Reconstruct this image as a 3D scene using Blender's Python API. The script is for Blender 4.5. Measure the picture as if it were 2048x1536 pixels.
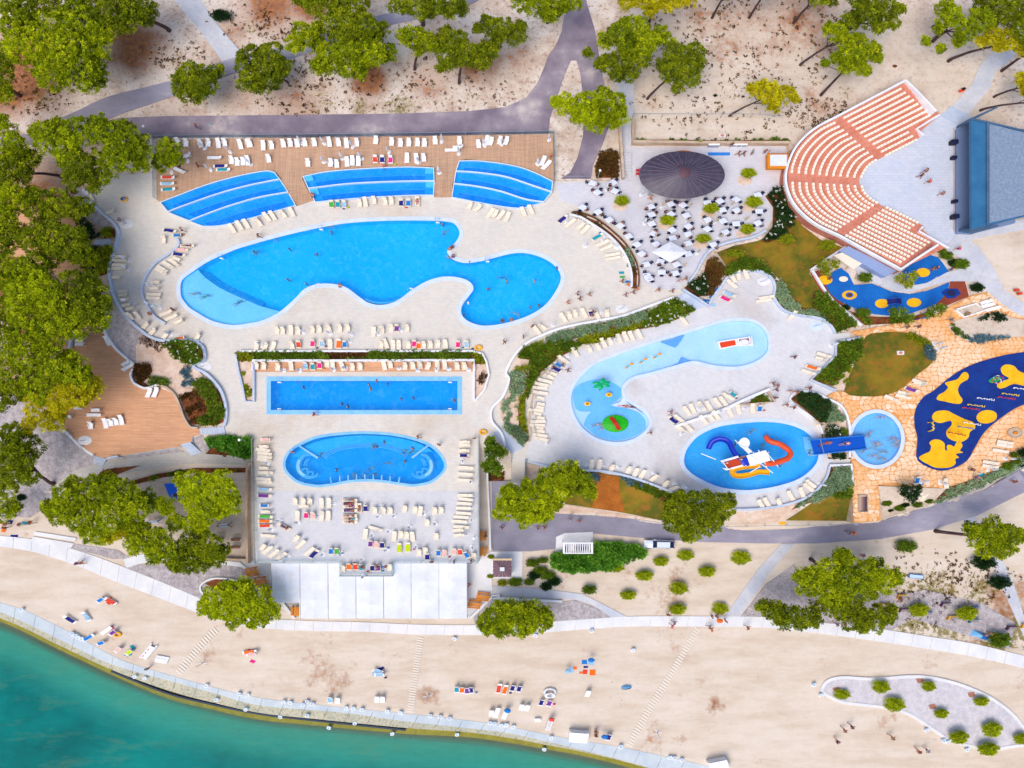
import bpy,bmesh,math,random,re
import numpy as np
from mathutils import Vector,Matrix
from mathutils.geometry import delaunay_2d_cdt
random.seed(7);rng=np.random.default_rng(7)
R_=math.radians
for o in list(bpy.data.objects): bpy.data.objects.remove(o)
sc=bpy.context.scene
COL=sc.collection
# ------------------------------------------------------------------ camera, light, exposure
CAMH=105.0;FPX=1560.0;TILT=R_(5.5)
cam_d=bpy.data.cameras.new('camera');cam=bpy.data.objects.new('camera',cam_d);COL.objects.link(cam)
cam.location=(0,0,CAMH);cam.rotation_euler=(TILT,0,0)
cam_d.sensor_width=36;cam_d.lens=FPX/2048*36;cam_d.clip_start=1;cam_d.clip_end=3000
sc.camera=cam
SUN_EL,SUN_AZ=62,215          # azimuth: compass direction the light comes from
w=bpy.data.worlds.new('World');sc.world=w;w.use_nodes=True
nt=w.node_tree;bg=nt.nodes['Background']
sky=nt.nodes.new('ShaderNodeTexSky');sky.sky_type='NISHITA';sky.sun_disc=False
sky.sun_elevation=R_(SUN_EL);sky.sun_rotation=R_(SUN_AZ);sky.air_density=1.0;sky.dust_density=3.0;sky.ozone_density=1.0
nt.links.new(sky.outputs[0],bg.inputs[0]);bg.inputs[1].default_value=0.15
sun_d=bpy.data.lights.new('sun','SUN');sun_d.energy=1.5;sun_d.angle=R_(38);sun_d.color=(1.0,0.93,0.84)
sun=bpy.data.objects.new('sun',sun_d);COL.objects.link(sun)
_a=R_(SUN_AZ);_e=R_(SUN_EL)
sdir=Vector((math.sin(_a)*math.cos(_e),math.cos(_a)*math.cos(_e),math.sin(_e)))
sun.rotation_euler=sdir.to_track_quat('Z','Y').to_euler()
sc.view_settings.view_transform='Standard';sc.view_settings.look='None'
sc.view_settings.gamma=1;sc.view_settings.use_curve_mapping=False
sc.view_settings.exposure=0.26
# ------------------------------------------------------------------ pixel of the photograph -> place on a level
CT,ST=math.cos(TILT),math.sin(TILT)
def P(px,py,z=0.0):
    dx=(px-1024)/FPX;dy=-(py-768)/FPX
    y=dy*CT + ST;zz=dy*ST - CT
    t=(z-CAMH)/zz
    return (t*dx,t*y)
def C(r,x,y):                      # crop r (1..16), crop coordinates -> photograph pixel
    x0=(0,500,1010,1528)[(r-1) % 4];y0=(0,380,760,1136)[(r-1)//4]
    return (x0+x/3.84,y0+y/3.84)
crest_px=[(-300,870),(0,870),(330,862),(500,880),(1000,880),(1100,935),(1260,955),(1400,1005),(1500,1022),(1600,1003),(1680,985),(1760,975),(1900,975),(2048,925),(2400,860)]
foot_px  =[(-300,1000),(0,1000),(330,950),(500,940),(1000,940),(1100,1020),(1260,1040),(1400,1050),(1500,1054),(1600,1054),(1680,1052),(1760,1042),(1900,1002),(2048,940),(2400,880)]
CR=np.array([P(a,b,0) for a,b in crest_px]);FT=np.array([P(a,b,-3) for a,b in foot_px])
Q0px=[(-300,1110),(-100,1170),(0,1205),(52,1222),(143,1266),(234,1316),(312,1342),(417,1372),(520,1396),(656,1412),(838,1430),(943,1442),(1010,1452),(1135,1477),(1244,1495),(1401,1529),(1530,1560),(1800,1640),(2300,1800)]
Q1px=[(-300,1130),(-100,1190),(0,1224),(60,1250),(125,1282),(224,1329),(351,1365),(430,1387),(520,1411),(682,1425),(812,1443),(943,1457),(1020,1467),(1135,1493),(1270,1527),(1330,1545),(1500,1590),(1780,1670),(2280,1830)]
Q2px=[(-300,1143),(-100,1202),(0,1236),(60,1262),(117,1290),(229,1342),(336,1381),(417,1403),(520,1426),(630,1438),(812,1456),(930,1464),(1020,1476),(1088,1489),(1166,1504),(1270,1529),(1480,1590),(1760,1680),(2260,1840)]
Q3px=[(-300,1153),(-100,1212),(0,1243),(60,1270),(117,1299),(229,1352),(330,1396),(417,1418),(520,1440),(630,1451),(812,1468),(930,1474),(1020,1486),(1088,1498),(1166,1512),(1270,1539),(1470,1600),(1750,1690),(2250,1850)]
SH=np.array([P(a,b,-3) for a,b in Q0px])
def H(x,y):
    yc=np.interp(x,CR[:,0],CR[:,1]);yf=np.interp(x,FT[:,0],FT[:,1])
    t=np.clip((yc-y)/np.maximum(yc-yf,1.0),0,1)
    h=-3.0*t
    ys=np.interp(x,SH[:,0],SH[:,1]) - 0.25
    s=np.clip((ys-y)/1.1,0,1)
    return h - 3.2*s
def G(px,py,dz=0.0):
    z=0.0
    for _ in range(6):
        x,y=P(px,py,z);z=float(H(x,y)) + dz
    return (x,y,z)
def cr(pts,closed=True,n=6):       # Catmull-Rom smoothing
    pts=[tuple(p[:2]) for p in pts];N=len(pts);out=[]
    rngi=range(N if closed else N-1)
    for i in rngi:
        g=(lambda k: pts[k % N]) if closed else (lambda k: pts[min(max(k,0),N-1)])
        p0,p1,p2,p3=g(i-1),g(i),g(i+1),g(i+2)
        for k in range(n):
            t=k/n;t2=t*t;t3=t2*t
            out.append(tuple(0.5*((2*p1[j])+(-p0[j]+p2[j])*t+(2*p0[j]-5*p1[j]+4*p2[j]-p3[j])*t2+(-p0[j]+3*p1[j]-3*p2[j]+p3[j])*t3) for j in (0,1)))
    if not closed: out.append(pts[-1])
    return out
def inside(poly,X,Y):
    poly=np.asarray(poly,float);X=np.asarray(X,float);Y=np.asarray(Y,float)
    c=np.zeros(X.shape,bool);n=len(poly);j=n-1
    for i in range(n):
        xi,yi=poly[i];xj,yj=poly[j]
        if yi != yj:
            c ^= ((yi > Y) != (yj > Y)) & (X < (xj-xi)*(Y-yi)/(yj-yi)+xi)
        j=i
    return c
def area(poly):
    return 0.5*sum(poly[i][0]*poly[(i+1)%len(poly)][1]-poly[(i+1)%len(poly)][0]*poly[i][1] for i in range(len(poly)))
def ccw(poly): return poly if area(poly) > 0 else poly[::-1]
def offset(poly,d):                  # outward for positive d
    poly=ccw(poly);n=len(poly);out=[]
    for i in range(n):
        a,b,c=poly[i-1],poly[i],poly[(i+1) % n]
        n1=Vector((b[1]-a[1],a[0]-b[0]));n2=Vector((c[1]-b[1],b[0]-c[0]))
        if n1.length > 1e-9: n1.normalize()
        if n2.length > 1e-9: n2.normalize()
        m=n1+n2
        if m.length < 1e-6: m=n1*2
        m=m*(2/max(m.length_squared,1.2));out.append((b[0]+m.x*d,b[1]+m.y*d))
    return out
# ------------------------------------------------------------------ materials
def lin(c):
    return tuple(((v/255)/12.92 if v/255 <= 0.04045 else ((v/255+0.055)/1.055)**2.4) for v in c)
class NT:
    def __init__(s,name):
        s.m=bpy.data.materials.new(name);s.m.use_nodes=True;s.t=s.m.node_tree
        s.b=s.t.nodes['Principled BSDF'];s.out=s.t.nodes['Material Output'];s.tc=None
    def n(s,typ,**kw):
        x=s.t.nodes.new(typ)
        for k,v in kw.items(): setattr(x,k,v)
        return x
    def l(s,a,b): s.t.links.new(a,b)
    def co(s):
        if not s.tc: s.tc=s.n('ShaderNodeTexCoord')
        return s.tc.outputs['Object']
    def map(s,scale=(1,1,1),rot=0):
        m=s.n('ShaderNodeMapping');s.l(s.co(),m.inputs[0]);m.inputs['Scale'].default_value=scale;m.inputs['Rotation'].default_value=(0,0,rot);return m.outputs[0]
    def noise(s,scale,detail=4,rough=0.6,vec=None,dist=0):
        x=s.n('ShaderNodeTexNoise');x.inputs['Scale'].default_value=scale;x.inputs['Detail'].default_value=detail
        x.inputs['Roughness'].default_value=rough;x.inputs['Distortion'].default_value=dist
        s.l(vec or s.co(),x.inputs['Vector']);return x.outputs['Fac']
    def ramp(s,fac,stops):
        r=s.n('ShaderNodeValToRGB');s.l(fac,r.inputs[0]);e=r.color_ramp.elements
        while len(e) < len(stops): e.new(0.5)
        for q,(p,c) in zip(e,stops): q.position=p;q.color=(*c,1) if len(c) == 3 else c
        return r.outputs[0]
    def mix(s,f,a,b,mode='MIX'):
        x=s.n('ShaderNodeMix',data_type='RGBA',blend_type=mode)
        for sock,v in ((x.inputs[0],f),(x.inputs[6],a),(x.inputs[7],b)):
            if hasattr(v,'is_linked') or hasattr(v,'links'): s.l(v,sock)
            elif isinstance(v,(int,float)): sock.default_value=v
            else: sock.default_value=(*v,1) if len(v) == 3 else v
        return x.outputs[2]
    def math(s,op,a,b=0.0,c=0.0):
        x=s.n('ShaderNodeMath',operation=op)
        for i,v in enumerate((a,b,c)):
            if hasattr(v,'links'): s.l(v,x.inputs[i])
            else: x.inputs[i].default_value=v
        return x.outputs[0]
    def bump(s,h,strength=0.3,dist=0.05):
        x=s.n('ShaderNodeBump');x.inputs['Strength'].default_value=strength;x.inputs['Distance'].default_value=dist
        s.l(h,x.inputs['Height']);s.l(x.outputs[0],s.b.inputs['Normal'])
    def fin(s,col,rough=0.8,spec=0.3):
        if hasattr(col,'links'): s.l(col,s.b.inputs['Base Color'])
        else: s.b.inputs['Base Color'].default_value=(*col,1)
        s.b.inputs['Roughness'].default_value=rough;s.b.inputs['Specular IOR Level'].default_value=spec
        return s.m
MC={}
def flat(name,rgb,rough=0.6,var=0.10,scale=3.0,metal=0):
    if name in MC: return MC[name]
    t=NT(name);c=lin(rgb)
    n=t.noise(scale,3)
    col=t.mix(n,tuple(v*(1-var) for v in c),tuple(min(1,v*(1+var)) for v in c))
    m=t.fin(col,rough);t.b.inputs['Metallic'].default_value=metal;MC[name]=m;return m
def two(name,c1,c2,scale,c3=None,scale2=40,lo=0.38,hi=0.62,rough=0.85,bump=0.2,amt3=0.4,vecscale=(1,1,1),rot=0):
    t=NT(name);v=t.map(vecscale,rot)
    n=t.noise(scale,6,0.65,v);col=t.ramp(n,[(lo,lin(c1)),(hi,lin(c2))])
    n2=t.noise(scale2,3,0.7,v)
    if c3: col=t.mix(t.math('MULTIPLY',t.ramp(n2,[(0.5,(0,0,0)),(0.66,(1,1,1))]),amt3),col,lin(c3))
    else: col=t.mix(0.35,col,t.ramp(n2,[(0.3,(0.75,)*3),(0.7,(1.2,)*3)]),'MULTIPLY')
    t.bump(n2,bump,0.04);m=t.fin(col,rough);MC[name]=m;return m
def paving(name,c1,c2,stain,tile=(0.5,0.25),rot=0,joint=0.93,stain_lo=0.52,jw=0.02):
    t=NT(name);v=t.map((1,1,1),rot)
    br=t.n('ShaderNodeTexBrick');t.l(v,br.inputs['Vector']);br.inputs['Scale'].default_value=1
    br.inputs['Brick Width'].default_value=tile[0];br.inputs['Row Height'].default_value=tile[1]
    br.inputs['Mortar Size'].default_value=jw;br.inputs['Mortar Smooth'].default_value=0.3
    br.inputs['Color1'].default_value=(*lin(c1),1);br.inputs['Color2'].default_value=(*lin(c2),1)
    br.inputs['Mortar'].default_value=(*[x*joint*joint for x in lin(c2)],1)
    n=t.noise(0.07,5,0.6);col=t.mix(t.math('MULTIPLY',t.ramp(n,[(stain_lo,(0,0,0)),(stain_lo+0.16,(1,1,1))]),0.6),br.outputs['Color'],lin(stain),'MULTIPLY')
    n3=t.noise(1.3,6,0.7);col=t.mix(0.5,col,t.ramp(n3,[(0.3,(0.87,0.86,0.85)),(0.7,(1.06,1.06,1.06))]),'MULTIPLY')
    n4=t.noise(0.25,3,0.6);col=t.mix(0.45,col,t.ramp(n4,[(0.35,(0.9,0.92,0.96)),(0.65,(1.04,1.01,0.97))]),'MULTIPLY')
    m=t.fin(col,0.75,0.25);MC[name]=m;return m
def planks(name,c1,c2,rot=0,width=0.14,length=3.2):
    t=NT(name);v=t.map((1,1,1),rot)
    br=t.n('ShaderNodeTexBrick');t.l(v,br.inputs['Vector']);br.inputs['Scale'].default_value=1
    br.inputs['Brick Width'].default_value=length;br.inputs['Row Height'].default_value=width
    br.inputs['Mortar Size'].default_value=0.008;br.inputs['Color1'].default_value=(*lin(c1),1);br.inputs['Color2'].default_value=(*lin(c2),1)
    br.inputs['Mortar'].default_value=(*[x*0.4 for x in lin(c1)],1);br.offset=0.37
    v2=t.map((0.5,7,1) ,rot);n=t.noise(1.2,6,0.7,v2)
    col=t.mix(0.75,br.outputs['Color'],t.ramp(n,[(0.3,(0.72,0.7,0.68)),(0.7,(1.2,1.18,1.16))]),'MULTIPLY')
    n3=t.noise(0.12,3);col=t.mix(0.5,col,t.ramp(n3,[(0.35,(0.85,0.85,0.87)),(0.65,(1.1,1.08,1.05))]),'MULTIPLY')
    m=t.fin(col,0.7);MC[name]=m;return m
paving('deck_paving',(221,215,207),(214,208,200),(232,212,190))
paving('terrace_paving',(212,212,216),(206,206,210),(224,216,208),tile=(0.5,0.25),stain_lo=0.62)
paving('kid_paving',(218,218,222),(211,210,214),(230,218,206),rot=R_(30))
paving('patio_paving',(214,214,222),(208,207,216),(228,220,214))
paving('stage_paving',(204,210,224),(196,203,219),(222,220,220),tile=(0.8,0.4))
paving('path_paving',(200,196,190),(190,184,178),(222,208,190),tile=(0.4,0.2))
planks('wood_deck',(204,168,140),(190,152,124),rot=R_(90))
planks('wood_deck_west',(220,170,132),(208,154,118),rot=0)
two('concrete_slab',(216,217,221),(230,228,228),0.5,None,14,bump=0.1)
two('quay_concrete',(184,196,206),(202,210,214),0.5,(176,180,176),8,bump=0.1)
two('quay_low',(176,176,158),(196,190,166),0.5,(130,120,86),3,bump=0.1,amt3=0.7)
two('algae_ledge',(168,144,30),(190,164,50),0.8,(84,80,34),4,bump=0.1)
two('gravel_grey',(164,154,156),(196,188,190),1.5,(92,84,90),9,bump=0.5,amt3=0.7)
two('gravel_light',(196,192,198),(216,210,214),1.5,(156,148,158),9,bump=0.5,amt3=0.6)
two('gravel_warm',(206,176,154),(226,206,190),0.6,(176,120,90),7,bump=0.4)
two('concrete_path',(188,192,204),(206,206,212),0.35,(184,168,150),2.2,bump=0.1,amt3=0.35)
two('mulch',(90,48,20),(134,74,30),1.5,(58,32,18),9,bump=0.6)
two('lawn',(84,88,14),(136,112,22),0.16,(160,96,36),0.9,bump=0.3,amt3=0.6,lo=.42,hi=.58)
two('lawn_orange',(150,84,20),(176,104,34),0.5,(120,60,16),5,bump=0.3,amt3=0.6)
two('sand_yard',(196,178,160),(212,196,180),0.25,(170,140,116),1.6,bump=0.2)
two('flagstone',(238,206,170),(232,170,104),0.12,(238,214,186),1.5,bump=0.2,amt3=0.5,lo=0.42,hi=0.6)
two('flag_joint',(214,160,104),(222,148,80),0.2,(190,120,60),3,bump=0.2)
two('wall_white',(222,224,232),(236,236,240),0.8,None,10,bump=0.05)
two('wall_blue',(178,192,214),(198,206,222),0.8,None,10,bump=0.05)
two('stone_wall',(186,160,136),(206,184,162),0.8,(150,124,104),6,bump=0.3)
two('terracotta',(202,124,102),(213,140,117),0.7,(152,76,60),4,bump=0.1)
two('roof_gravel',(118,136,160),(142,158,180),3,(92,108,134),12,bump=0.3,amt3=0.6)
two('roof_blue',(40,98,142),(54,112,154),0.4,None,10,bump=0.05,rough=0.5)
two('facade_blue',(64,92,124),(80,108,138),0.4,None,10,bump=0.05)
two('rubber_blue',(8,92,176),(16,108,192),0.35,(10,76,150),3,bump=0.1,amt3=0.3)
two('rubber_navy',(10,42,118),(14,54,136),0.35,(16,66,150),3,bump=0.1,amt3=0.3)
two('rubber_yellow',(236,176,16),(244,190,28),0.5,(226,148,14),1.2,bump=0.1,amt3=0.5)
two('rubber_red',(132,58,40),(146,68,50),0.5,None,8,bump=0.1)
two('canvas_white',(214,218,230),(228,231,239),0.35,(214,204,188),1.2,bump=0.05,amt3=0.35)
two('bark',(62,44,46),(88,66,64),2,None,12,bump=0.5,vecscale=(1,1,0.3))
two('rock',(120,96,84),(176,150,130),2,(82,64,60),6,bump=0.5)
flat('frame_cream',(228,219,204));flat('sling_cream',(235,222,202));flat('sling_white',(240,240,242));flat('frame_white',(238,238,240))
flat('metal',(170,178,190),0.4,metal=0.6);flat('black',(22,22,28));flat('navy',(26,30,72));flat('white',(240,240,242))
flat('wood_orange',(214,130,20));flat('tan_canvas',(206,182,142));flat('cloth_white',(228,232,244));flat('tyre',(20,20,22))
flat('rail_blue',(120,158,180),0.4);flat('shadow_gap',(40,56,78));flat('hutroof',(116,88,98));flat('cap_pale',(222,222,226))
# asphalt with pale worn patches
t=NT('asphalt');n=t.noise(0.11,6,0.6,t.map((0.6,1.4,1)));n2=t.noise(14,3);n3=t.noise(0.6,6,0.65)
c=t.ramp(n,[(0.38,lin((134,130,146))),(0.56,lin((156,152,170))),(0.70,lin((196,188,190)))])
c=t.mix(0.5,c,t.ramp(n2,[(0.3,(0.8,)*3),(0.7,(1.18,)*3)]),'MULTIPLY');c=t.mix(0.6,c,t.ramp(n3,[(0.3,(0.82,0.81,0.82)),(0.7,(1.12,1.12,1.1))]),'MULTIPLY')
MC['asphalt']=t.fin(c,0.85)
t=NT('asphalt_dark');n=t.noise(0.16,6,0.6);n2=t.noise(14,3)
c=t.ramp(n,[(0.40,lin((122,110,126))),(0.56,lin((150,138,150))),(0.68,lin((196,184,182)))])
c=t.mix(0.5,c,t.ramp(n2,[(0.3,(0.8,)*3),(0.7,(1.18,)*3)]),'MULTIPLY');MC['asphalt_dark']=t.fin(c,0.85)
# terrain: pale rocky ground / beach sand / needle litter / weeds, chosen by a mask stored on the sheet
t=NT('ground')
at=t.n('ShaderNodeAttribute',attribute_name='gmask');sp=t.n('ShaderNodeSeparateColor');t.l(at.outputs['Color'],sp.inputs[0])
n1=t.noise(0.22,8,0.7);n2=t.noise(1.6,8,0.75);n3=t.noise(7.0,4,0.7);n4=t.noise(0.06,4,0.6)
rocky=t.ramp(n1,[(0.30,lin((166,140,126))),(0.45,lin((204,184,168))),(0.60,lin((228,218,208)))])
rocky=t.mix(t.ramp(n2,[(0.36,(1,1,1)),(0.47,(0,0,0))]),rocky,lin((150,112,96)))
rocky=t.mix(t.math('MULTIPLY',t.ramp(n3,[(0.60,(0,0,0)),(0.68,(1,1,1))]),0.55),rocky,lin((96,74,72)))
sandn=t.noise(0.5,5,0.65,t.map((0.35,1.5,1),R_(-8)))
sand=t.ramp(sandn,[(0.35,lin((208,191,172))),(0.52,lin((217,203,187))),(0.68,lin((222,210,197)))])
sand=t.mix(0.5,sand,t.ramp(n2,[(0.35,(0.93,0.91,0.89)),(0.6,(1.02,1.02,1.02))]),'MULTIPLY')
sand=t.mix(0.35,sand,t.ramp(n4,[(0.38,(0.92,0.86,0.82)),(0.6,(1.02,1.02,1.02))]),'MULTIPLY')
# rake marks of the beach cleaner
wv=t.n('ShaderNodeTexWave',wave_type='RINGS',rings_direction='Z');wv.inputs['Scale'].default_value=0.55;wv.inputs['Distortion'].default_value=9;wv.inputs['Detail'].default_value=3;wv.inputs['Detail Scale'].default_value=0.25
t.l(t.map((0.06,0.16,1)),wv.inputs['Vector'])
sand=t.mix(0.22,sand,t.ramp(wv.outputs['Fac'],[(0.0,(0.90,0.88,0.86)),(0.35,(1,1,1))]),'MULTIPLY')
base=t.mix(sp.outputs[2],rocky,sand)
litc=t.ramp(n2,[(0.35,lin((92,52,30))),(0.55,lin((158,94,46))),(0.7,lin((196,130,72)))])
lf=t.math('ADD',sp.outputs[0],t.math('MULTIPLY',t.math('SUBTRACT',n2,0.5),1.6));lf=t.math('ADD',lf,t.math('MULTIPLY',t.math('SUBTRACT',n1,0.5),2.4))
base=t.mix(t.ramp(lf,[(0.30,(0,0,0)),(0.9,(0.92,0.92,0.92))]),base,litc)
grc=t.ramp(n3,[(0.35,lin((86,84,30))),(0.6,lin((134,122,52)))])
gf=t.math('ADD',sp.outputs[1],t.math('MULTIPLY',t.math('SUBTRACT',n2,0.5),2.6));base=t.mix(t.ramp(gf,[(0.42,(0,0,0)),(0.6,(0.85,0.85,0.85))]),base,grc)
t.bump(n3,0.4,0.06);MC['ground']=t.fin(base,0.95,0.1)
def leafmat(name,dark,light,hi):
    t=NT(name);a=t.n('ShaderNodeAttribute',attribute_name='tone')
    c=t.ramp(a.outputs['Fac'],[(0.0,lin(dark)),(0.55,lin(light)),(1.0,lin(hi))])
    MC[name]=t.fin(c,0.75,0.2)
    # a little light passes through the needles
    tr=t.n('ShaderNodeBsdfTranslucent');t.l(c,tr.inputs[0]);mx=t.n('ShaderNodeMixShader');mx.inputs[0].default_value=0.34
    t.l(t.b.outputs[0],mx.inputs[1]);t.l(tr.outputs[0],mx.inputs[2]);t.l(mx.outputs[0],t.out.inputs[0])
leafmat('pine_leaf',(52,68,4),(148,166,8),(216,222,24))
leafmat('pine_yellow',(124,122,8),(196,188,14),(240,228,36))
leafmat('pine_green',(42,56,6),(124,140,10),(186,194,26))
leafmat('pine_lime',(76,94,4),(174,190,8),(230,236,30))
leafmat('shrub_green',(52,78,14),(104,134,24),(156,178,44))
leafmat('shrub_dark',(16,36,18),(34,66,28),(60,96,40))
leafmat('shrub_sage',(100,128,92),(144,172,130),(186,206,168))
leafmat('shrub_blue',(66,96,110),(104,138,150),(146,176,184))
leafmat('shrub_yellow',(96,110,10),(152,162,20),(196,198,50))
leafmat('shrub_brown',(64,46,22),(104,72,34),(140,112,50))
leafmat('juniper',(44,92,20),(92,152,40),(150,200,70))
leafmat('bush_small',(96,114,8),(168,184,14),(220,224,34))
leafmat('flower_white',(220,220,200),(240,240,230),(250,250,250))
def water(name,tint,body,fac,wscale=1.4,bs=0.12):
    t=NT(name);t.t.nodes.remove(t.b)
    tr=t.n('ShaderNodeBsdfTransparent');tr.inputs[0].default_value=(*tint,1)
    df=t.n('ShaderNodeBsdfDiffuse');v_=t.noise(1.1,6,0.72,dist=1.2);lb=lin(body);t.l(t.ramp(v_,[(0.30,tuple(x*.93 for x in lb)),(0.5,lb),(0.70,tuple(min(1,x*1.1+.12) for x in lb))]),df.inputs[0])
    gl=t.n('ShaderNodeBsdfGlossy');gl.inputs['Roughness'].default_value=0.08
    n=t.noise(wscale,4,0.6);bp=t.n('ShaderNodeBump');bp.inputs['Strength'].default_value=bs;bp.inputs['Distance'].default_value=0.05;t.l(n,bp.inputs['Height']);t.l(bp.outputs[0],gl.inputs['Normal'])
    nn=t.noise(wscale*1.7,6,0.7,dist=0.8);ff=t.math('ADD',fac-0.1,t.math('MULTIPLY',nn,0.28))
    m1=t.n('ShaderNodeMixShader');t.l(ff,m1.inputs[0]);t.l(tr.outputs[0],m1.inputs[1]);t.l(df.outputs[0],m1.inputs[2])
    fr=t.n('ShaderNodeFresnel');fr.inputs[0].default_value=1.2
    m2=t.n('ShaderNodeMixShader');t.l(fr.outputs[0],m2.inputs[0]);t.l(m1.outputs[0],m2.inputs[1]);t.l(gl.outputs[0],m2.inputs[2])
    t.l(m2.outputs[0],t.out.inputs[0]);MC[name]=t.m
water('water_deep',(0.74,0.985,1.0),(20,182,255),0.26)
water('water_tier',(0.5,0.92,1.0),(30,170,250),0.25,2.2)
water('water_shallow',(0.96,0.99,1.0),(170,218,255),0.2)
water('water_oval',(0.75,0.95,1.0),(60,186,255),0.25)
two('tile_deep',(0,186,255),(40,200,255),0.08,(70,200,255),3,amt3=0.15,bump=0.0)
two('tile_lap',(0,150,250),(0,162,252),0.08,(30,176,252),3,amt3=0.15,bump=0.0)
two('tile_mid',(20,140,226),(40,156,236),0.3,(80,180,246),4,amt3=0.3,bump=0.0)
two('tile_oval',(50,180,252),(84,194,255),0.2,(110,200,246),4,amt3=0.3,bump=0.0)
two('tile_pale',(184,224,252),(200,232,255),0.3,(206,234,252),5,amt3=0.3,bump=0.0)
two('coping',(196,212,238),(208,222,242),0.8,None,10,bump=0.0)
two('coping_blue',(120,186,240),(140,198,244),0.8,None,10,bump=0.0)
# sea: turquoise, murkier with depth (depth stored on the sheet), dark weed patches
t=NT('sea');t.t.nodes.remove(t.b)
a=t.n('ShaderNodeAttribute',attribute_name='depth');n=t.noise(0.045,6,0.62,t.map((1,1.5,1),R_(20)));n2=t.noise(0.25,6,0.7,t.map((0.5,1.5,1),R_(15)))
c=t.ramp(n,[(0.36,lin((0,94,92))),(0.50,lin((0,114,110))),(0.66,lin((0,130,122)))])
c=t.mix(t.ramp(a.outputs['Fac'],[(0.3,(1,1,1)),(1.0,(0,0,0))]),c,lin((60,152,132)))
nr=t.noise(1.1,5,0.75,t.map((0.5,1.8,1),R_(12)));c=t.mix(0.5,c,t.ramp(nr,[(0.35,(0.86,)*3),(0.65,(1.14,)*3)]),'MULTIPLY')
c=t.mix(t.math('MULTIPLY',t.ramp(n2,[(0.54,(0,0,0)),(0.72,(1,1,1))]),0.25),c,lin((110,140,96)))
tr=t.n('ShaderNodeBsdfTransparent');tr.inputs[0].default_value=(0.88,0.93,0.86,1);df=t.n('ShaderNodeBsdfDiffuse');t.l(c,df.inputs[0])
m1=t.n('ShaderNodeMixShader');t.l(t.ramp(a.outputs['Fac'],[(0.0,(0.08,)*3),(0.12,(0.16,)*3),(0.24,(0.72,)*3),(0.6,(1,1,1))]),m1.inputs[0]);t.l(tr.outputs[0],m1.inputs[1]);t.l(df.outputs[0],m1.inputs[2])
gl=t.n('ShaderNodeBsdfGlossy');gl.inputs['Roughness'].default_value=0.3;nb=t.noise(0.9,6,0.65,t.map((0.6,1.6,1),R_(12)));bp=t.n('ShaderNodeBump');bp.inputs['Strength'].default_value=0.35;bp.inputs['Distance'].default_value=0.12;t.l(nb,bp.inputs['Height']);t.l(bp.outputs[0],gl.inputs['Normal'])
fr=t.n('ShaderNodeFresnel');fr.inputs[0].default_value=1.10;m2=t.n('ShaderNodeMixShader');t.l(fr.outputs[0],m2.inputs[0]);t.l(m1.outputs[0],m2.inputs[1]);t.l(gl.outputs[0],m2.inputs[2])
t.l(m2.outputs[0],t.out.inputs[0]);MC['sea']=t.m
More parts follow.
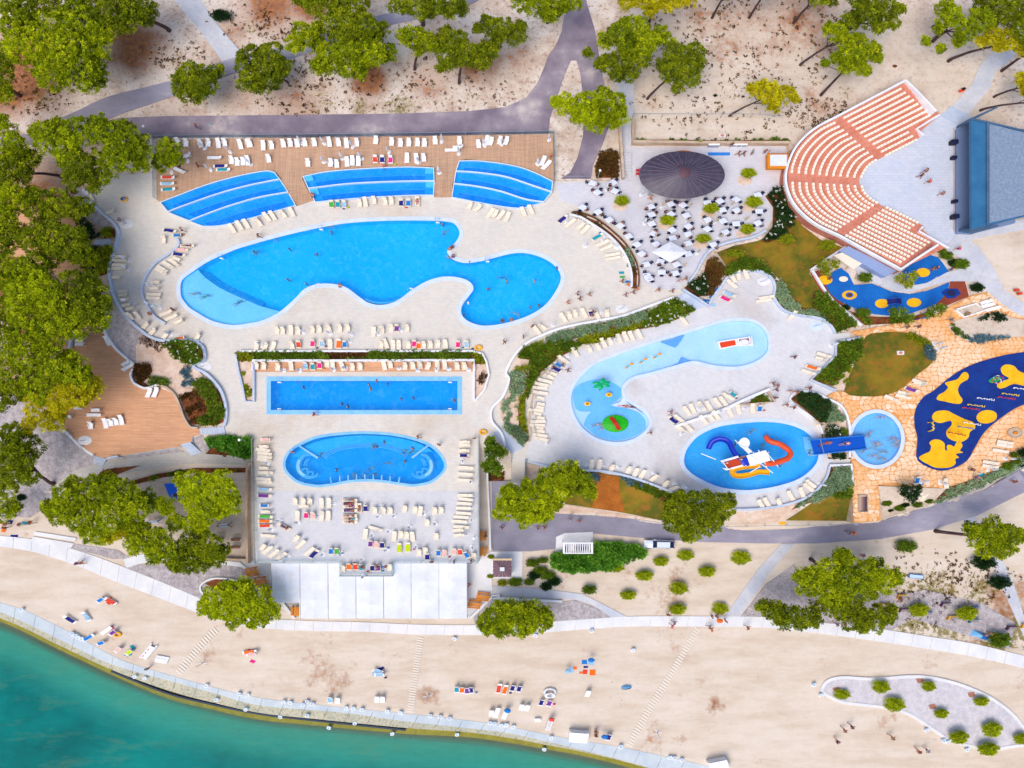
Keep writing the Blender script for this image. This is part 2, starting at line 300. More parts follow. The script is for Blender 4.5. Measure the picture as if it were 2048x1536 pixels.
# ------------------------------------------------------------------ object helpers
def obj(name,mesh,parent=None):
    o=bpy.data.objects.new(name,mesh);COL.objects.link(o)
    if parent is not None: o.parent=parent
    return o
def empty(name,loc=(0,0,0),rz=0,label=None,cat=None,group=None):
    o=bpy.data.objects.new(name,None);COL.objects.link(o);o.location=loc;o.rotation_euler=(0,0,rz);o.empty_display_size=0.3
    tag(o,label,cat,group);return o
def tag(o,label=None,cat=None,group=None,kind=None):
    for a,b in ((' from the ',' from '),(' spread on ',' on '),(' of the ',' of '),(' in the ',' in '),(' on the ',' on '),(' the ',' '),(' swim trunks',' trunks'),(' from left',' from left')):
        if label and len(label.split()) > 16: label=label.replace(a,b)
    if label: o['label']=label
    if cat: o['category']=cat
    if group: o['group']=group
    if kind: o['kind']=kind
    return o
class MB:
    def __init__(s): s.v=[];s.f=[]
    def box(s,cx,cy,cz,sx,sy,sz,rz=0,taper=1.0):
        c,d=math.cos(rz),math.sin(rz);b=len(s.v)
        for zz in (-1,1):
            k=taper if zz > 0 else 1
            for xx,yy in ((-1,-1),(1,-1),(1,1),(-1,1)):
                x=xx*sx/2*k;y=yy*sy/2*k
                s.v.append((cx+x*c-y*d,cy+x*d+y*c,cz+zz*sz/2))
        s.f += [(b,b+3,b+2,b+1),(b+4,b+5,b+6,b+7)]+[(b+i,b+(i+1)%4,b+4+(i+1)%4,b+4+i) for i in range(4)]
        return s
    def tube(s,pts,rad,n=6,cap=True):
        if not hasattr(rad,'__len__'): rad=[rad]*len(pts)
        pts=[Vector(p) for p in pts];b=len(s.v);m=len(pts)
        for i,p in enumerate(pts):
            d=(pts[min(i+1,m-1)]-pts[max(i-1,0)])
            d=d.normalized() if d.length > 1e-9 else Vector((0,0,1))
            u=d.cross(Vector((0,0,1)));u=u.normalized() if u.length > 1e-3 else Vector((1,0,0));v=d.cross(u)
            for k in range(n):
                a=2*math.pi*k/n;q=p+(u*math.cos(a)+v*math.sin(a))*rad[i];s.v.append(tuple(q))
        for i in range(m-1):
            for k in range(n):
                s.f.append((b+i*n+k,b+i*n+(k+1)%n,b+(i+1)*n+(k+1)%n,b+(i+1)*n+k))
        if cap: s.f.append(tuple(b+k for k in range(n))[::-1]);s.f.append(tuple(b+(m-1)*n+k for k in range(n)))
        return s
    def lathe(s,prof,n=16,cx=0,cy=0,sx=1,sy=1,cz=0):
        b=len(s.v);m=len(prof)
        for r,z in prof:
            for k in range(n):
                a=2*math.pi*k/n;s.v.append((cx+r*sx*math.cos(a),cy+r*sy*math.sin(a),cz+z))
        for i in range(m-1):
            for k in range(n): s.f.append((b+i*n+k,b+i*n+(k+1)%n,b+(i+1)*n+(k+1)%n,b+(i+1)*n+k))
        s.f.append(tuple(b+k for k in range(n))[::-1]);s.f.append(tuple(b+(m-1)*n+k for k in range(n)))
        return s
    def prism(s,poly,z0,z1):
        poly=ccw([tuple(p[:2]) for p in poly]);b=len(s.v);n=len(poly)
        for z in (z0,z1):
            for p in poly: s.v.append((p[0],p[1],z))
        s.f.append(tuple(b+i for i in range(n))[::-1]);s.f.append(tuple(b+n+i for i in range(n)))
        s.f += [(b+i,b+(i+1)%n,b+n+(i+1)%n,b+n+i) for i in range(n)]
        return s
    def grid(s,fn,nu,nv):
        b=len(s.v)
        for i in range(nu+1):
            for j in range(nv+1): s.v.append(tuple(fn(i/nu,j/nv)))
        for i in range(nu):
            for j in range(nv):
                a=b+i*(nv+1)+j;s.f.append((a,a+nv+1,a+nv+2,a+1))
        return s
    def mesh(s,name,mat):
        me=bpy.data.meshes.new(name);me.from_pydata(s.v,[],s.f);me.materials.append(MC[mat] if isinstance(mat,str) else mat);me.update();return me
    def build(s,name,mat,parent=None,smooth=False):
        me=s.mesh(name,mat)
        if smooth: me.polygons.foreach_set('use_smooth',[True]*len(me.polygons))
        return obj(name,me,parent)
def cdt(polys,spacing=None):          # polys: outer, then holes
    vs=[];es=[]
    for pl in polys:
        b=len(vs);n=len(pl);vs += [Vector(p) for p in pl];es += [(b+i,b+(i+1) % n) for i in range(n)]
    if spacing:
        o=np.array(polys[0]);x0,y0=o.min(0);x1,y1=o.max(0)
        X,Y=np.meshgrid(np.arange(math.floor(x0/spacing)*spacing,x1,spacing),np.arange(math.floor(y0/spacing)*spacing,y1,spacing))
        X=X.ravel();Y=Y.ravel();k=inside(polys[0],X,Y)
        for h in polys[1:]: k &= ~inside(h,X,Y)
        vs += [Vector((float(a),float(b))) for a,b in zip(X[k],Y[k])]
    r=delaunay_2d_cdt(vs,es,[],0,1e-5)
    V=np.array([tuple(p) for p in r[0]]);F=np.array([f for f in r[2]])
    c=V[F].mean(1);k=inside(polys[0],c[:,0],c[:,1])
    for h in polys[1:]: k &= ~inside(h,c[:,0],c[:,1])
    F=F[k]
    a=V[F[:,0]];b=V[F[:,1]];d=V[F[:,2]]
    s=(b[:,0]-a[:,0])*(d[:,1]-a[:,1])-(b[:,1]-a[:,1])*(d[:,0]-a[:,0])
    F[s < 0]=F[s < 0][:,::-1]
    return V,F
LEVELS=[]                            # (pixel polygon, z) of raised or flat levels
def plate(name,px,z,depth,mat,holes=(),smooth=False,level=True,parent=None,skirtmat=None,spacing=None):
    pl=cr(px) if smooth else [tuple(p) for p in px]
    if level: LEVELS.append((pl,z))
    wp=ccw([P(a,b,z) for a,b in pl]);hs=[ccw(h) for h in holes]
    V,F=cdt([wp]+hs,spacing);v=[(x,y,z) for x,y in V];f=[tuple(int(i) for i in q) for q in F]
    b=len(v);n=len(wp);v += [(x,y,z) for x,y in wp]+[(x,y,z-depth) for x,y in wp]
    sk=[(b+i,b+n+i,b+n+(i+1) % n,b+(i+1) % n) for i in range(n)]
    me=bpy.data.meshes.new(name);me.from_pydata(v,[],f+sk);me.materials.append(MC[mat])
    if skirtmat:
        me.materials.append(MC[skirtmat]);me.polygons.foreach_set('material_index',[0]*len(f)+[1]*len(sk))
    me.update();return obj(name,me,parent)
DN=[0]
def drape(name,px,dz,mat,smooth=False,spacing=1.5,parent=None,kind='structure'):
    DN[0] += 1;dz += 0.004*(DN[0] % 7)
    pl=cr(px) if smooth else [tuple(p) for p in px]
    wp=[G(a,b,dz)[:2] for a,b in pl];V,F=cdt([ccw(wp)],spacing)
    z=H(V[:,0],V[:,1])+dz
    v=[(float(x),float(y),float(q)) for (x,y),q in zip(V,z)];f=[tuple(int(i) for i in q) for q in F]
    wp=ccw(wp);b=len(v);n=len(wp);v += [(x,y,float(H(x,y))+dz) for x,y in wp]+[(x,y,float(H(x,y))+dz-0.12) for x,y in wp]
    f += [(b+i,b+n+i,b+n+(i+1) % n,b+(i+1) % n) for i in range(n)]
    me=bpy.data.meshes.new(name);me.from_pydata(v,[],f);me.materials.append(MC[mat]);me.update()
    o=obj(name,me,parent)
    if kind: o['kind']=kind
    return o
def ribbon_px(cl,wd):                 # centreline (px,py[,w]) -> polygon
    pts=cr([c[:2] for c in cl],closed=False,n=5);m=len(cl)
    ws=[c[2] if len(c) > 2 else wd for c in cl];L=[];Rr=[]
    for i,p in enumerate(pts):
        a=pts[max(i-1,0)];b=pts[min(i+1,len(pts)-1)];d=Vector((b[0]-a[0],b[1]-a[1])).normalized()
        wv=np.interp(i/5,range(m),ws)/2;L.append((p[0]-d.y*wv,p[1]+d.x*wv));Rr.append((p[0]+d.y*wv,p[1]-d.x*wv))
    return L+Rr[::-1],L,Rr
def zat(px,py):
    z=None
    for pl,zz in LEVELS:
        if inside(pl,np.array([px]),np.array([py]))[0]: z=zz if z is None else max(z,zz)
    return z
def at(px,py,dz=0.0):
    z=zat(px,py)
    if z is None: x,y,z=G(px,py);return (x,y,z+dz)
    x,y=P(px,py,z);return (x,y,z+dz)
ORD=['','first','second','third','fourth','fifth','sixth','seventh','eighth','ninth','tenth','eleventh','twelfth','thirteenth','fourteenth','fifteenth','sixteenth','seventeenth','eighteenth','nineteenth']
def ordw(n):
    if n < 20: return ORD[n]
    tens={2:'twenty',3:'thirty',4:'forty',5:'fifty',6:'sixty',7:'seventy'}[n//10]
    return tens[:-1]+'ieth' if n % 10 == 0 else tens+'-'+ORD[n % 10]
def rank(pts):                         # ordinal phrase for each point along the longer side of the group
    xs=[p[0] for p in pts];ys=[p[1] for p in pts]
    hor=(max(xs)-min(xs)) >= (max(ys)-min(ys));k=sorted(range(len(pts)),key=lambda i: (xs[i],ys[i]) if hor else (ys[i],xs[i]))
    out=[None]*len(pts);n=len(pts)
    for r,i in enumerate(k):
        if n == 1: out[i]=''
        elif r == 0: out[i]='leftmost' if hor else 'topmost'
        elif r == n-1: out[i]='rightmost' if hor else 'bottommost'
        else: out[i]=ordw(r+1)+(' from the left' if hor else ' from the top')
    return out
def copy_tree(o,loc,rz,sc_=1.0,name=None):
    c=o.copy();COL.objects.link(c);c.location=loc;c.rotation_euler=(0,0,rz);c.scale=(sc_,)*3 if not hasattr(sc_,'__len__') else sc_
    for ch in o.children:
        d=ch.copy();COL.objects.link(d);d.parent=c
        for g in ch.children:
            e=g.copy();COL.objects.link(e);e.parent=d
    return c
def wall(px,h,wd,mat,label,cat='wall',smooth=True,name='low_wall',z=None,group=None):
    pl=cr(px,closed=False,n=5) if smooth else px
    pts=[at(a,b) for a,b in pl] if z is None else [(*P(a,b,z),z) for a,b in pl]
    mb=MB();n=len(pts)
    for i,p in enumerate(pts):
        a=pts[max(i-1,0)];b=pts[min(i+1,n-1)];d=Vector((b[0]-a[0],b[1]-a[1]));d=d.normalized() if d.length > 0 else Vector((1,0))
        nx,ny=-d.y*wd/2,d.x*wd/2
        mb.v += [(p[0]+nx,p[1]+ny,p[2]-0.4),(p[0]+nx,p[1]+ny,p[2]+h),(p[0]-nx,p[1]-ny,p[2]+h),(p[0]-nx,p[1]-ny,p[2]-0.4)]
        if i:
            b0=4*(i-1);b1=4*i
            mb.f += [(b0,b1,b1+1,b0+1),(b0+1,b1+1,b1+2,b0+2),(b0+2,b1+2,b1+3,b0+3)]
    mb.f += [(0,1,2,3),(4*n-1,4*n-2,4*n-3,4*n-4)]
    o=mb.build(name,mat);tag(o,label,cat,group);return o
def railing(px,h,label,every=2.0,glass=True,group=None,zz=None):
    pts=[Vector(at(a,b)) for a,b in px] if zz is None else [Vector((*P(a,b,zz),zz)) for a,b in px]
    r=empty('railing',pts[0],0,label,'railing',group);base=pts[0]
    mb=MB();mb.tube([tuple(p-base+Vector((0,0,h))) for p in pts],0.035,5);mb.build('top_rail','metal',r)
    post=MB();post.box(0,0,h/2,0.06,0.06,h);pm=post.mesh('post','metal');gm=MB()
    for a,b in zip(pts[:-1],pts[1:]):
        n=max(1,int((b-a).length/every))
        for i in range(n):
            o=obj('post',pm,r);o.location=a.lerp(b,i/n)-base
        d=(b-a).normalized();s=Vector((-d.y,d.x,0))*0.01
        if glass:
            q=[a-base+s+Vector((0,0,0.1)),b-base+s+Vector((0,0,0.1)),b-base+s+Vector((0,0,h-0.05)),a-base+s+Vector((0,0,h-0.05))];k=len(gm.v)
            gm.v += [tuple(x) for x in q]+[tuple(x-2*s) for x in q]
            gm.f += [(k,k+1,k+2,k+3),(k+7,k+6,k+5,k+4),(k+3,k+2,k+6,k+7),(k,k+4,k+5,k+1)]
    if glass: gm.build('glass_panel','glass_rail',r)
    return r
t=NT('glass_rail');t.t.nodes.remove(t.b);tr=t.n('ShaderNodeBsdfTransparent');tr.inputs[0].default_value=(0.85,0.93,0.97,1);gl=t.n('ShaderNodeBsdfGlossy');gl.inputs['Roughness'].default_value=0.1;mx=t.n('ShaderNodeMixShader');mx.inputs[0].default_value=0.15;t.l(tr.outputs[0],mx.inputs[1]);t.l(gl.outputs[0],mx.inputs[2]);t.l(mx.outputs[0],t.out.inputs[0]);MC['glass_rail']=t.m
# ================================================================== SETTING
# ---- terrain
def blobs(spec,X,Y):
    out=np.zeros_like(X)
    for px,py,r,s in spec:
        x,y,z=G(px,py);rr=r*(CAMH-z)/FPX
        out=np.maximum(out,s*np.exp(-(((X-x)**2+(Y-y)**2)/(rr*rr))**1.5))
    return out
ax=np.concatenate([np.arange(-600,-100,20),np.arange(-100,100,1.0),np.arange(100,601,20)])
ay=np.concatenate([np.arange(-500,-80,20),np.arange(-80,90,1.0),np.arange(90,601,20)])
X,Y=np.meshgrid(ax,ay);Z=H(X,Y)-0.0
Z=Z+0.05*np.sin(X*0.31+1.3)*np.cos(Y*0.27)*((Y > 38))
LITTER=[(270,90,70,1),(60,130,110,1),(230,60,70,.9),(20,190,60,1),(740,160,45,1),(960,130,55,.8),(860,160,60,.5),(1040,120,45,.55),(540,10,70,.9),(620,0,60,1),(470,60,40,.6),(560,60,40,.5),(590,215,90,.55),(480,190,60,.5),(120,210,60,.35),(1450,20,130,.5),(1600,30,120,.6),(1700,240,40,.4),(1640,215,60,.45),(1310,200,30,.4),(1350,40,60,.4),(1850,40,60,.4),(1560,120,60,.35),(60,450,170,.9),(100,620,120,.9),(60,760,110,.7),(40,560,100,1),(170,880,30,.5),(90,970,50,.35),(60,345,60,.4),(1980,1240,70,.7),(2040,1200,50,.6),(1900,1190,40,.5),(1990,230,60,.25),(1900,150,50,.25),(650,1345,55,.34),(410,1316,22,.55),(860,1392,30,.45),(1310,1455,30,.4),(1430,1412,16,.9),(1360,1470,22,.4),(1230,1160,60,.25),(1340,1190,60,.3),(1120,1140,40,.3),(340,235,80,.35),(1370,265,40,.1),(900,1480,30,.3),(600,1320,20,.45)]
GRASS=[(800,218,45,.55),(720,216,30,.5),(640,205,35,.45),(1870,1190,60,.6),(1820,1220,60,.75),(1900,1245,60,.6),(1960,1180,40,.55),(1780,1160,30,.5),(1560,210,40,.3),(1690,185,25,.45),(90,200,30,.5),(350,120,30,.4),(500,60,30,.4),(1990,1270,50,.7),(2045,1255,40,.7),(40,950,40,.3)]
Rm=blobs(LITTER,X,Y);Gm=blobs(GRASS,X,Y)
Bm=np.clip((-H(X,Y)-0.3)/1.5,0,1)
Bm=np.maximum(Bm,blobs([(1400,120,150,.75),(1560,150,170,.75),(1300,250,120,.8),(1500,260,120,.8),(1750,100,140,.7),(1900,180,120,.7),(2050,560,110,1),(1980,520,90,1)],X,Y))
cutp=[]                              # flat levels sit in openings of the terrain
def cut(px,z=0.0,smooth=False): cutp.append([P(a,b,z) for a,b in (cr(px) if smooth else px)])
LEFT_EDGE=[(169,380),(182,403),(206,427),(227,445),(238,461),(238,475),(234,492),(227,515),(221,541),(224,567),(232,596),(245,620),(260,640),(284,661),(302,674),(326,682),(356,681),(385,682),(404,691),(411,705),(410,721),(391,729),(393,737),(417,750),(443,780),(454,815),(453,843),(449,852)]
MAIN=[(175,374),(200,352),(312,345),(312,290),(700,278),(1100,276),(1107,362),(1236,362),(1238,292),(1400,290),(1572,290),(1577,330),(1574,370),(1545,392),(1546,415),(1545,440),(1530,463),(1505,476),(1466,484),(1440,492),(1416,505),(1401,526),(1390,547),(1375,567),(1372,580),(1416,614),(1419,604),(1424,596),(1440,575),(1453,557),(1475,546),(1510,543),(1530,549),(1543,560),(1548,575),(1546,594),(1554,609),(1567,622),(1593,631),(1637,638),(1658,651),(1669,668),(1700,664),(1700,678),(1670,685),(1669,711),(1645,737),(1619,760),(1669,782),(1648,794),(1627,786),(1596,783),(1580,794),(1579,802),(1593,815),(1619,833),(1637,851),(1645,877),(1652,905),(1657,918),(1701,918),(1700,930),(1657,932),(1650,955),(1632,979),(1606,997),(1567,1010),(1528,1016),(1494,1019),(1463,1018),(1400,1010),(1359,994),(1335,981),(1296,966),(1257,953),(1205,942),(1156,940),(1096,933),(1050,921),(1049,963),(1023,963),(1023,906),(1010,893),(978,872),(958,872),(958,1125),(787,1125),(787,1151),(681,1151),(681,1125),(512,1125),(508,877),(458,876),(453,869)]+LEFT_EDGE[::-1]
MAIN=[p for i,p in enumerate(MAIN) if i == 0 or p != MAIN[i-1]]
DZ=0.05
POOLS={}
POOLS['main']=[(361,578),(365,560),(385,544),(417,523),(469,500),(504,489),(539,479),(604,463),(682,448),(760,442),(839,441),(891,443),(910,449),(919,466),(912,483),(898,496),(895,506),(906,519),(930,526),(964,522),(995,514),(1020,508),(1046,506),(1075,512),(1101,525),(1117,541),(1121,560),(1109,586),(1088,612),(1057,631),(1023,643),(995,649),(964,651),(938,643),(924,630),(924,612),(938,592),(947,578),(941,565),(922,556),(891,553),(859,560),(826,578),(805,594),(786,605),(760,610),(736,605),(719,594),(693,575),(667,568),(635,568),(609,578),(591,596),(560,623),(526,640),(500,646),(469,650),(440,646),(417,638),(396,626),(378,614),(364,596)]
POOLS['kid']=[(1505,645),(1474,642),(1440,647),(1401,659),(1322,682),(1244,708),(1192,729),(1166,750),(1150,771),(1143,790),(1144,812),(1152,836),(1169,859),(1197,877),(1234,884),(1268,877),(1291,860),(1297,843),(1288,826),(1268,812),(1247,797),(1243,778),(1251,763),(1270,752),(1300,745),(1349,731),(1388,722),(1427,730),(1474,733),(1512,722),(1534,703),(1535,677),(1525,657)]
POOLS['oval']=[(1368,921),(1376,895),(1400,870),(1440,853),(1490,846),(1530,844),(1570,848),(1605,860),(1628,880),(1637,905),(1630,930),(1602,955),(1562,970),(1520,978),(1486,980),(1440,974),(1400,957),(1376,940)]
POOLS['lap']=[(542,762),(915,762),(915,820),(542,820)]
POOLS['kidney']=[(571,930),(578,908),(599,892),(634,877),(682,870),(729,868),(781,871),(826,880),(859,893),(880,912),(888,931),(880,947),(859,962),(828,968),(799,965),(766,960),(729,958),(693,961),(661,967),(630,969),(599,962),(579,947)]
POOLS['plunge']=[(1753+49*math.cos(a),878+52*math.sin(a)) for a in np.linspace(0,2*math.pi,16,endpoint=False)]
def pw(k,z=DZ):
    p=POOLS[k] if k == 'lap' else cr(POOLS[k]);return ccw([P(a,b,z) for a,b in p])
def ring(mb,outer,inner,z,depth_o,depth_i):
    V,F=cdt([outer,inner]);b=len(mb.v);mb.v += [(x,y,z) for x,y in V];mb.f += [tuple(int(b+i) for i in q) for q in F]
    for pl,d in ((outer,depth_o),(inner,depth_i)):
        n=len(pl);b=len(mb.v);mb.v += [(x,y,z) for x,y in pl]+[(x,y,z-d) for x,y in pl];mb.f += [(b+i,b+n+i,b+n+(i+1)%n,b+(i+1)%n) for i in range(n)]
def pool(k,label,floor_z,floor_mat,water_mat,cw,cmat='coping',zt=DZ,wl=0.05):
    wp=pw(k,zt);r=empty('swimming_pool',(0,0,0),0,label,'pool')
    V,F=cdt([offset(wp,0.01)]);n=len(wp);b=MB();b.v=[(x,y,zt-floor_z) for x,y in V];b.f=[tuple(int(i) for i in q) for q in F]
    b.v += [(x,y,zt-0.01) for x,y in wp]+[(x,y,zt-floor_z-0.02) for x,y in wp];m=len(V);b.f += [(m+(i+1)%n,m+n+(i+1)%n,m+n+i,m+i) for i in range(n)]
    b.build('basin',floor_mat,r)
    q=MB();ring(q,offset(wp,cw),wp,zt+0.04,0.12,0.12);q.build('coping',cmat,r)
    V,F=cdt([offset(wp,-0.005)],2.5);q=MB();q.v=[(x,y,zt-wl) for x,y in V];q.f=[tuple(int(i) for i in z) for z in F];q.build('water',water_mat,r)
    return r
P_main=pool('main','large winding blue swimming pool with a shallow pale end at left',1.6,'tile_deep','water_deep',0.55)
P_kid=pool('kid','pale blue peanut-shaped toddler pool with palm and flower sprays',0.5,'tile_pale','water_shallow',0.45)
P_oval=pool('oval','blue oval pool holding the slide tower',1.0,'tile_oval','water_oval',0.55)
P_lap=pool('lap','rectangular blue lap pool below the wooden strip',1.8,'tile_lap','water_deep',0.6,'coping_blue')
P_kidney=pool('kidney','kidney-shaped massage pool with jets on the terrace',1.3,'tile_lap','water_deep',0.35,'coping_blue')
P_plunge=pool('plunge','small pale oval plunge pool beneath the wide blue slide',0.6,'tile_oval','water_shallow',0.5,'coping')
holes=[offset(pw(k),0.03) for k in POOLS if k != 'plunge']
deck=plate('pool_deck',MAIN,DZ,4.2,'deck_paving',holes,skirtmat='wall_white');deck['kind']='structure'
cut(MAIN,0)
# zones of different paving on the same deck (4 mm sheets)
def sheet(name,px,z,mat,holes=(),smooth=False,parent=None,kind='structure'):
    wp=ccw([P(a,b,z) for a,b in (cr(px) if smooth else px)]);V,F=cdt([wp]+[ccw(h) for h in holes])
    me=bpy.data.meshes.new(name);me.from_pydata([(x,y,z) for x,y in V],[],[tuple(int(i) for i in q) for q in F]);me.materials.append(MC[mat]);me.update()
    o=obj(name,me,parent)
    if kind and not parent: o['kind']=kind
    return o
sheet('wooden_strip',[(510,724),(947,723.5),(947,743),(510,744)],DZ+0.012,'wood_deck_west')
sheet('terrace_paving',[(513,982),(955,982),(956,1122),(784,1123),(784,1149),(684,1149),(684,1122),(515,1122)],DZ+0.006,'terrace_paving')
sheet('patio_paving',[(1240,294),(1571,292),(1575,330),(1571,370),(1543,393),(1544,438),(1528,461),(1503,474),(1438,490),(1414,503),(1399,525),(1372,566),(1350,580),(1300,575),(1282,560),(1278,520),(1262,480),(1240,455),(1190,425),(1150,410),(1120,400),(1112,366),(1238,364)],DZ+0.006,'patio_paving')
KID=[(1416,614),(1440,575),(1453,557),(1510,543),(1543,560),(1546,594),(1567,622),(1637,638),(1658,651),(1669,668),(1698,666),(1698,676),(1668,685),(1667,711),(1617,760),(1667,782),(1645,792),(1596,781),(1578,794),(1578,804),(1619,835),(1643,877),(1655,920),(1698,922),(1655,930),(1630,977),(1567,1008),(1494,1017),(1400,1008),(1296,964),(1205,940),(1096,931),(1052,919),(1055,900),(1062,870),(1058,840),(1068,800),(1080,745),(1120,718),(1200,685),(1260,662),(1320,652),(1392,622)]
sheet('children_paving',KID,DZ+0.006,'kid_paving',[offset(pw('kid'),0.05),offset(pw('oval'),0.05)])
# the orange flagged area
FLAG=[(1698,664),(1788,648),(1861,635),(1900,612),(1945,590),(1975,584),(2010,590),(2060,620),(2140,640),(2140,880),(2075,890),(2048,905),(2000,935),(1971,950),(1920,968),(1885,976),(1757,971),(1762,1041),(1708,1046),(1703,968),(1702,930),(1701,870),(1697,840),(1680,812),(1649,795),(1670,782),(1690,783),(1712,722),(1725,676)]
flagp=plate('flagged_area',FLAG,0.04,3.5,'flag_joint',[offset(pw('plunge'),0.03)],skirtmat='stone_wall');flagp['kind']='structure';cut(FLAG,0)
BLUE2=[(1869,780),(1906,750),(1945,729),(1997,713),(2048,704),(2100,700),(2140,705),(2140,780),(2048,809),(2010,830),(1971,862),(1950,895),(1934,921),(1906,937),(1877,941),(1846,929),(1833,914),(1835,877),(1829,849),(1831,820),(1846,795)]
LAWN2=[(1731,674),(1762,665),(1809,665),(1848,679),(1868,703),(1864,726),(1840,745),(1801,778),(1775,789),(1736,793),(1689,783),(1712,722)]
# ---- flat areas laid on the terrain
UNDER=MAIN
road=[(-80,300),(60,290),(200,283),(310,275),(700,274),(1097,267),(1100,236),(1117,186),(1130,148),(1142,121),(1153,121),(1160,145),(1167,200),(1167,240),(1166,272),(1155,315),(1140,345),(1122,357),(1182,357),(1186,330),(1205,290),(1217,255),(1216,210),(1208,165),(1198,110),(1190,60),(1172,0),(1165,-80),(1135,-80),(1132,0),(1124,60),(1112,90),(1096,112),(1088,135),(1075,165),(1052,196),(1010,214),(940,222),(800,227),(560,230),(330,232),(235,236),(150,262),(60,268),(-80,278)]
drape('road',road,0.06,'asphalt_dark')
pa,_,_=ribbon_px([(110,262,40),(160,243,44),(225,212,42),(345,176,30),(460,133,30),(580,103,28),(680,70,26),(770,40,24),(860,22,20),(930,2,20),(1010,-40,20)],30)
drape('footpath',pa,0.10,'asphalt')
drape('concrete_path',[(320,-60),(378,-60),(400,0),(440,55),(485,108),(448,127),(400,62),(348,0)],0.08,'concrete_path')
drape('walkway',[(1210,130),(1266,130),(1268,175),(1268,230),(1262,292),(1241,292),(1240,230),(1236,175)],0.08,'concrete_path')
tr=[(1903,213),(1937,229),(1981,174),(1989,146),(2010,128),(2038,104),(2100,60),(2070,35),(2018,78),(1986,104),(1971,117),(1958,135),(1945,167)]
drape('concrete_path',tr,0.08,'concrete_path')
STAGE=[(1768,310),(1845,268),(1834,258),(1880,230),(1905,213),(1941,232),(1941,470),(1898,500),(1838,466),(1850,455),(1757,407),(1722,385),(1716,360),(1735,330)]
plate('stage_court',STAGE,0.06,0.3,'stage_paving')['kind']='structure'
drape('concrete_path',[(1898,505),(1890,495),(1912,470),(1995,447),(2120,425),(2120,447),(1990,470),(1940,480),(1958,495),(1986,534),(2010,580),(2048,607),(2120,650),(2120,680),(2048,634),(2018,618),(1997,601),(1976,584),(1955,564),(1926,562),(1900,562),(1853,574),(1820,585),(1785,580),(1755,568),(1735,560),(1752,548),(1778,562),(1814,573),(1853,566),(1893,545),(1930,535),(1934,526),(1919,515)],0.09,'concrete_path')
plate('playground_path',[(1700,505),(1790,545),(1800,552),(1783,570),(1755,566),(1720,560)],0.05,0.2,'concrete_path')['kind']='structure'
sr_up=[(1085,1022),(1192,1031),(1270,1039),(1322,1045),(1453,1053),(1528,1054),(1658,1052),(1762,1041),(1866,1010),(1971,979),(2048,934),(2160,850)]
sr_lo=[(2180,905),(2048,985),(1955,1031),(1866,1059),(1762,1078),(1632,1087),(1528,1087),(1401,1084),(1283,1076),(1187,1067),(1170,1108),(1110,1098),(1060,1103),(985,1101),(983,962),(1052,962),(1062,990)]
drape('service_road',sr_up+sr_lo,0.09,'asphalt')
drape('concrete_apron',[(1112,1088),(1112,1074),(1130,1066),(1186,1064),(1186,1112),(1110,1112)],0.13,'concrete_slab')
drape('concrete_path',[(1562,1088),(1588,1088),(1540,1145),(1510,1190),(1478,1236),(1448,1236),(1480,1190),(1515,1140)],0.07,'concrete_path')
drape('concrete_path',[(1922,1037),(1944,1029),(1975,1070),(2003,1115),(2025,1160),(2048,1232),(2100,1300),(2060,1300),(2020,1210),(1985,1130),(1950,1075)],0.07,'concrete_path')
drape('concrete_path',[(985,1172),(1085,1178),(1165,1188),(1205,1208),(1255,1234),(1225,1236),(1187,1211),(1150,1199),(1124,1198),(1085,1196),(985,1190)],0.07,'concrete_path')
cp,_,_=ribbon_px([(250,1127,18),(300,1114,17),(360,1112,16),(500,1128,16)],16)
drape('concrete_path',cp,0.09,'concrete_slab')
# lower-left path winding up from the promenade
lp,_,_=ribbon_px([(100,1030,30),(112,1005,32),(132,975,34),(165,952,32),(215,938,30),(300,925,26),(390,915,24),(507,921,20)],24)
drape('footpath',lp,0.09,'path_paving')
# grey gravel
for g in ([(0,770),(60,780),(100,850),(128,858),(150,890),(188,915),(180,935),(150,955),(118,985),(100,1010),(60,1035),(-40,1035),(-40,770)],
          [(148,372),(168,380),(182,405),(206,429),(227,447),(237,461),(222,455),(205,460),(190,445),(168,432),(152,425)],
          [(200,590),(222,572),(232,600),(252,636),(280,664),(320,688),(330,692),(320,704),(270,690),(275,735),(262,722),(236,698),(216,670),(203,645)],
          [(250,1132),(330,1124),(420,1122),(505,1136),(560,1180),(540,1242),(480,1232),(400,1205),(300,1160)],
          [(150,1088),(235,1100),(262,1118),(225,1118),(143,1096)],
          [(985,1197),(1125,1204),(1150,1200),(1187,1213),(1226,1235),(1109,1243),(950,1250),(945,1225)],
          [(1590,1128),(1600,1180),(1660,1200),(1790,1180),(1820,1240),(1780,1262),(1640,1246),(1500,1235),(1482,1233),(1530,1170)],
          [(216,925),(247,914),(354,896),(378,906),(360,915),(280,928),(210,938)],[(385,876),(402,870),(415,878),(440,900),(420,905),(400,900)],
          [(1790,1190),(1850,1180),(1960,1205),(2030,1245),(2020,1300),(1900,1260),(1800,1230)]):
    drape('gravel_bed',g,0.05,'gravel_grey')
for g in ([(272,690),(300,675),(330,692),(350,712),(372,728),(368,775),(392,782),(358,796),(352,789),(300,768),(272,738)],
          [(948,727),(972,727),(978,755),(969,780),(952,800),(948,800)],[(475,715),(508,725),(508,800),(492,800),(486,770)],
          [(1643,851),(1692,838),(1697,919),(1656,914),(1648,880)],[(1528,1018),(1600,1000),(1620,985),(1600,1012),(1575,1038),(1528,1050),(1480,1045),(1470,1022)],
          [(1091,1026),(1130,1009),(1231,1026),(1325,1040),(1325,1046),(1192,1033)],[(1050,926),(1096,935),(1130,945),(1080,965),(1052,960)],
          [(1687,726),(1710,732),(1688,780),(1664,774)]):
    drape('gravel_bed',g,0.07,'gravel_warm')
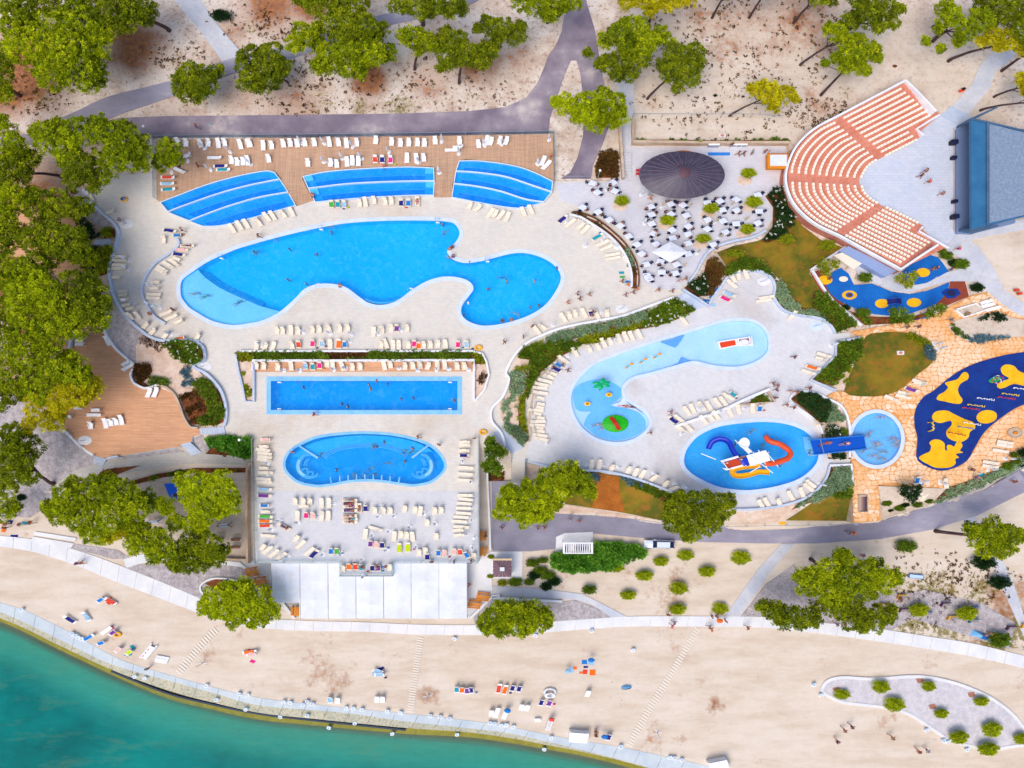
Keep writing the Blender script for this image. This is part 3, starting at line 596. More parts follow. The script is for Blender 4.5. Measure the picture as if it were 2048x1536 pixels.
drape('lawn',[(1434,505),(1466,492),(1515,482),(1567,458),(1588,429),(1606,453),(1645,482),(1679,492),(1689,497),(1622,539),(1619,547),(1650,588),(1650,632),(1603,614),(1580,596),(1562,562),(1528,526),(1492,515),(1453,531)],0.07,'lawn')
drape('lawn',[(1166,943),(1197,946),(1235,952),(1257,955),(1322,983),(1359,1001),(1340,1045),(1270,1030),(1231,1023),(1182,1016),(1130,1008),(1128,985)],0.12,'lawn')
drape('bare_strip',[(1197,947),(1237,953),(1240,985),(1250,1025),(1230,1022),(1184,1015),(1192,980)],0.17,'lawn_orange')
drape('lawn',[(1572,1041),(1619,1010),(1645,990),(1663,975),(1700,972),(1705,1042)],0.15,'lawn')
plate('lawn',cr(LAWN2,n=3),0.10,0.1,'lawn',level=False)['kind']='structure'
drape('sand_yard',[(262,972),(312,950),(390,942),(498,940),(502,1118),(440,1112),(300,1110),(255,1095),(240,1040)],0.05,'sand_yard')
drape('sand_bed',[(1757,972),(1885,977),(1864,1008),(1765,1038)],0.22,'sand_yard')
drape('sand_bed',[(1896,653),(1913,640),(1945,633),(1997,622),(2023,635),(2100,650),(2100,672),(2018,674),(1960,686),(1934,683),(1908,669)],0.10,'sand_yard')
# west wooden deck and the little decks in the grove
WEST=[(203,648),(216,672),(234,698),(260,721),(271,729),(267,739),(264,750),(268,763),(276,770),(294,776),(318,770),(336,776),(352,791),(362,812),(370,835),(383,854),(398,856),(401,869),(385,873),(383,884),(354,894),(247,911),(216,917),(190,911),(167,895),(143,872),(130,859),(125,820),(128,780),(128,740),(135,724),(142,698),(146,674),(145,661),(170,650)]
plate('wooden_deck',WEST,0.06,1.6,'wood_deck_west',skirtmat='wall_white')['kind']='structure';cut(WEST)
plate('wooden_deck',[(0,420),(40,405),(95,420),(148,438),(160,465),(168,495),(172,550),(130,560),(60,520),(-30,500),(-30,430)],0.06,0.4,'wood_deck_west')['kind']='structure'
# upper wooden deck around the tiered pools
UPPER=[(312,280),(700,274),(1106,268),(1108,364),(1096,357),(1062,341),(1031,331),(969,322),(932,318),(919,323),(911,349),(905,368),(869,366),(871,339),(865,333),(812,333),(734,336),(656,342),(607,350),(604,357),(612,374),(569,378),(557,352),(549,344),(536,341),(500,348),(443,362),(385,380),(339,400),(320,403),(313,400)]
plate('wooden_deck',UPPER,0.5,0.6,'wood_deck',skirtmat='stone_wall')['kind']='structure'
for st,nm in ([(905,367),(906,394),(868,394),(869,367)],'between the middle and right tiered pools'),([(570,378),(612,374),(628,400),(592,412)],'between the left and middle tiered pools'):
    r=empty('wooden_steps',(0,0,0),0,'wooden steps '+nm,'steps');a,b,c,d=[Vector(P(*q,0.2)) for q in st]
    tl,tr_,br,bl=(b,a,d,c) if False else (a,b,c,d)
    for k in range(6):                 # treads from the deck down to the paving
        t0,t1=k/6,(k+1)/6
        if st[0][0] > 800: q=[a.lerp(b,t0),a.lerp(b,t1),d.lerp(c,t1),d.lerp(c,t0)]
        else: q=[a.lerp(d,t0),a.lerp(d,t1),b.lerp(c,t1),b.lerp(c,t0)]
        mb=MB();mb.prism([tuple(v) for v in q],0.055,0.49-0.07*k);mb.build('tread','wood_deck',r)
# cut the terrain
keep=np.ones((len(ay)-1,len(ax)-1),bool)
for pl in cutp:
    for sx in (0,1):
        for sy in (0,1): pass
    ins=inside(pl,X,Y);allin=ins[:-1,:-1] & ins[1:,:-1] & ins[:-1,1:] & ins[1:,1:];keep &= ~allin
# lower partly covered cells a little so that nothing of them shows above the flat levels
for pl in cutp:
    ins=inside(pl,X,Y);Z[ins]=np.minimum(Z[ins],-0.25)
for k in POOLS:
    ins=inside(offset(pw(k),1.5),X,Y);Z[ins]=-3.4
nx=len(ax);idx=np.arange(X.size).reshape(X.shape)
F=np.stack([idx[:-1,:-1][keep],idx[:-1,1:][keep],idx[1:,1:][keep],idx[1:,:-1][keep]],1)
me=bpy.data.meshes.new('ground');me.from_pydata(np.stack([X.ravel(),Y.ravel(),Z.ravel()],1).tolist(),[],F.tolist())
ca=me.color_attributes.new('gmask','FLOAT_COLOR','POINT');ca.data.foreach_set('color',np.stack([Rm.ravel(),Gm.ravel(),Bm.ravel(),np.ones(X.size)],1).astype('f').ravel())
me.materials.append(MC['ground']);me.polygons.foreach_set('use_smooth',[True]*len(me.polygons));obj('ground',me)['kind']='structure'
# ---- sea, quay, promenade
def resample(px,z,n):
    w_=[P(a,b,z) for a,b in cr(px,closed=False)];w_=np.array(w_);d=np.r_[0,np.cumsum(np.hypot(*np.diff(w_,axis=0).T))]
    s=np.linspace(0,d[-1],n);return np.stack([np.interp(s,d,w_[:,0]),np.interp(s,d,w_[:,1])],1)
SEAZ=-3.85
shore=resample(Q2px,SEAZ,160)
gx=np.concatenate([np.arange(-900,-110,40),np.arange(-110,111,2.0),np.arange(150,901,40)]);gd=np.array([-3,0,0.6,1.2,2,3,4.5,6,8,10,13,17,22,28,36,50,80,140,300,900.])
o_=np.argsort(shore[:,0]);ysh=np.interp(gx,shore[o_,0],shore[o_,1])
ysh[gx < shore[:,0].min()]=shore[o_[0],1];VV=[];DD=[]
for i,x in enumerate(gx):
    for d in gd: VV.append((x,ysh[i]-d*1.02,SEAZ));DD.append(min(1,max(0,d/7)))
n=len(gd);FF=[(i*n+j,i*n+j+1,(i+1)*n+j+1,(i+1)*n+j) for i in range(len(gx)-1) for j in range(n-1)]
me=bpy.data.meshes.new('sea');me.from_pydata(VV,[],FF);at_=me.attributes.new('depth','FLOAT','POINT');at_.data.foreach_set('value',DD);me.materials.append(MC['sea']);me.update();obj('sea',me)['kind']='structure'
def band(A,B,n,za,zb=None):
    return resample(A,za,n),resample(B,zb if zb is not None else za,n)
def slabs(name,child,A,B,n,z,depth,mat,gap=0.02,sub=4,limit=None):
    r=empty(name,(0,0,0));r['kind']='structure';a,b=band(A,B,n*sub+1,z)
    for i in range(n):
        s=slice(i*sub,(i+1)*sub+1);pa=a[s].copy();pb=b[s].copy()
        for q in (pa,pb):
            L_=np.hypot(*(q[-1]-q[0]));g=gap/max(L_,.1);q[0] += (q[1]-q[0])*g*sub;q[-1] += (q[-2]-q[-1])*g*sub
        mb=MB();k=random.uniform(-0.008,0.008);poly=[tuple(v) for v in pa]+[tuple(v) for v in pb[::-1]];mb.prism(poly,z-depth,z+k);mb.build(child,mat,r)
    return r
slabs('quay','slab',Q0px,Q1px,60,-2.92,2.5,'quay_concrete')
slabs('quay_step','slab',Q1px,Q2px,60,-3.35,2.5,'quay_low')
a,b=band(Q2px,Q3px,120,-4.0);mb=MB();mb.prism([tuple(v) for v in a]+[tuple(v) for v in b[::-1]],-6.5,-4.0);mb.build('underwater_ledge','algae_ledge')['kind']='structure'
QI=[(a+1.5,b-30) for a,b in Q0px];a,b=band(QI,[(x,y+3) for x,y in Q0px],200,-2.97)
me=bpy.data.meshes.new('beach_edge');me.from_pydata([(x,y,-3.02) for x,y in a]+[(x,y,-2.955) for x,y in (a*.3+b*.7)]+[(x,y,-2.955) for x,y in b],[],[(i+k,i+k+200,i+k+201,i+k+1) for k in (0,200) for i in range(199)])
ca=me.color_attributes.new('gmask','FLOAT_COLOR','POINT');ca.data.foreach_set('color',np.tile(np.array([0,0,1,1.]),600).astype('f'));me.materials.append(MC['ground']);me.update();obj('beach_edge',me)['kind']='structure'
# dark strip painted as the shadow gap along the quay seam
mid=[(222,1341),(330,1384),(417,1406),(520,1427),(640,1441),(812,1459)];mid2=[(a-1,b+3.2) for a,b in mid]
a,b=band(mid,mid2,60,-3.3);mb=MB();mb.prism([tuple(v) for v in a]+[tuple(v) for v in b[::-1]],-3.8,-3.325);mb.build('quay_shadow_gap','shadow_gap')['kind']='structure'
PR=[(-120,1070,20),(-60,1074,20),(0,1082,21),(75,1093,25),(160,1118,30),(230,1145,33),(300,1172,32),(370,1200,30),(430,1224,26),(500,1243,20),(600,1251,20),(730,1254,19),(833,1259,20),(960,1260,20),(1050,1257,21),(1180,1248,20),(1260,1243,20),(1400,1243,21),(1530,1245,21),(1640,1256,22),(1762,1271,25),(1853,1285,25),(1945,1300,26),(2048,1324,24),(2160,1352,24)]
_,L,Rr=ribbon_px(PR,20)
slabs('promenade','slab',L,Rr,62,-2.90,0.3,'concrete_slab',sub=3)
sheet('promenade_joint',L[:]+Rr[::-1],-2.955,'gravel_light')
# pale landing strips by the promenade at the left
for q in ([(70,1063),(153,1076),(150,1083),(66,1070)],[(66,1073),(148,1087),(142,1096),(62,1083)]): drape('landing',q,0.14,'concrete_slab')
# gravel island on the beach
ISL=[(1641,1376),(1653,1360),(1684,1352),(1749,1355),(1820,1350),(1866,1353),(1919,1366),(1971,1387),(2010,1412),(2033,1433),(2048,1452),(2068,1475),(2060,1490),(2023,1496),(1984,1501),(1932,1493),(1893,1480),(1861,1459),(1814,1430),(1762,1417),(1689,1408),(1658,1396),(1643,1385)]
isl=empty('gravel_island',(0,0,0),0,'kerbed gravel island with small bushes on the beach','island')
wp=ccw([P(a,b,-2.9) for a,b in cr(ISL)]);q=MB();ring(q,wp,offset(wp,-0.38),-2.80,0.3,0.3);q.build('kerb','concrete_slab',isl)
ip=offset(wp,-0.36);V,F=cdt([ip],2);q=MB();q.v=[(x,y,-2.86) for x,y in V];q.f=[tuple(int(i) for i in z) for z in F];q.build('gravel_surface','gravel_light',isl)
LEVELS.append((cr(ISL),-2.86))
two('flagstone_pale',(238,220,198),(234,200,164),0.4,(240,180,130),2,bump=0.2,amt3=0.4)
# ---- flagstones (irregular stones with recessed joints)
def stones(px,holes_px,size,z):
    wp=[P(a,b,z) for a,b in px];hw=holes_px;arr=np.array(wp);x0,y0=arr.min(0);x1,y1=arr.max(0);out=[]
    pts={}
    def jit(i,j):
        if (i,j) not in pts: pts[(i,j)]=(x0+(i+math.sin(j*1.7)*0.5)*size+random.uniform(-.42,.42)*size,y0+j*size*0.9+random.uniform(-.40,.40)*size)
        return pts[(i,j)]
    for j in range(int((y1-y0)/(size*.9))+1):
        for i in range(int((x1-x0)/size)+1):
            a=[jit(i,j),jit(i+1,j),jit(i+1,j+1),jit(i,j+1)]
            cx=sum(p[0] for p in a)/4;cy=sum(p[1] for p in a)/4;out.append((cx,cy,a))
    A=np.array([(c[0],c[1]) for c in out]);k=inside(wp,A[:,0],A[:,1])
    for h in hw: k &= ~inside(h,A[:,0],A[:,1])
    xx=[[p for p in o_[2]] for o_ in out]
    for idx_,o_ in enumerate(out):
        if k[idx_]:
            for i in range(4):
                p=o_[2][i]
                for s in (1,.8,.6,.4,.2):
                    q=(o_[0]+(p[0]-o_[0])*s,o_[1]+(p[1]-o_[1])*s);qa,qb=np.array([q[0]]),np.array([q[1]])
                    if inside(wp,qa,qb)[0] and not any(inside(h,qa,qb)[0] for h in hw): break
                o_[2][i]=q
    return [out[i] for i in range(len(out)) if k[i]]
hw=[offset(pw('plunge'),0.55),[P(a,b,0.05) for a,b in BLUE2],[P(a,b,0.05) for a,b in LAWN2],[P(a,b,.05) for a,b in [(1896,653),(1913,640),(1945,633),(1997,622),(2023,635),(2100,650),(2100,672),(2018,674),(1960,686),(1934,683),(1908,669)]]]
ST_=stones(FLAG,hw,0.70,0.05)
pc=P(1760,850,0);ST_.sort(key=lambda s: (s[0]-pc[0])**2+(s[1]-pc[1])**2)
def stone_geo(mb,s):
    cx,cy,a=s;k=random.uniform(0.86,0.93);h=random.uniform(0.055,0.075);q=[]
    for i in range(4):
        p0=Vector(a[i]);p1=Vector(a[(i+1) % 4]);c=Vector((cx,cy))
        for t_ in (0.14,0.86): v=p0.lerp(p1,t_);v=c+(v-c)*k;q.append((v.x,v.y))
    mb.prism(q,0.03,h)
for s in ST_[:300]:
    mb=MB();stone_geo(mb,s);mb.build('stone',random.choice(['flagstone']*5+['flagstone_pale']),flagp)
mb=MB()
for s in ST_[300:]: stone_geo(mb,s)
mb.build('stones','flagstone',flagp)['kind']='stuff'
# ---- rubber playgrounds
def flatpart(name,px,z0,z1,mat,parent,smooth=True):
    mb=MB();wp=ccw([P(a,b,z1) for a,b in (cr(px,n=5) if smooth else px)]);V,F=cdt([wp]);mb.v=[(x,y,z1) for x,y in V];mb.f=[tuple(int(i) for i in q) for q in F]
    b=len(mb.v);n=len(wp);mb.v += [(x,y,z1) for x,y in wp]+[(x,y,z0) for x,y in wp];mb.f += [(b+i,b+n+i,b+n+(i+1)%n,b+(i+1)%n) for i in range(n)]
    return mb.build(name,mat,parent)
pg=empty('splash_playground',(0,0,0),0,'dark blue rubber splash playground with yellow island shapes','playground')
flatpart('rubber_floor',BLUE2,0.0,0.09,'rubber_navy',pg)
for shp in ([(1924,747),(1931,744),(1937,749),(1936,758),(1926,764),(1919,770),(1916,780),(1919,790),(1925,799),(1921,807),(1908,807),(1890,803),(1874,799),(1877,790),(1888,784),(1896,775),(1890,766),(1902,762),(1915,758)],
            [(2002,736),(2012,729),(2028,732),(2038,742),(2055,747),(2085,745),(2085,775),(2050,772),(2028,768),(2010,775),(2000,777),(1994,772),(1999,764),(2018,757),(2005,748)],
            [(1864,833),(1872,823),(1893,821),(1908,828),(1929,838),(1947,845),(1950,856),(1940,864),(1936,876),(1922,884),(1906,881),(1895,874),(1893,862),(1903,850),(1902,842),(1893,843),(1880,846),(1868,842)],
            [(1953,834),(1960,824),(1975,820),(1990,824),(1994,833),(1988,842),(1973,847),(1958,844)],
            [(1838,915),(1848,908),(1859,903),(1862,893),(1859,885),(1868,879),(1880,880),(1889,887),(1890,899),(1894,901),(1894,891),(1902,890),(1908,893),(1913,885),(1921,884),(1925,892),(1920,901),(1926,905),(1912,908),(1918,915),(1911,918),(1911,927),(1902,934),(1887,936),(1870,935),(1855,928),(1844,922)]):
    flatpart('rubber_island',shp,0.08,0.115,'rubber_yellow',pg)
flatpart('rubber_island',[(1998,762),(2003,758),(1999,754),(1990,753),(1982,756),(1978,762),(1985,766)],0.08,0.12,flat('rubber_green',(40,190,50)),pg)
pg2=empty('small_playground',(0,0,0),0,'blue rubber toddler playground with yellow discs below the amphitheatre','playground')
flatpart('rubber_border',[(1620,545),(1640,540),(1658,548),(1655,573),(1677,599),(1702,618),(1683,621),(1655,600),(1634,570)],0.0,0.09,'rubber_red',pg2,False)
flatpart('rubber_floor',[(1682,536),(1697,547),(1708,570),(1744,567),(1762,574),(1783,583),(1820,588),(1853,582),(1875,574),(1899,564),(1896,583),(1880,601),(1869,610),(1827,625),(1800,630),(1775,631),(1748,628),(1723,622),(1697,611),(1674,599),(1660,586),(1653,573),(1652,562),(1656,552),(1669,541)],0.0,0.105,'rubber_blue',pg2,False)
flatpart('rubber_floor',[(1799,549),(1807,541),(1840,515),(1861,510),(1877,515),(1893,536),(1899,547),(1890,551),(1874,553),(1861,562),(1840,570),(1825,568),(1814,562)],0.0,0.105,'rubber_blue',pg2,False)
flatpart('rubber_border',[(1901,563),(1930,563),(1938,593),(1915,602),(1890,613),(1872,609),(1882,599),(1897,584)],0.0,0.10,'rubber_red',pg2,False)
def disc(px,py,rx,ry,z0,z1,mat,parent,name='rubber_disc',n=24):
    return flatpart(name,[(px+rx*math.cos(2*math.pi*i/n),py+ry*math.sin(2*math.pi*i/n)) for i in range(n)],z0,z1,mat,parent,False)
for (x,y,rx,ry) in ((1650,560,15,9),(1699,590,15,9),(1764,607,14,9),(1828,605,14.5,9),(1846,545,14,9)): disc(x,y,rx,ry,0.1,0.125,'rubber_yellow',pg2)
disc(1687,558,9,5.5,0.1,0.125,'sling_cream',pg2);disc(1699,590,8,5.5,0.12,0.14,'rubber_blue',pg2);disc(1699,590,5.5,3.6,0.13,0.155,'mulch',pg2)
flatpart('trampoline_pad',[(1882,585),(1893,577),(1915,577),(1922,587),(1910,596),(1895,597)],0.1,0.13,'rubber_navy',pg2,False);disc(1903,586,9,6,0.12,0.16,'navy',pg2,'trampoline')
# ---- amphitheatre
two('wall_pink',(170,100,84),(200,130,112),0.7,None,8,bump=0.1)
amph=empty('amphitheatre',(0,0,0),0,'terracotta stepped amphitheatre with rows of cream seats','amphitheatre')
OUT=[(1814,163),(1760,192),(1675,236),(1637,256),(1608,280),(1588,308),(1576,345),(1578,375),(1590,403),(1612,428),(1640,448),(1682,468),(1740,498),(1806,536)]
INN=[(1848,270),(1806,293),(1760,317),(1748,323),(1735,331),(1725,343),(1718,357),(1719,372),(1725,385),(1735,396),(1746,403),(1762,412),(1804,432),(1846,452)]
NT_=11;ztier=lambda k: 0.22+(NT_-1-k)*0.17
def curve(k):
    t_=k/NT_;c=[(a[0]*(1-t_)+b[0]*t_,a[1]*(1-t_)+b[1]*t_) for a,b in zip(OUT,INN)]
    if k <= 8: c[0]=(1814+8.2*k,163+8.4*k);c[-1]=(1806+10.5*k,536-5.0*k)
    elif k < NT_: c[0]=(1838+3.3*(k-8),258+4*(k-8));c[-1]=(1838+2.7*(k-8),461-3*(k-8))
    c[1]=((c[0][0]+c[2][0])/2,(c[0][1]+c[2][1])/2);c[-2]=((c[-1][0]+c[-3][0])/2,(c[-1][1]+c[-3][1])/2)
    core=cr(c[2:-2],closed=False,n=5);return [c[0],c[1]]+core+[c[-2],c[-1]]
EC=[]
for k in range(NT_+1):
    zz=ztier(k) if k < NT_ else 0.08;EC.append([P(a,b,zz) for a,b in curve(k)])
for k in range(NT_):
    z=ztier(k);a=EC[k];b=EC[k+1];n=len(a);mb=MB()
    mb.v=[(x,y,z) for x,y in a]+[(x,y,z) for x,y in b]+[(x,y,z-0.19) for x,y in b]+[(x,y,-0.3) for x,y in a]
    mb.f=[(i,i+1,n+i+1,n+i) for i in range(n-1)]+[(n+i,n+i+1,2*n+i+1,2*n+i) for i in range(n-1)]+[(0,n,2*n,3*n),(n-1,3*n+n-1,2*n+n-1,n+n-1)]
    if k == 0: mb.f += [(i,3*n+i,3*n+i+1,i+1) for i in range(n-1)]
    if k == 8: pass
    mb.build('tier','terracotta',amph)
# floor under the end notches
seat=MB().box(0,0,0.13,0.40,0.31,0.26).mesh('seat',flat('seat_cream',(246,232,214)))
rows=[]
for k in range(NT_):
    z=ztier(k);q=k/(NT_-1)
    A0=(1686+8.3*k,237.5+7.5*k);ln=130 if k < 8 else 72;d=(0.890,-0.456);rows.append((k,[A0,(A0[0]+d[0]*ln,A0[1]+d[1]*ln)]))
    B0=(1689+8.05*k,470.5-5.6*k);ln=126 if k < 3 else (122 if k < 8 else 74);d=(0.897,0.437)
    if k in (0,1,2,3,4,5,6,7): ln=126
    rows.append((k,[B0,(B0[0]+d[0]*ln,B0[1]+d[1]*ln)]))
    up_o=[(1670,246),(1640,261),(1614,283),(1595,307),(1584,334),(1583,347)];up_i=[(1753,320),(1744,325),(1735,332),(1728,341),(1722,352),(1721,358)]
    lo_o=[(1584,364),(1586,385),(1596,403),(1614,425),(1642,446),(1674,461)];lo_i=[(1722,371),(1724,380),(1729,388),(1737,396),(1745,402),(1755,407)]
    for o2,i2 in ((up_o,up_i),(lo_o,lo_i)):
        rows.append((k,cr([(a[0]*(1-q)+b[0]*q,a[1]*(1-q)+b[1]*q) for a,b in zip(o2,i2)],closed=False,n=5)))
seats=[]
for k,pl in rows:
    z=ztier(k);wq=np.array([P(a,b,z) for a,b in pl]);d=np.r_[0,np.cumsum(np.hypot(*np.diff(wq,axis=0).T))];n=int(d[-1]/0.475)
    for i in range(n):
        s=(i+0.5)*d[-1]/n;x=np.interp(s,d,wq[:,0]);y=np.interp(s,d,wq[:,1]);x2=np.interp(s+0.2,d,wq[:,0]);y2=np.interp(s+.2,d,wq[:,1]);x1=np.interp(s-.2,d,wq[:,0]);y1=np.interp(s-.2,d,wq[:,1])
        seats.append((x,y,z+0.002,math.atan2(y2-y1,x2-x1),k))
seats.sort(key=lambda s: -s[4]*0-s[2]*10+abs(s[1]-P(1600,350)[1])*0.0)
for s in seats[:300]:
    o=obj('seat',seat,amph);o.location=s[:3];o.rotation_euler=(0,0,s[3])
mb=MB()
for s in seats[300:]: mb.box(s[0],s[1],s[2]+0.13,0.40,0.31,0.26,s[3])
mb.build('seats',MC['seat_cream'],amph)['kind']='stuff'
def pwall(mb,px,z0,z1,wd,zp=None):
    pts=[P(a,b,z1 if zp is None else zp) for a,b in px];n=len(pts);b0=len(mb.v)
    for i,p in enumerate(pts):
        a=pts[max(i-1,0)];b=pts[min(i+1,n-1)];d=Vector((b[0]-a[0],b[1]-a[1])).normalized();nx,ny=-d.y*wd/2,d.x*wd/2
        mb.v += [(p[0]+nx,p[1]+ny,z0),(p[0]+nx,p[1]+ny,z1),(p[0]-nx,p[1]-ny,z1),(p[0]-nx,p[1]-ny,z0)]
        if i:
            u=b0+4*(i-1);v=b0+4*i;mb.f += [(u,v,v+1,u+1),(u+1,v+1,v+2,u+2),(u+2,v+2,v+3,u+3)]
    mb.f += [(b0,b0+1,b0+2,b0+3),(b0+4*n-1,b0+4*n-2,b0+4*n-3,b0+4*n-4)]
oc=[(a-0,b) for a,b in curve(0)]
off=[]
for i,p in enumerate(oc):
    a=oc[max(i-1,0)];b=oc[min(i+1,len(oc)-1)];d=Vector((b[0]-a[0],b[1]-a[1])).normalized();off.append((p[0]+d.y*3.2*(-1)*-1,p[1]-d.x*3.2*-1*-1))
sgn=1 if off[len(off)//2][0] < oc[len(oc)//2][0] else -1
off=[]
for i,p in enumerate(oc):
    a=oc[max(i-1,0)];b=oc[min(i+1,len(oc)-1)];d=Vector((b[0]-a[0],b[1]-a[1])).normalized();off.append((p[0]+sgn*d.y*3.4,p[1]-sgn*d.x*3.4))
mb=MB();pwall(mb,off,1.75,2.35,0.28);mb.build('parapet','wall_white',amph)
off2=[(p[0]+(p[0]-q[0])*0.9,p[1]+(p[1]-q[1])*0.9) for p,q in zip(off,oc)]
mb=MB();pwall(mb,off,-0.3,1.74,0.22,2.35);mb.build('outer_wall','wall_pink',amph)
for q_,z_ in (([(1812,160),(1836,183),(1873,222)],2.4),([(1880,229),(1858,242),(1834,257),(1848,270)],.9),([(1804,537),(1840,513),(1877,489)],2.4),([(1898,496),(1866,478),(1838,462),(1846,453)],.9)):
    mb=MB();pwall(mb,q_,-0.2,z_,0.27);mb.build('end_wall','wall_white',amph)
# rooms beneath the lower block
an=empty('annex',(0,0,0),0,'low annex with cream awning below the amphitheatre','building')
mb=MB();mb.prism([P(a,b,1.3) for a,b in [(1679,502),(1697,492),(1796,541),(1770,553)]],0.0,1.3);mb.build('roof_block','roof_blue' if False else flat('annex_roof',(138,158,200)),an)
for i in range(6):
    a=(1724+i*8.0,528.5+i*4.1);b=(1724+(i+1)*8.0-0.6,528.5+(i+1)*4.1-0.3)
    mb=MB();pwall(mb,[a,b],0.1,1.15,0.06,.8);mb.build('window',flat('glass_dark',(40,80,110),0.2),an)
mb=MB();w4=[P(a,b,1.5) for a,b in [(1667,511),(1684,505),(1724,527),(1707,539)]];mb.prism(w4,1.45,1.52);mb.build('awning','sling_cream',an)
# stage building
sb=empty('stage_building',(0,0,0),0,'blue-edged stage building with grey gravel roof','building')
ZR=4.6
rf=[P(a,b,ZR) for a,b in [(1942,237),(1976,244),(2048,262),(2200,302),(2200,400),(2048,433),(1976,450),(1943,458)]]
mb=MB();mb.prism(rf,ZR-0.5,ZR);mb.build('roof_slab','roof_blue',sb)
gp=[P(a,b,ZR+0.02) for a,b in [(1979,248),(2048,265),(2198,305),(2198,396),(2048,430),(1979,446)]]
mb=MB();mb.prism(gp,ZR-0.1,ZR+0.03);mb.build('gravel_roof','roof_gravel',sb)
mb=MB();pwall(mb,[(1976,244),(1976,450)],ZR,ZR+0.25,0.3);pwall(mb,[(1943,237),(1976,243.5),(2048,261),(2200,301)],ZR,ZR+0.22,0.2);mb.build('roof_edge','facade_blue',sb)
bw=[P(a,b,0) for a,b in [(1936,250),(2200,315),(2200,395),(1938,462)]]
mb=MB();mb.v += [(bw[0][0],bw[0][1],0),(bw[1][0],bw[1][1],0),(bw[1][0],bw[1][1],ZR-.5),(rf[0][0],rf[0][1],ZR-.5)];mb.f.append((0,1,2,3));k=len(mb.v)
mb.v += [(bw[3][0],bw[3][1],0),(bw[2][0],bw[2][1],0),(bw[2][0],bw[2][1],ZR-.5),(rf[7][0],rf[7][1],ZR-.5)];mb.f.append((k+3,k+2,k+1,k));mb.build('side_wall','facade_blue',sb)
# open stage front: leaning side frames, dark stage inside, back wall
fr0=P(1912,254,0);fr1=P(1912,466,0);T0=rf[0];T1=rf[7]
mb=MB();mb.prism([P(1913,258,.5),P(1938,238,.5),P(2030,258,.5),P(2030,446,.5),P(1940,468,.5),P(1913,466,.5)],0.0,0.55);mb.build('stage_floor',flat('stage_floor',(120,140,176)),sb)
for (f,T,s) in ((fr0,T0,1),(fr1,T1,-1)):
    mb=MB();b0=P(1938,238 if s > 0 else 470,0)
    mb.v=[(f[0],f[1],0),(f[0],f[1],0.9),(T[0],T[1],ZR-.5),(b0[0]+1.5,b0[1],ZR-.5),(b0[0],b0[1],0)];mb.v += [(x,y-0.25*s,z) for x,y,z in mb.v]
    mb.f=[(0,1,2,3,4),(9,8,7,6,5)]+[(i,(i+1)%5,5+(i+1)%5,5+i) for i in range(5)];mb.build('side_frame','facade_blue',sb)
mb=MB();pwall(mb,[(1985,262),(1985,440)],0,ZR-0.5,0.2,2.0);mb.build('back_wall','black',sb)
mb=MB();pwall(mb,[(1908,256),(1908,462)],0.0,0.16,0.12);mb.build('front_kerb','stone_wall',sb)
# dark round-ended restaurant roof of many panels
rr=empty('pavilion_roof',(0,0,0),0,'dark oval pavilion roof of radiating metal panels','pavilion')
ap=P(1370,345,5.0);n=30
t=NT('roof_metal');nn=t.noise(1.2,5,0.7);MC['roof_metal']=t.fin(t.ramp(nn,[(0.3,lin((52,44,62))),(0.7,lin((82,74,92)))]),0.45,0.5)
E=[P(1364+86*math.cos(2*math.pi*i/n),349.5+47.5*math.sin(2*math.pi*i/n),3.4) for i in range(n)]
for i in range(n):
    a=E[i];b=E[(i+1) % n];mb=MB();A=Vector((a[0],a[1],3.4));B_=Vector((b[0],b[1],3.4));T=Vector((ap[0],ap[1],5.0));g=0.012
    a1=A.lerp(B_,g);b1=B_.lerp(A,g);a2=T.lerp(A,0.06);b2=T.lerp(B_,0.06)
    mb.v=[tuple(v) for v in (a1,b1,b2,a2)]+[(v.x,v.y,v.z-0.12) for v in (a1,b1,b2,a2)];mb.f=[(0,1,2,3),(7,6,5,4)]+[(i_,(i_+1)%4+0,(i_+1)%4+4,i_+4) for i_ in range(4)];mb.build('panel','roof_metal',rr)
    mb=MB();mb.tube([tuple(T.lerp(A,0.05)+Vector((0,0,.03))),tuple(A+Vector((0,0,.03)))],0.035,4);mb.build('seam',flat('seam',(112,100,120)),rr)
mb=MB();mb.lathe([(0.7,-0.12),(0.75,0.0),(0.35,0.16),(0.02,0.18)],14,ap[0],ap[1],cz=5.0);mb.build('roof_cap',flat('capbrown',(96,66,76)),rr)
mb=MB()
for i in range(0,n,3):
    c_=Vector(ap).lerp(Vector(E[i]),0.85);mb.tube([(c_.x,c_.y,0.05),(c_.x,c_.y,3.5)],0.12,6)
mb.build('posts','metal',rr);mb=MB();c_=P(1364,348,0);mb.lathe([(3.0,0.0),(3.0,1.05)],20,c_[0],c_[1],cz=0.05);mb.build('bar_counter','wood_orange',rr)
vp=P(1355,331,4.2);mb=MB();mb.tube([(vp[0],vp[1],3.9),(vp[0],vp[1],4.7)],0.22,8);mb.build('vent',MC['capbrown'],rr)
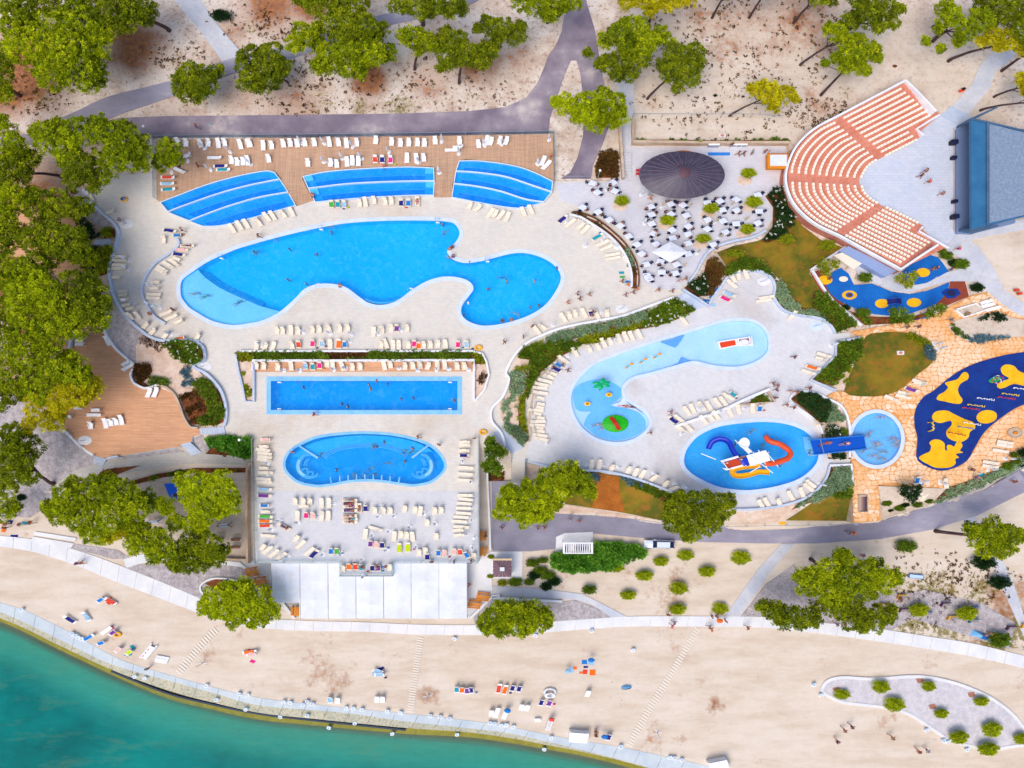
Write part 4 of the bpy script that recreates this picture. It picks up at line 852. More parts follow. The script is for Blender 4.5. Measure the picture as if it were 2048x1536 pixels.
# north retaining wall and planting strip of the patio
wall([(1266,240),(1264,265),(1264,288),(1400,290),(1574,290)],1.0,0.35,'stone_wall','beige retaining wall along the north edge of the patio',smooth=False,name='retaining_wall')
wall([(1238,252),(1241,300),(1245,360)],1.0,0.35,'stone_wall','grey-beige wall beside the walkway down to the patio',smooth=False,name='retaining_wall')
r=empty('stairway',(0,0,0),0,'pale stairway descending beside the patio to the north-west','steps')
for k in range(9):
    mb=MB();y0=306+k*6.2;mb.prism([P(a,b,0.2) for a,b in [(1247,y0),(1263,y0),(1263,y0+6.0),(1247,y0+6.0)]],0.055,0.34-0.03*k);mb.build('tread','concrete_path',r)
def stairs(q,n,label,mat='wall_blue',z0=0.055,h=0.30):
    r=empty('stairway',(0,0,0),0,label,'steps');a,b,c,d=[Vector(q_) for q_ in q]     # a-b top edge, d-c bottom edge
    for k in range(n):
        t0,t1=k/n,(k+0.93)/n;za,zb=at(*a)[2],at(*c)[2];z=za+(zb-za)*(k+0.5)/n
        pl=[a.lerp(d,t0),b.lerp(c,t0),b.lerp(c,t1),a.lerp(d,t1)];mb=MB();mb.prism([P(v.x,v.y,z) for v in pl],z-0.3,z+0.10+0.02*(k % 2));mb.build('tread',mat,r)
    return r
stairs([(1352,594),(1393,620),(1414,612),(1374,582)],8,'pale steps from the patio down to the children\'s pool deck')
stairs([(190,480),(190,492),(222,491),(222,478)],9,'narrow steps from the grove deck to the pool terrace')
stairs([(448,853),(452,868),(402,869),(399,857)],10,'wide pale steps onto the west wooden deck')
stairs([(362,889),(380,884),(404,905),(384,912)],8,'pale steps from the west wooden deck to the garden path',h=.3)
stairs([(190,912),(214,918),(203,939),(182,933)],6,'pale steps at the foot of the west wooden deck')
stairs([(985,866),(1003,856),(1048,896),(1024,908)],12,'long pale ramp steps beside the terrace corner')
stairs([(1881,232),(1900,213),(1936,229),(1914,251)],6,'grey steps between the amphitheatre and the top right path')
two('rim_pale',(206,222,244),(216,230,246),.8,None,10,bump=0.0)
two('tile_tier',(40,164,244),(66,180,248),0.5,(120,204,252),4,amt3=0.5,bump=0.0)
two('tile_channel',(0,118,232),(0,130,240),0.3,(30,150,246),4,amt3=0.3,bump=0.0)
# ---- tiered pools
def tiered(label,tops,zs):
    r=empty('tiered_pool',(0,0,0),0,label,'pool')
    for i in range(len(tops)-1):
        z=zs[i];up=tops[i];lo=tops[i+1]
        pl=cr(up,closed=False,n=5)+cr(lo,closed=False,n=5)[::-1]
        wp=ccw([P(a,b,z) for a,b in pl]);inn=offset(wp,-0.11);zf=max(z-.55,.075)
        q=MB();ring(q,wp,inn,z,z-0.0,z-zf);q.build('rim','rim_pale',r)
        V,F=cdt([inn]);q=MB();q.v=[(x,y,zf) for x,y in V];q.f=[tuple(int(k) for k in f) for f in F];q.build('basin','tile_tier',r)
        # deeper lower half and a bench line
        mid=[((a[0]+b[0])/2*1.0,(a[1]*0.42+b[1]*0.58)) for a,b in zip(resample_px(up,14),resample_px(lo,14))];lw=[(a[0]*0.04+b[0]*.96,a[1]*0.06+b[1]*0.94) for a,b in zip(resample_px(up,14),resample_px(lo,14))]
        mid=mid[1:-1];lw=lw[1:-1];q=MB();q.prism([P(a,b,z-.5) for a,b in mid+lw[::-1]],zf,zf+.03);q.build('deep_channel','tile_channel',r)
        ln=[P(a,b,z-.3) for a,b in mid];q=MB();q.tube([(x,y,zf+.06) for x,y in ln],0.06,5);q.build('bench_edge','coping_blue',r)
        for e in (0,-1):
            if 'middle' in label:
                a=resample_px(up,14);b=resample_px(lo,14);k0,k1=((0,1) if e == 0 else (-1,-2));q4=[a[k0],a[k1],((a[k1][0]+b[k1][0])/2,(a[k1][1]+b[k1][1])/2),((a[k0][0]+b[k0][0])/2,(a[k0][1]+b[k0][1])/2)]
                cx=sum(p[0] for p in q4)/4;cy=sum(p[1] for p in q4)/4;q4=[(cx+(p[0]-cx)*.78,cy+(p[1]-cy)*.75) for p in q4]
                q=MB();q.prism([P(x,y,z) for x,y in q4],zf,z-0.09);q.build('entry_ledge','tile_pale',r)
        V,F=cdt([offset(wp,-0.10)]);q=MB();q.v=[(x,y,z-0.07) for x,y in V];q.f=[tuple(int(k) for k in f) for f in F];q.build('water','water_tier',r)
    return r
def resample_px(px,n):
    w_=np.array(cr(px,closed=False));d=np.r_[0,np.cumsum(np.hypot(*np.diff(w_,axis=0).T))];s=np.linspace(0,d[-1],n);return [(float(a),float(b)) for a,b in zip(np.interp(s,d,w_[:,0]),np.interp(s,d,w_[:,1]))]
tiered('left tiered blue pool of three curved basins',[[(319,404),(360,388),(420,366),(480,350),(530,341),(549,344)],[(335,424),(365,412),(440,386),(500,370),(560,358)],[(378,442),(410,429),(460,411),(520,394),(577,384)],[(405,453),(440,452),(480,443),(540,426),(592,411)]],[0.86,0.62,0.38])
tiered('middle tiered blue pool of two long basins',[[(605,352),(656,342),(734,336),(812,333),(868,335)],[(616,377),(690,368),(760,364),(830,362),(869,362)],[(630,405),(690,399),(760,394),(830,391),(868,391)]],[0.86,0.50])
tiered('right tiered blue pool of three curved basins',[[(918,321),(960,321),(1020,329),(1062,341),(1106,362)],[(911,342),(955,345),(1010,353),(1060,369),(1104,384)],[(907,367),(950,372),(1000,382),(1050,398),(1088,404)],[(903,395),(950,404),(1000,413),(1040,417),(1062,412)]],[0.86,0.62,0.38])
# ---- low walls and kerbs
wall(LEFT_EDGE,0.5,0.35,'wall_blue','long winding pale parapet on the west edge of the pool deck')
wall([(357,478),(359,492),(341,508),(312,528),(292,557),(286,586),(297,614),(312,635),(333,648)],0.5,0.32,'wall_blue','curved white seat wall west of the main pool')
wall([(203,648),(216,672),(234,698),(260,721),(271,729)],0.5,0.28,'wall_white','slim white wall on the north-east edge of the west wooden deck')
wall([(268,739),(264,750),(268,763),(276,770),(294,777),(318,770)],0.5,0.28,'wall_white','bowed white wall holding the half-round shrub bed')
wall([(318,770),(336,776),(352,791),(362,812),(370,835),(383,854),(398,856)],0.5,0.28,'stone_wall','beige kerb wall on the east edge of the west wooden deck')
wall([(145,661),(146,674),(142,698),(135,724)],0.6,0.3,'wall_blue','short pale wall at the north-west of the west wooden deck')
wall([(130,859),(143,872),(167,895),(190,911)],0.5,0.28,'wall_white','short white wall at the south-west of the west wooden deck')
wall([(216,917),(247,911),(300,903),(354,894)],0.5,0.28,'wall_blue','straight white wall along the south of the west wooden deck')
wall([(1010,893),(1003,867),(984,843),(984,817),(1005,794),(1018,760),(1012,745),(1026,716),(1049,690),(1083,672),(1127,656),(1192,643),(1244,633),(1296,614),(1346,596)],0.5,0.32,'wall_white','long white wall sweeping round the central planting bed')
wall([(1059,884),(1062,864),(1058,838),(1066,790),(1074,762),(1095,738)],0.2,0.2,'stone_wall','low stone kerb on the east side of the central planting bed')
wall([(1349,853),(1401,836),(1453,816),(1489,799),(1537,779)],0.6,0.35,'wall_white','white wall dividing the children\'s deck')
wall([(1476,810),(1530,806),(1548,804),(1529,778)],0.5,0.22,'stone_wall','angled kerb of the small wedge planter',smooth=False)
wall([(1375,567),(1390,547),(1401,526),(1416,505),(1440,492),(1466,484),(1505,476),(1530,463)],0.6,0.3,'wall_blue','curving pale wall along the south-east edge of the patio')
wall([(1363,581),(1393,599),(1416,615)],0.9,0.22,'wall_blue','pale balustrade beside the patio steps',smooth=False)
wall([(1416,614),(1424,596),(1440,575),(1453,557),(1475,546),(1510,543),(1530,549),(1543,560),(1548,575),(1546,594),(1554,609),(1567,622),(1593,631),(1637,638),(1658,651),(1669,668)],0.5,0.32,'wall_blue','long pale wall east of the toddler pool beside the lawn')
wall([(1720,676),(1670,685),(1669,711),(1645,737),(1619,760),(1669,782)],0.5,0.32,'wall_blue','angular pale wall west of the oval lawn',smooth=False)
wall([(1050,921),(1096,933),(1156,940),(1205,942),(1257,953),(1296,966),(1335,981),(1359,994),(1400,1010),(1463,1018),(1494,1019),(1528,1016),(1567,1010),(1606,997),(1632,979),(1650,955),(1657,932)],0.5,0.3,'wall_blue','long pale wall along the south edge of the children\'s deck')
wall([(1657,931),(1700,929),(1703,970)],0.5,0.3,'wall_white','white corner wall of the small shrub bed by the plunge pool',smooth=False)
wall([(1138,431),(1160,436),(1182,449),(1213,470),(1237,493),(1254,521),(1262,549),(1262,575)],0.5,0.3,'wall_white','curved white wall carrying the narrow patio planter')
wall([(1143,426),(1156,425),(1192,438),(1226,464),(1252,490),(1271,522),(1277,549),(1276,573),(1263,576)],0.35,0.15,'mulch','rusty steel kerb on the patio side of the narrow planter')
wall([(473,711),(478,740),(487,775),(492,803),(509,803),(509,722)],0.45,0.28,'wall_blue','hairpin white kerb of the bed west of the lap pool',smooth=False)
wall([(482,703),(560,703),(700,703),(945,703),(965,708),(973,724),(978,750),(969,780),(952,800),(948,800),(948,722)],0.45,0.25,'wall_white','white kerb around the bed north-east of the lap pool',smooth=False)
wall([(507,742),(507,722),(700,722),(949,721),(949,742)],0.6,0.3,'wall_white','straight white wall behind the wooden strip',smooth=False)
wall([(1579,802),(1580,794),(1596,783),(1627,786),(1648,795),(1680,812),(1694,838),(1698,870),(1697,915)],0.4,0.28,'wall_white','white wall around the shrub island by the plunge pool')
wall([(1579,802),(1593,815),(1619,833),(1637,851),(1643,868)],0.4,0.28,'wall_white','white wall on the pool side of the shrub island')
wall([(1622,541),(1655,592),(1690,625),(1720,652)],0.5,0.3,'wall_white','white wall between the lawn and the toddler playground')
wall([(1689,495),(1655,517),(1620,541)],0.5,0.3,'wall_white','white wall running from the lawn to the annex',smooth=False)
wall([(500,1125),(498,1040),(499,940),(506,925)],1.2,0.3,'stone_wall','beige wall at the foot of the terrace beside the sand yard',smooth=False)
wall([(450,1117),(503,1119)],0.9,0.3,'stone_wall','short stone wall at the corner of the sand yard',smooth=False)
wall([(973,878),(975,960),(979,1040),(981,1100)],0.7,0.25,'wall_white','long white wall between the terrace and the service yard',smooth=False)
wall([(408,1165),(402,1173),(405,1184),(418,1195)],0.35,0.2,'concrete_slab','thin white kerb of the small round bed behind the promenade')
wall([(408,1165),(425,1157),(455,1157),(480,1163)],0.35,0.2,'concrete_slab','arched white kerb north of the round promenade bed')
wall([(440,1122),(480,1126),(545,1178),(590,1236)],0.4,0.35,'concrete_slab','slanting white wall left of the white canopies',smooth=False)
wall([(1000,1190),(985,1192),(940,1236)],0.4,0.35,'concrete_slab','slanting white wall right of the white canopies',smooth=False)
wall([(985,1194),(1050,1199),(1124,1202)],0.4,0.3,'concrete_slab','straight white kerb above the promenade gravel',smooth=False)
# railings
railing([(311,277),(700,273.5),(1107,268)],1.1,'glass and metal railing between the road and the upper wooden deck',4)
railing([(1107,268),(1109,362)],1.1,'metal railing at the right end of the upper wooden deck',3)
railing([(311,277),(313,400)],1.1,'metal railing at the left end of the upper wooden deck',3)
railing([(508,877),(510,1000),(513,1124)],1.1,'glass railing along the left edge of the terrace',3,zz=DZ)
railing([(957,873),(957,1124)],1.1,'glass railing along the right edge of the terrace',3,zz=DZ)
railing([(513,1124),(682,1124),(682,1150),(786,1150),(786,1124),(957,1124)],1.1,'glass railing along the front of the terrace',3,zz=DZ)
railing([(1265,235),(1380,236),(1500,236),(1560,240)],1.3,'wire fence on the sandy slope north of the patio',3.6,glass=False)
railing([(1330,1047),(1453,1052),(1528,1050),(1658,1048),(1705,1044)],1.2,'wire fence along the service road below the children\'s deck',2.4,glass=False)
railing([(1096,1026),(1192,1030),(1270,1037),(1325,1045)],1.2,'wire fence beside the service road under the orange bank',2.4,glass=False)
railing([(1762,1041),(1850,1013),(1960,973),(2046,928)],1.2,'wire fence on the outer bend of the service road',2.4,glass=False)
railing([(1010,893),(1023,906),(1023,963)],1.0,'metal railing by the walkway east of the terrace',2)
railing([(1050,921),(1050,960)],1.0,'short metal railing by the walkway bridge',2)
railing([(1128,358),(1182,358)],1.1,'green-grey gate railing closing the service road',1.2,glass=False)
# ================================================================== POOL DETAILS
def shelf(px,z0,z1,mat,parent,name,smooth=True): return flatpart(name,px,z0,z1,mat,parent,smooth)
def inset_px(px,d): return [(x,y) for x,y in px]
# shallow pale end of the main pool, following the pool outline just inside it
mo=cr(POOLS['main']);i0=min(range(len(mo)),key=lambda i: (mo[i][0]-396)**2+(mo[i][1]-539)**2);i1=min(range(len(mo)),key=lambda i: (mo[i][0]-560)**2+(mo[i][1]-623)**2)
left_arc=(mo[i1:]+mo[:i0+1])
line=[(396,540),(405,550),(417,560),(435,573),(456,584),(485,597),(520,612),(560,623)]
c_=(470,590);sh_poly=[(p[0]+(c_[0]-p[0])*0.004,p[1]+(c_[1]-p[1])*0.004) for p in left_arc]+line[1:-1]
for nm,dz,sh_ in (('shallow_floor',0.42,0),('step',0.75,1),('step',1.1,2)):
    ln=[(x+3.2*sh_,y-3.6*sh_) for x,y in line[1:-1]]
    mb=MB();mb.prism([P(a,b,-0.4) for a,b in [(p[0]+(c_[0]-p[0])*0.004,p[1]+(c_[1]-p[1])*0.004) for p in left_arc]+ln] if sh_ == 0 else [P(a,b,-.5) for a,b in [(x+3.2*(sh_-1),y-3.6*(sh_-1)) for x,y in line[1:-1]]+ln[::-1]],-1.5,0.05-dz);mb.build(nm,'tile_pale' if sh_ == 0 else 'tile_mid',P_main)
for k,(rx,ry) in enumerate(((43,17),(38,13),(33,10))):
    arc=[(764-rx*math.cos(a),592+ry*math.sin(a)) for a in np.linspace(0.05,math.pi-.05,12)];mb=MB();mb.prism([P(a,b,-0.5) for a,b in arc+[(764+rx-6,598),(764-rx+6,598)]] if False else [P(a,b,-.5) for a,b in arc+[((764+rx*0.8),591+ry*.35),(764-rx*0.8,591+ry*.35)]],-1.4,-0.25-0.25*k) if False else None
for k in range(3):
    t0=k*5;arc=[(764-(41-t0)*math.cos(a),590+(18-k*3.5)*math.sin(a)) for a in np.linspace(0.5,math.pi-.5,12)];arc2=[(764-(36-t0)*math.cos(a),590+(14.5-k*3.5)*math.sin(a)) for a in np.linspace(0.5,math.pi-.5,12)]
    mb=MB();mb.prism([P(a,b,-.4) for a,b in arc+arc2[::-1]],-1.45,-0.30-0.3*k);mb.build('step','tile_mid' if k else 'coping_blue',P_main)
# toddler pool: deeper round end and pale beaches
flatpart('deep_floor',[(1149,778),(1160,768),(1178,761),(1200,759),(1222,764),(1238,773),(1246,783),(1243,792),(1236,799),(1228,805),(1222,810),(1232,814),(1254,817),(1276,825),(1291,842),(1288,859),(1267,873),(1235,880),(1200,874),(1176,858),(1160,838),(1150,812),(1146,792)],-0.46,-0.40,'tile_oval',P_kid)
for b_ in ([(1322,684),(1345,678),(1369,668),(1366,676),(1356,690),(1351,695),(1340,691)],[(1338,734),(1356,726),(1363,714),(1372,718),(1384,722),(1362,728)]): flatpart('beach_wedge',b_,-0.46,-0.16,'tile_mid',P_kid,False)
flatpart('sloping_beach',[(1225,809),(1240,804),(1246,795),(1250,800),(1262,812),(1278,822),(1284,828),(1268,820),(1250,815),(1232,813)],-0.3,0.04,'coping',P_kid)
flatpart('edge_ledge',[(1146,815),(1160,822),(1172,823),(1181,824),(1174,833),(1168,848),(1169,856),(1158,845),(1150,832)],-0.46,-0.28,'tile_pale',P_kid)
# massage pool: bench, bars, seats
K0=resample_px([(583,914),(610,892),(650,878),(700,871),(740,870),(790,874),(835,885),(868,903)],40);K1=resample_px([(643,911),(655,903),(680,893),(720,888),(760,888),(790,893),(808,901),(818,907)],40)
mb=MB();mb.prism([P(a,b,-.3) for a,b in [(x*0.99+7.3,y*0.97+27) for x,y in K0]+K1[::-1]],-1.25,-0.30);mb.build('bench','tile_oval',P_kidney)
for k in range(3):
    a_=[(x+(729-x)*0.012*k*3,y+3.0*k) for x,y in K1];mb=MB();mb.tube([(*P(a,b,-.3-.15*k),-.3-.18*k) for a,b in a_],0.09,5);mb.build('step_edge','coping_blue',P_kidney)
for q in ([(596,892),(600,891),(637,914),(634,918)],[(860,890),(856,889),(822,914),(826,917)]):
    mb=MB();mb.prism([P(a,b,.08) for a,b in q],-1.0,0.10);mb.build('bridge_bar','coping_blue',P_kidney)
for sx in (1,-1):
    f=(lambda x: x) if sx == 1 else (lambda x: 1459-x)
    cv=[(618,908),(606,912),(598,922),(596,934),(601,945),(613,953),(625,954),(633,950),(634,946)]
    mb=MB();mb.tube([(*P(f(x),y,0),-0.3) for x,y in cr(cv,closed=False,n=4)],[0.16+0.24*math.sin(math.pi*min(1,i/26)) for i in range(33)],6);mb.build('seat_wall','coping_blue',P_kidney)
    for s_ in ([(601,943),(606,938),(612,937),(615,940),(612,944)],[(613,952),(616,945),(622,943),(626,947),(623,951)]):
        mb=MB();mb.tube([(*P(f(x),y,0),-0.2) for x,y in cr(s_,closed=False,n=3)],0.13,6);mb.build('seat_curl','coping_blue',P_kidney)
    for k in range(2):
        mb=MB();mb.tube([(*P(f(x+k*4+3),y,0),-.25) for x,y in [(611,917),(606,924),(604,932)]],0.1,5);mb.build('inner_step','coping_blue',P_kidney)
for k,x in enumerate(np.linspace(663,797,9)):
    dx=(-2.5 if k == 0 else (2.5 if k == 8 else 0));yb=960+5.5*((x-729)/67)**2*1.0;mb=MB();mb.tube([(*P(x+dx,yb-11.5,0),-0.02),(*P(x,yb,0),-0.02)],[0.10,0.13],6);mb.build('jet_divider','coping_blue',P_kidney)
# oval pool steps beneath the slide start
for k in range(4):
    q=[(1608+k*4.2,873+k*0.4),(1611+k*4.2,873),(1614+k*4.2,893),(1622+k*4.0,911),(1618+k*4.0,912),(1610+k*4.2,894)];mb=MB();mb.prism([P(a,b,-.1) for a,b in q],-0.9,-0.30+0.07*k);mb.build('step','tile_pale',P_oval)
# ladders
def ladder_mesh():
    mb=MB()
    for s in (-0.25,0.25): mb.tube([(s,0.5,0),(s,0.5,0.7),(s,0.1,0.8),(s,-0.15,0.5),(s,-0.15,-0.9)],0.025,5)
    return mb
lad=ladder_mesh().mesh('rails','metal');tread=MB().box(0,-0.15,0,0.5,0.22,0.05).mesh('tread','white')
LAD=[(642,457,0),(875,443,0),(975,521,0),(637,569,180),(822,578,205),(934,606,265),(443,515,20),(558,763,0),(900,763,0),(558,819,180),(900,819,180)]
rk=rank([(a,b) for a,b,c in LAD])
nm_=['main pool rim']*7+['lap pool rim']*4
def label_by_group(pts,fmt):
    return [fmt.format((r+' ').replace('  ',' ')) for r in rank(pts)]
LL=label_by_group([l[:2] for l in LAD[:7]],'{}white stepped ladder on the rim of the main pool')+label_by_group([l[:2] for l in LAD[7:9]],'{}white stepped ladder on the top rim of the lap pool')+label_by_group([l[:2] for l in LAD[9:]],'{}white stepped ladder on the bottom rim of the lap pool')
for (x,y,a),lb in zip(LAD,LL):
    X_,Y_=P(x,y,DZ);r=empty('pool_ladder',(X_,Y_,DZ+.04),R_(-a),lb,'ladder','pool ladders');obj('rails',lad,r)
    for k in range(3): o=obj('tread',tread,r);o.location=(0,0,-0.1-0.28*k)
# ================================================================== FOLIAGE
def leafmesh(name,V,tone,mat,parent=None):
    n=len(V)//3;me=bpy.data.meshes.new(name);me.vertices.add(len(V));me.vertices.foreach_set('co',V.astype('f').ravel());me.loops.add(len(V));me.loops.foreach_set('vertex_index',np.arange(len(V),dtype='i'))
    me.polygons.add(n);me.polygons.foreach_set('loop_start',np.arange(0,3*n,3,dtype='i'));me.polygons.foreach_set('loop_total',np.full(n,3,dtype='i'))
    a=me.attributes.new('tone','FLOAT','POINT');a.data.foreach_set('value',np.repeat(tone,3).astype('f'));me.materials.append(MC[mat]);me.update(calc_edges=True)
    return obj(name,me,parent) if parent != 'mesh' else me
def tufts(centers,rad,k,tone,length=1.0,width=0.35,up=0.35):
    n=len(centers);c=np.repeat(centers,k,0);r=np.repeat(rad,k);t_=np.repeat(tone,k)+rng.normal(0,0.10,n*k)
    d=rng.normal(size=(n*k,3));d[:,2]=np.abs(d[:,2])*0.75+up*0.2;d /= np.linalg.norm(d,axis=1)[:,None]
    s=np.cross(d,rng.normal(size=(n*k,3))*0.7+np.array([0,0,1.1]));s /= np.linalg.norm(s,axis=1)[:,None]+1e-9
    L=r*length*rng.uniform(.6,1.15,n*k);W=r*width*rng.uniform(.7,1.3,n*k);base=c+d*(r*0.15)[:,None]
    tip=c+d*L[:,None];m=base+(tip-base)*0.0
    V=np.stack([base-s*W[:,None]*0.5+d*0,tip+s*W[:,None]*0.55,tip-s*W[:,None]*0.55],1)
    V[:,0]=base
    return V.reshape(-1,3),np.clip(t_,0,1)
def crown_geo(lobes,dens=1.0,flatk=0.55,k=20,pr=0.34,basetone=0.5,spread=0.0):
    VV=[];TT=[]
    for (x,y,z,r) in lobes:
        n=int(30*r*r*dens)+14;th=rng.uniform(0,2*math.pi,n);u=rng.uniform(0,1,n)
        el=np.arcsin(u*1.15-0.15);rr=r*(0.86+0.16*rng.random(n))
        # uneven outline
        wob=1+0.13*np.sin(3*th+x)+0.10*np.sin(5*th+y*2.1)+0.06*np.sin(9*th+z*3)
        cx=x+rr*wob*np.cos(el)*np.cos(th);cy=y+rr*wob*np.cos(el)*np.sin(th);cz=z+rr*flatk*np.sin(el)
        n2=n//3;q=rng.normal(size=(n2,3));q /= np.linalg.norm(q,axis=1)[:,None];q *= (r*0.7*rng.random(n2)**0.4)[:,None]
        cc=np.concatenate([np.stack([cx,cy,cz],1),np.array([x,y,z])+q*np.array([1,1,flatk])]);lt=rng.normal(basetone,0.07)
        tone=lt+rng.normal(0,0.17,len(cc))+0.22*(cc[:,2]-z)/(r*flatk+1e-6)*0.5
        v,t_=tufts(cc,pr*rng.uniform(.75,1.3,len(cc)),k,tone);VV.append(v);TT.append(t_)
    return np.concatenate(VV),np.concatenate(TT)
TRI=0
def limb(mb,a,b,r0,r1,bend=0.3,n=5):
    a=Vector(a);b=Vector(b);off=Vector((random.uniform(-1,1),random.uniform(-1,1),0))*bend*(b-a).length*0.25;pts=[]
    for i in range(n+1):
        t_=i/n;pts.append(tuple(a.lerp(b,t_)+off*math.sin(math.pi*t_)))
    mb.tube(pts,[r0+(r1-r0)*i/n for i in range(n+1)],6)
def tree(lobes_px,h,label,mat='pine_leaf',base=None,group='pines',dens=1.0,k=20,pr=0.34,flatk=0.55,tr=0.20,name='pine_tree',btone=0.5):
    global TRI
    cx=sum(l[0]*l[2] for l in lobes_px)/sum(l[2] for l in lobes_px);cy=sum(l[1]*l[2] for l in lobes_px)/sum(l[2] for l in lobes_px)
    g=at(cx,cy)[2];W=[]
    big=max(l[2] for l in lobes_px)
    for (x,y,r) in lobes_px:
        z=g+h*(1.0 if r > 0.8*big else 0.86)+random.uniform(-.6,.6)*h*0.06;X_,Y_=P(x,y,z);W.append((X_,Y_,z,r*(CAMH-z)/FPX))
    wx=sum(w_[0]*w_[3] for w_ in W)/sum(w_[3] for w_ in W);wy=sum(w_[1]*w_[3] for w_ in W)/sum(w_[3] for w_ in W)
    if base: B=at(*base)
    else:
        h *= 1.0;nd=Vector((1024-cx,918-cy));nd=nd.normalized() if nd.length > 1 else nd;f_=P(cx,cy,g);k_=0.45
        bx,by=wx*(1-k_)+f_[0]*k_,wy*(1-k_)+f_[1]*k_;B=(bx,by,float(H(bx,by)) if zat(cx,cy) is None else g)
    r=empty(name,B,0,label,'tree',group)
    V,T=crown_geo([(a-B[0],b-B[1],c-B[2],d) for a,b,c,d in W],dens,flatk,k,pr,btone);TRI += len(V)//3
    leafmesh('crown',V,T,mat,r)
    mb=MB();top=Vector((wx-B[0],wy-B[1],h*0.82));mid_=Vector((top.x*0.35,top.y*0.35,h*0.42));s=h/8
    pts=[(0,0,-0.25),(top.x*.06,top.y*.06,h*.12),tuple(mid_),(top.x*.7,top.y*.7,h*.66),tuple(top)]
    pts=[Vector(p) for p in pts];mb.tube([tuple(p) for p in pts],[tr*1.5*s,tr*1.15*s,tr*s,tr*.8*s,tr*.4*s],8);mb.build('trunk','bark',r)
    for (a,b,c,d) in W[:7]:
        q=MB();st=pts[3].lerp(pts[2],random.uniform(0,.5));limb(q,st,(a-B[0],b-B[1],c-B[2]-d*flatk*.2),tr*.5*s,tr*.12*s);q.build('limb','bark',r)
    return r
# pines of the west grove and the north-west corner
TREES_NW=[
 ([(60,85,48),(110,60,45),(40,50,40),(20,110,30)],10,'pine_leaf',None),([(160,50,48),(190,85,38),(140,100,40),(205,60,30)],10,'pine_leaf',None),
 ([(110,140,42),(165,150,42),(195,130,24),(80,130,28),(200,160,20)],9,'pine_leaf',None),([(235,25,44),(275,15,38),(295,35,22),(250,50,22)],9,'pine_green',(339,61)),
 ([(40,5,50),(105,-8,45),(170,0,40)],10,'pine_green',None),([(-10,140,40),(5,190,26)],9,'pine_green',None)]
for i,(l,h,m,b) in enumerate(TREES_NW):
    lb=['broad light green pine at the left of the top left clump','broad light green pine at the right of the top left clump','light green pine at the bottom of the top left clump','dark green pine right of the top left clump beside brown litter','dark green pine cut by the top edge at far left','small dark pine at the left edge below the top left clump'][i]
    tree(l,h,lb,m,b,'pines of the top left clump')
TREES_W=[
 ([(15,285,36),(35,312,26),(-5,250,28)],8,'pine_leaf',None),([(25,335,32),(10,365,30),(62,322,22),(50,350,18)],7,'pine_green',(125,354)),
 ([(100,275,34),(150,270,36),(140,298,30),(115,255,20),(75,262,16)],8.5,'pine_leaf',None),([(212,272,38),(255,288,34),(238,318,38),(278,302,30),(195,250,20),(250,258,20),(285,330,16)],9,'pine_leaf',None),
 ([(160,335,36),(198,350,28),(150,358,24),(135,320,20),(190,375,14)],8,'pine_green',None),([(338,302,26),(325,325,18),(350,318,16)],6.5,'pine_leaf',None),
 ([(78,408,34),(120,412,32),(158,418,24),(60,396,22),(178,420,12),(100,435,18)],7.5,'pine_green',None),([(25,400,34),(5,430,32),(10,385,20)],8,'pine_leaf',None),
 ([(70,478,32),(105,472,34),(142,490,36),(165,508,28),(110,505,28),(185,520,14),(160,470,16)],8,'pine_green',None),([(15,452,32),(10,485,30),(45,465,18)],8,'pine_green',None),
 ([(28,540,38),(65,545,34),(15,572,32),(95,540,18)],8.5,'pine_leaf',None),([(50,602,38),(80,582,36),(100,602,32),(40,580,22)],9.5,'pine_lime',None),
 ([(150,578,38),(192,592,30),(170,618,36),(208,612,20),(180,560,20)],8.5,'pine_green',None),([(110,640,38),(60,642,36),(150,645,34),(82,668,28),(200,645,20)],9,'pine_leaf',None),
 ([(18,690,36),(60,708,36),(100,694,32),(30,655,24)],8.5,'pine_leaf',None),([(110,740,38),(150,745,34),(172,752,18),(80,768,34),(140,722,20)],8.5,'pine_leaf',None),
 ([(28,752,38),(12,790,30),(55,780,22)],8,'pine_green',None),([(150,780,36),(190,776,20),(122,798,30),(170,795,18)],8,'pine_yellow',None),
 ([(78,812,28),(105,840,24),(60,850,16),(120,825,16)],7,'pine_yellow',None),([(18,900,40),(58,895,30),(38,930,34),(15,962,32),(58,950,20),(30,870,24)],8.5,'pine_green',(108,968)),
 ([(15,1020,22),(30,1012,12)],4.5,'pine_leaf',None),([(10,620,26),(-15,660,26)],8,'pine_green',None)]
rk=rank([(l[0][0][0],l[0][0][1]) for l in TREES_W]);ds={'pine_leaf':'light green','pine_green':'dark green','pine_lime':'bright lime green','pine_yellow':'yellowish'}
for (l,h,m,b),q in zip(TREES_W,rk): tree(l,h,'{} {} pine in the west grove beside the pools'.format(q,ds[m]),m,b,'pines of the west grove')
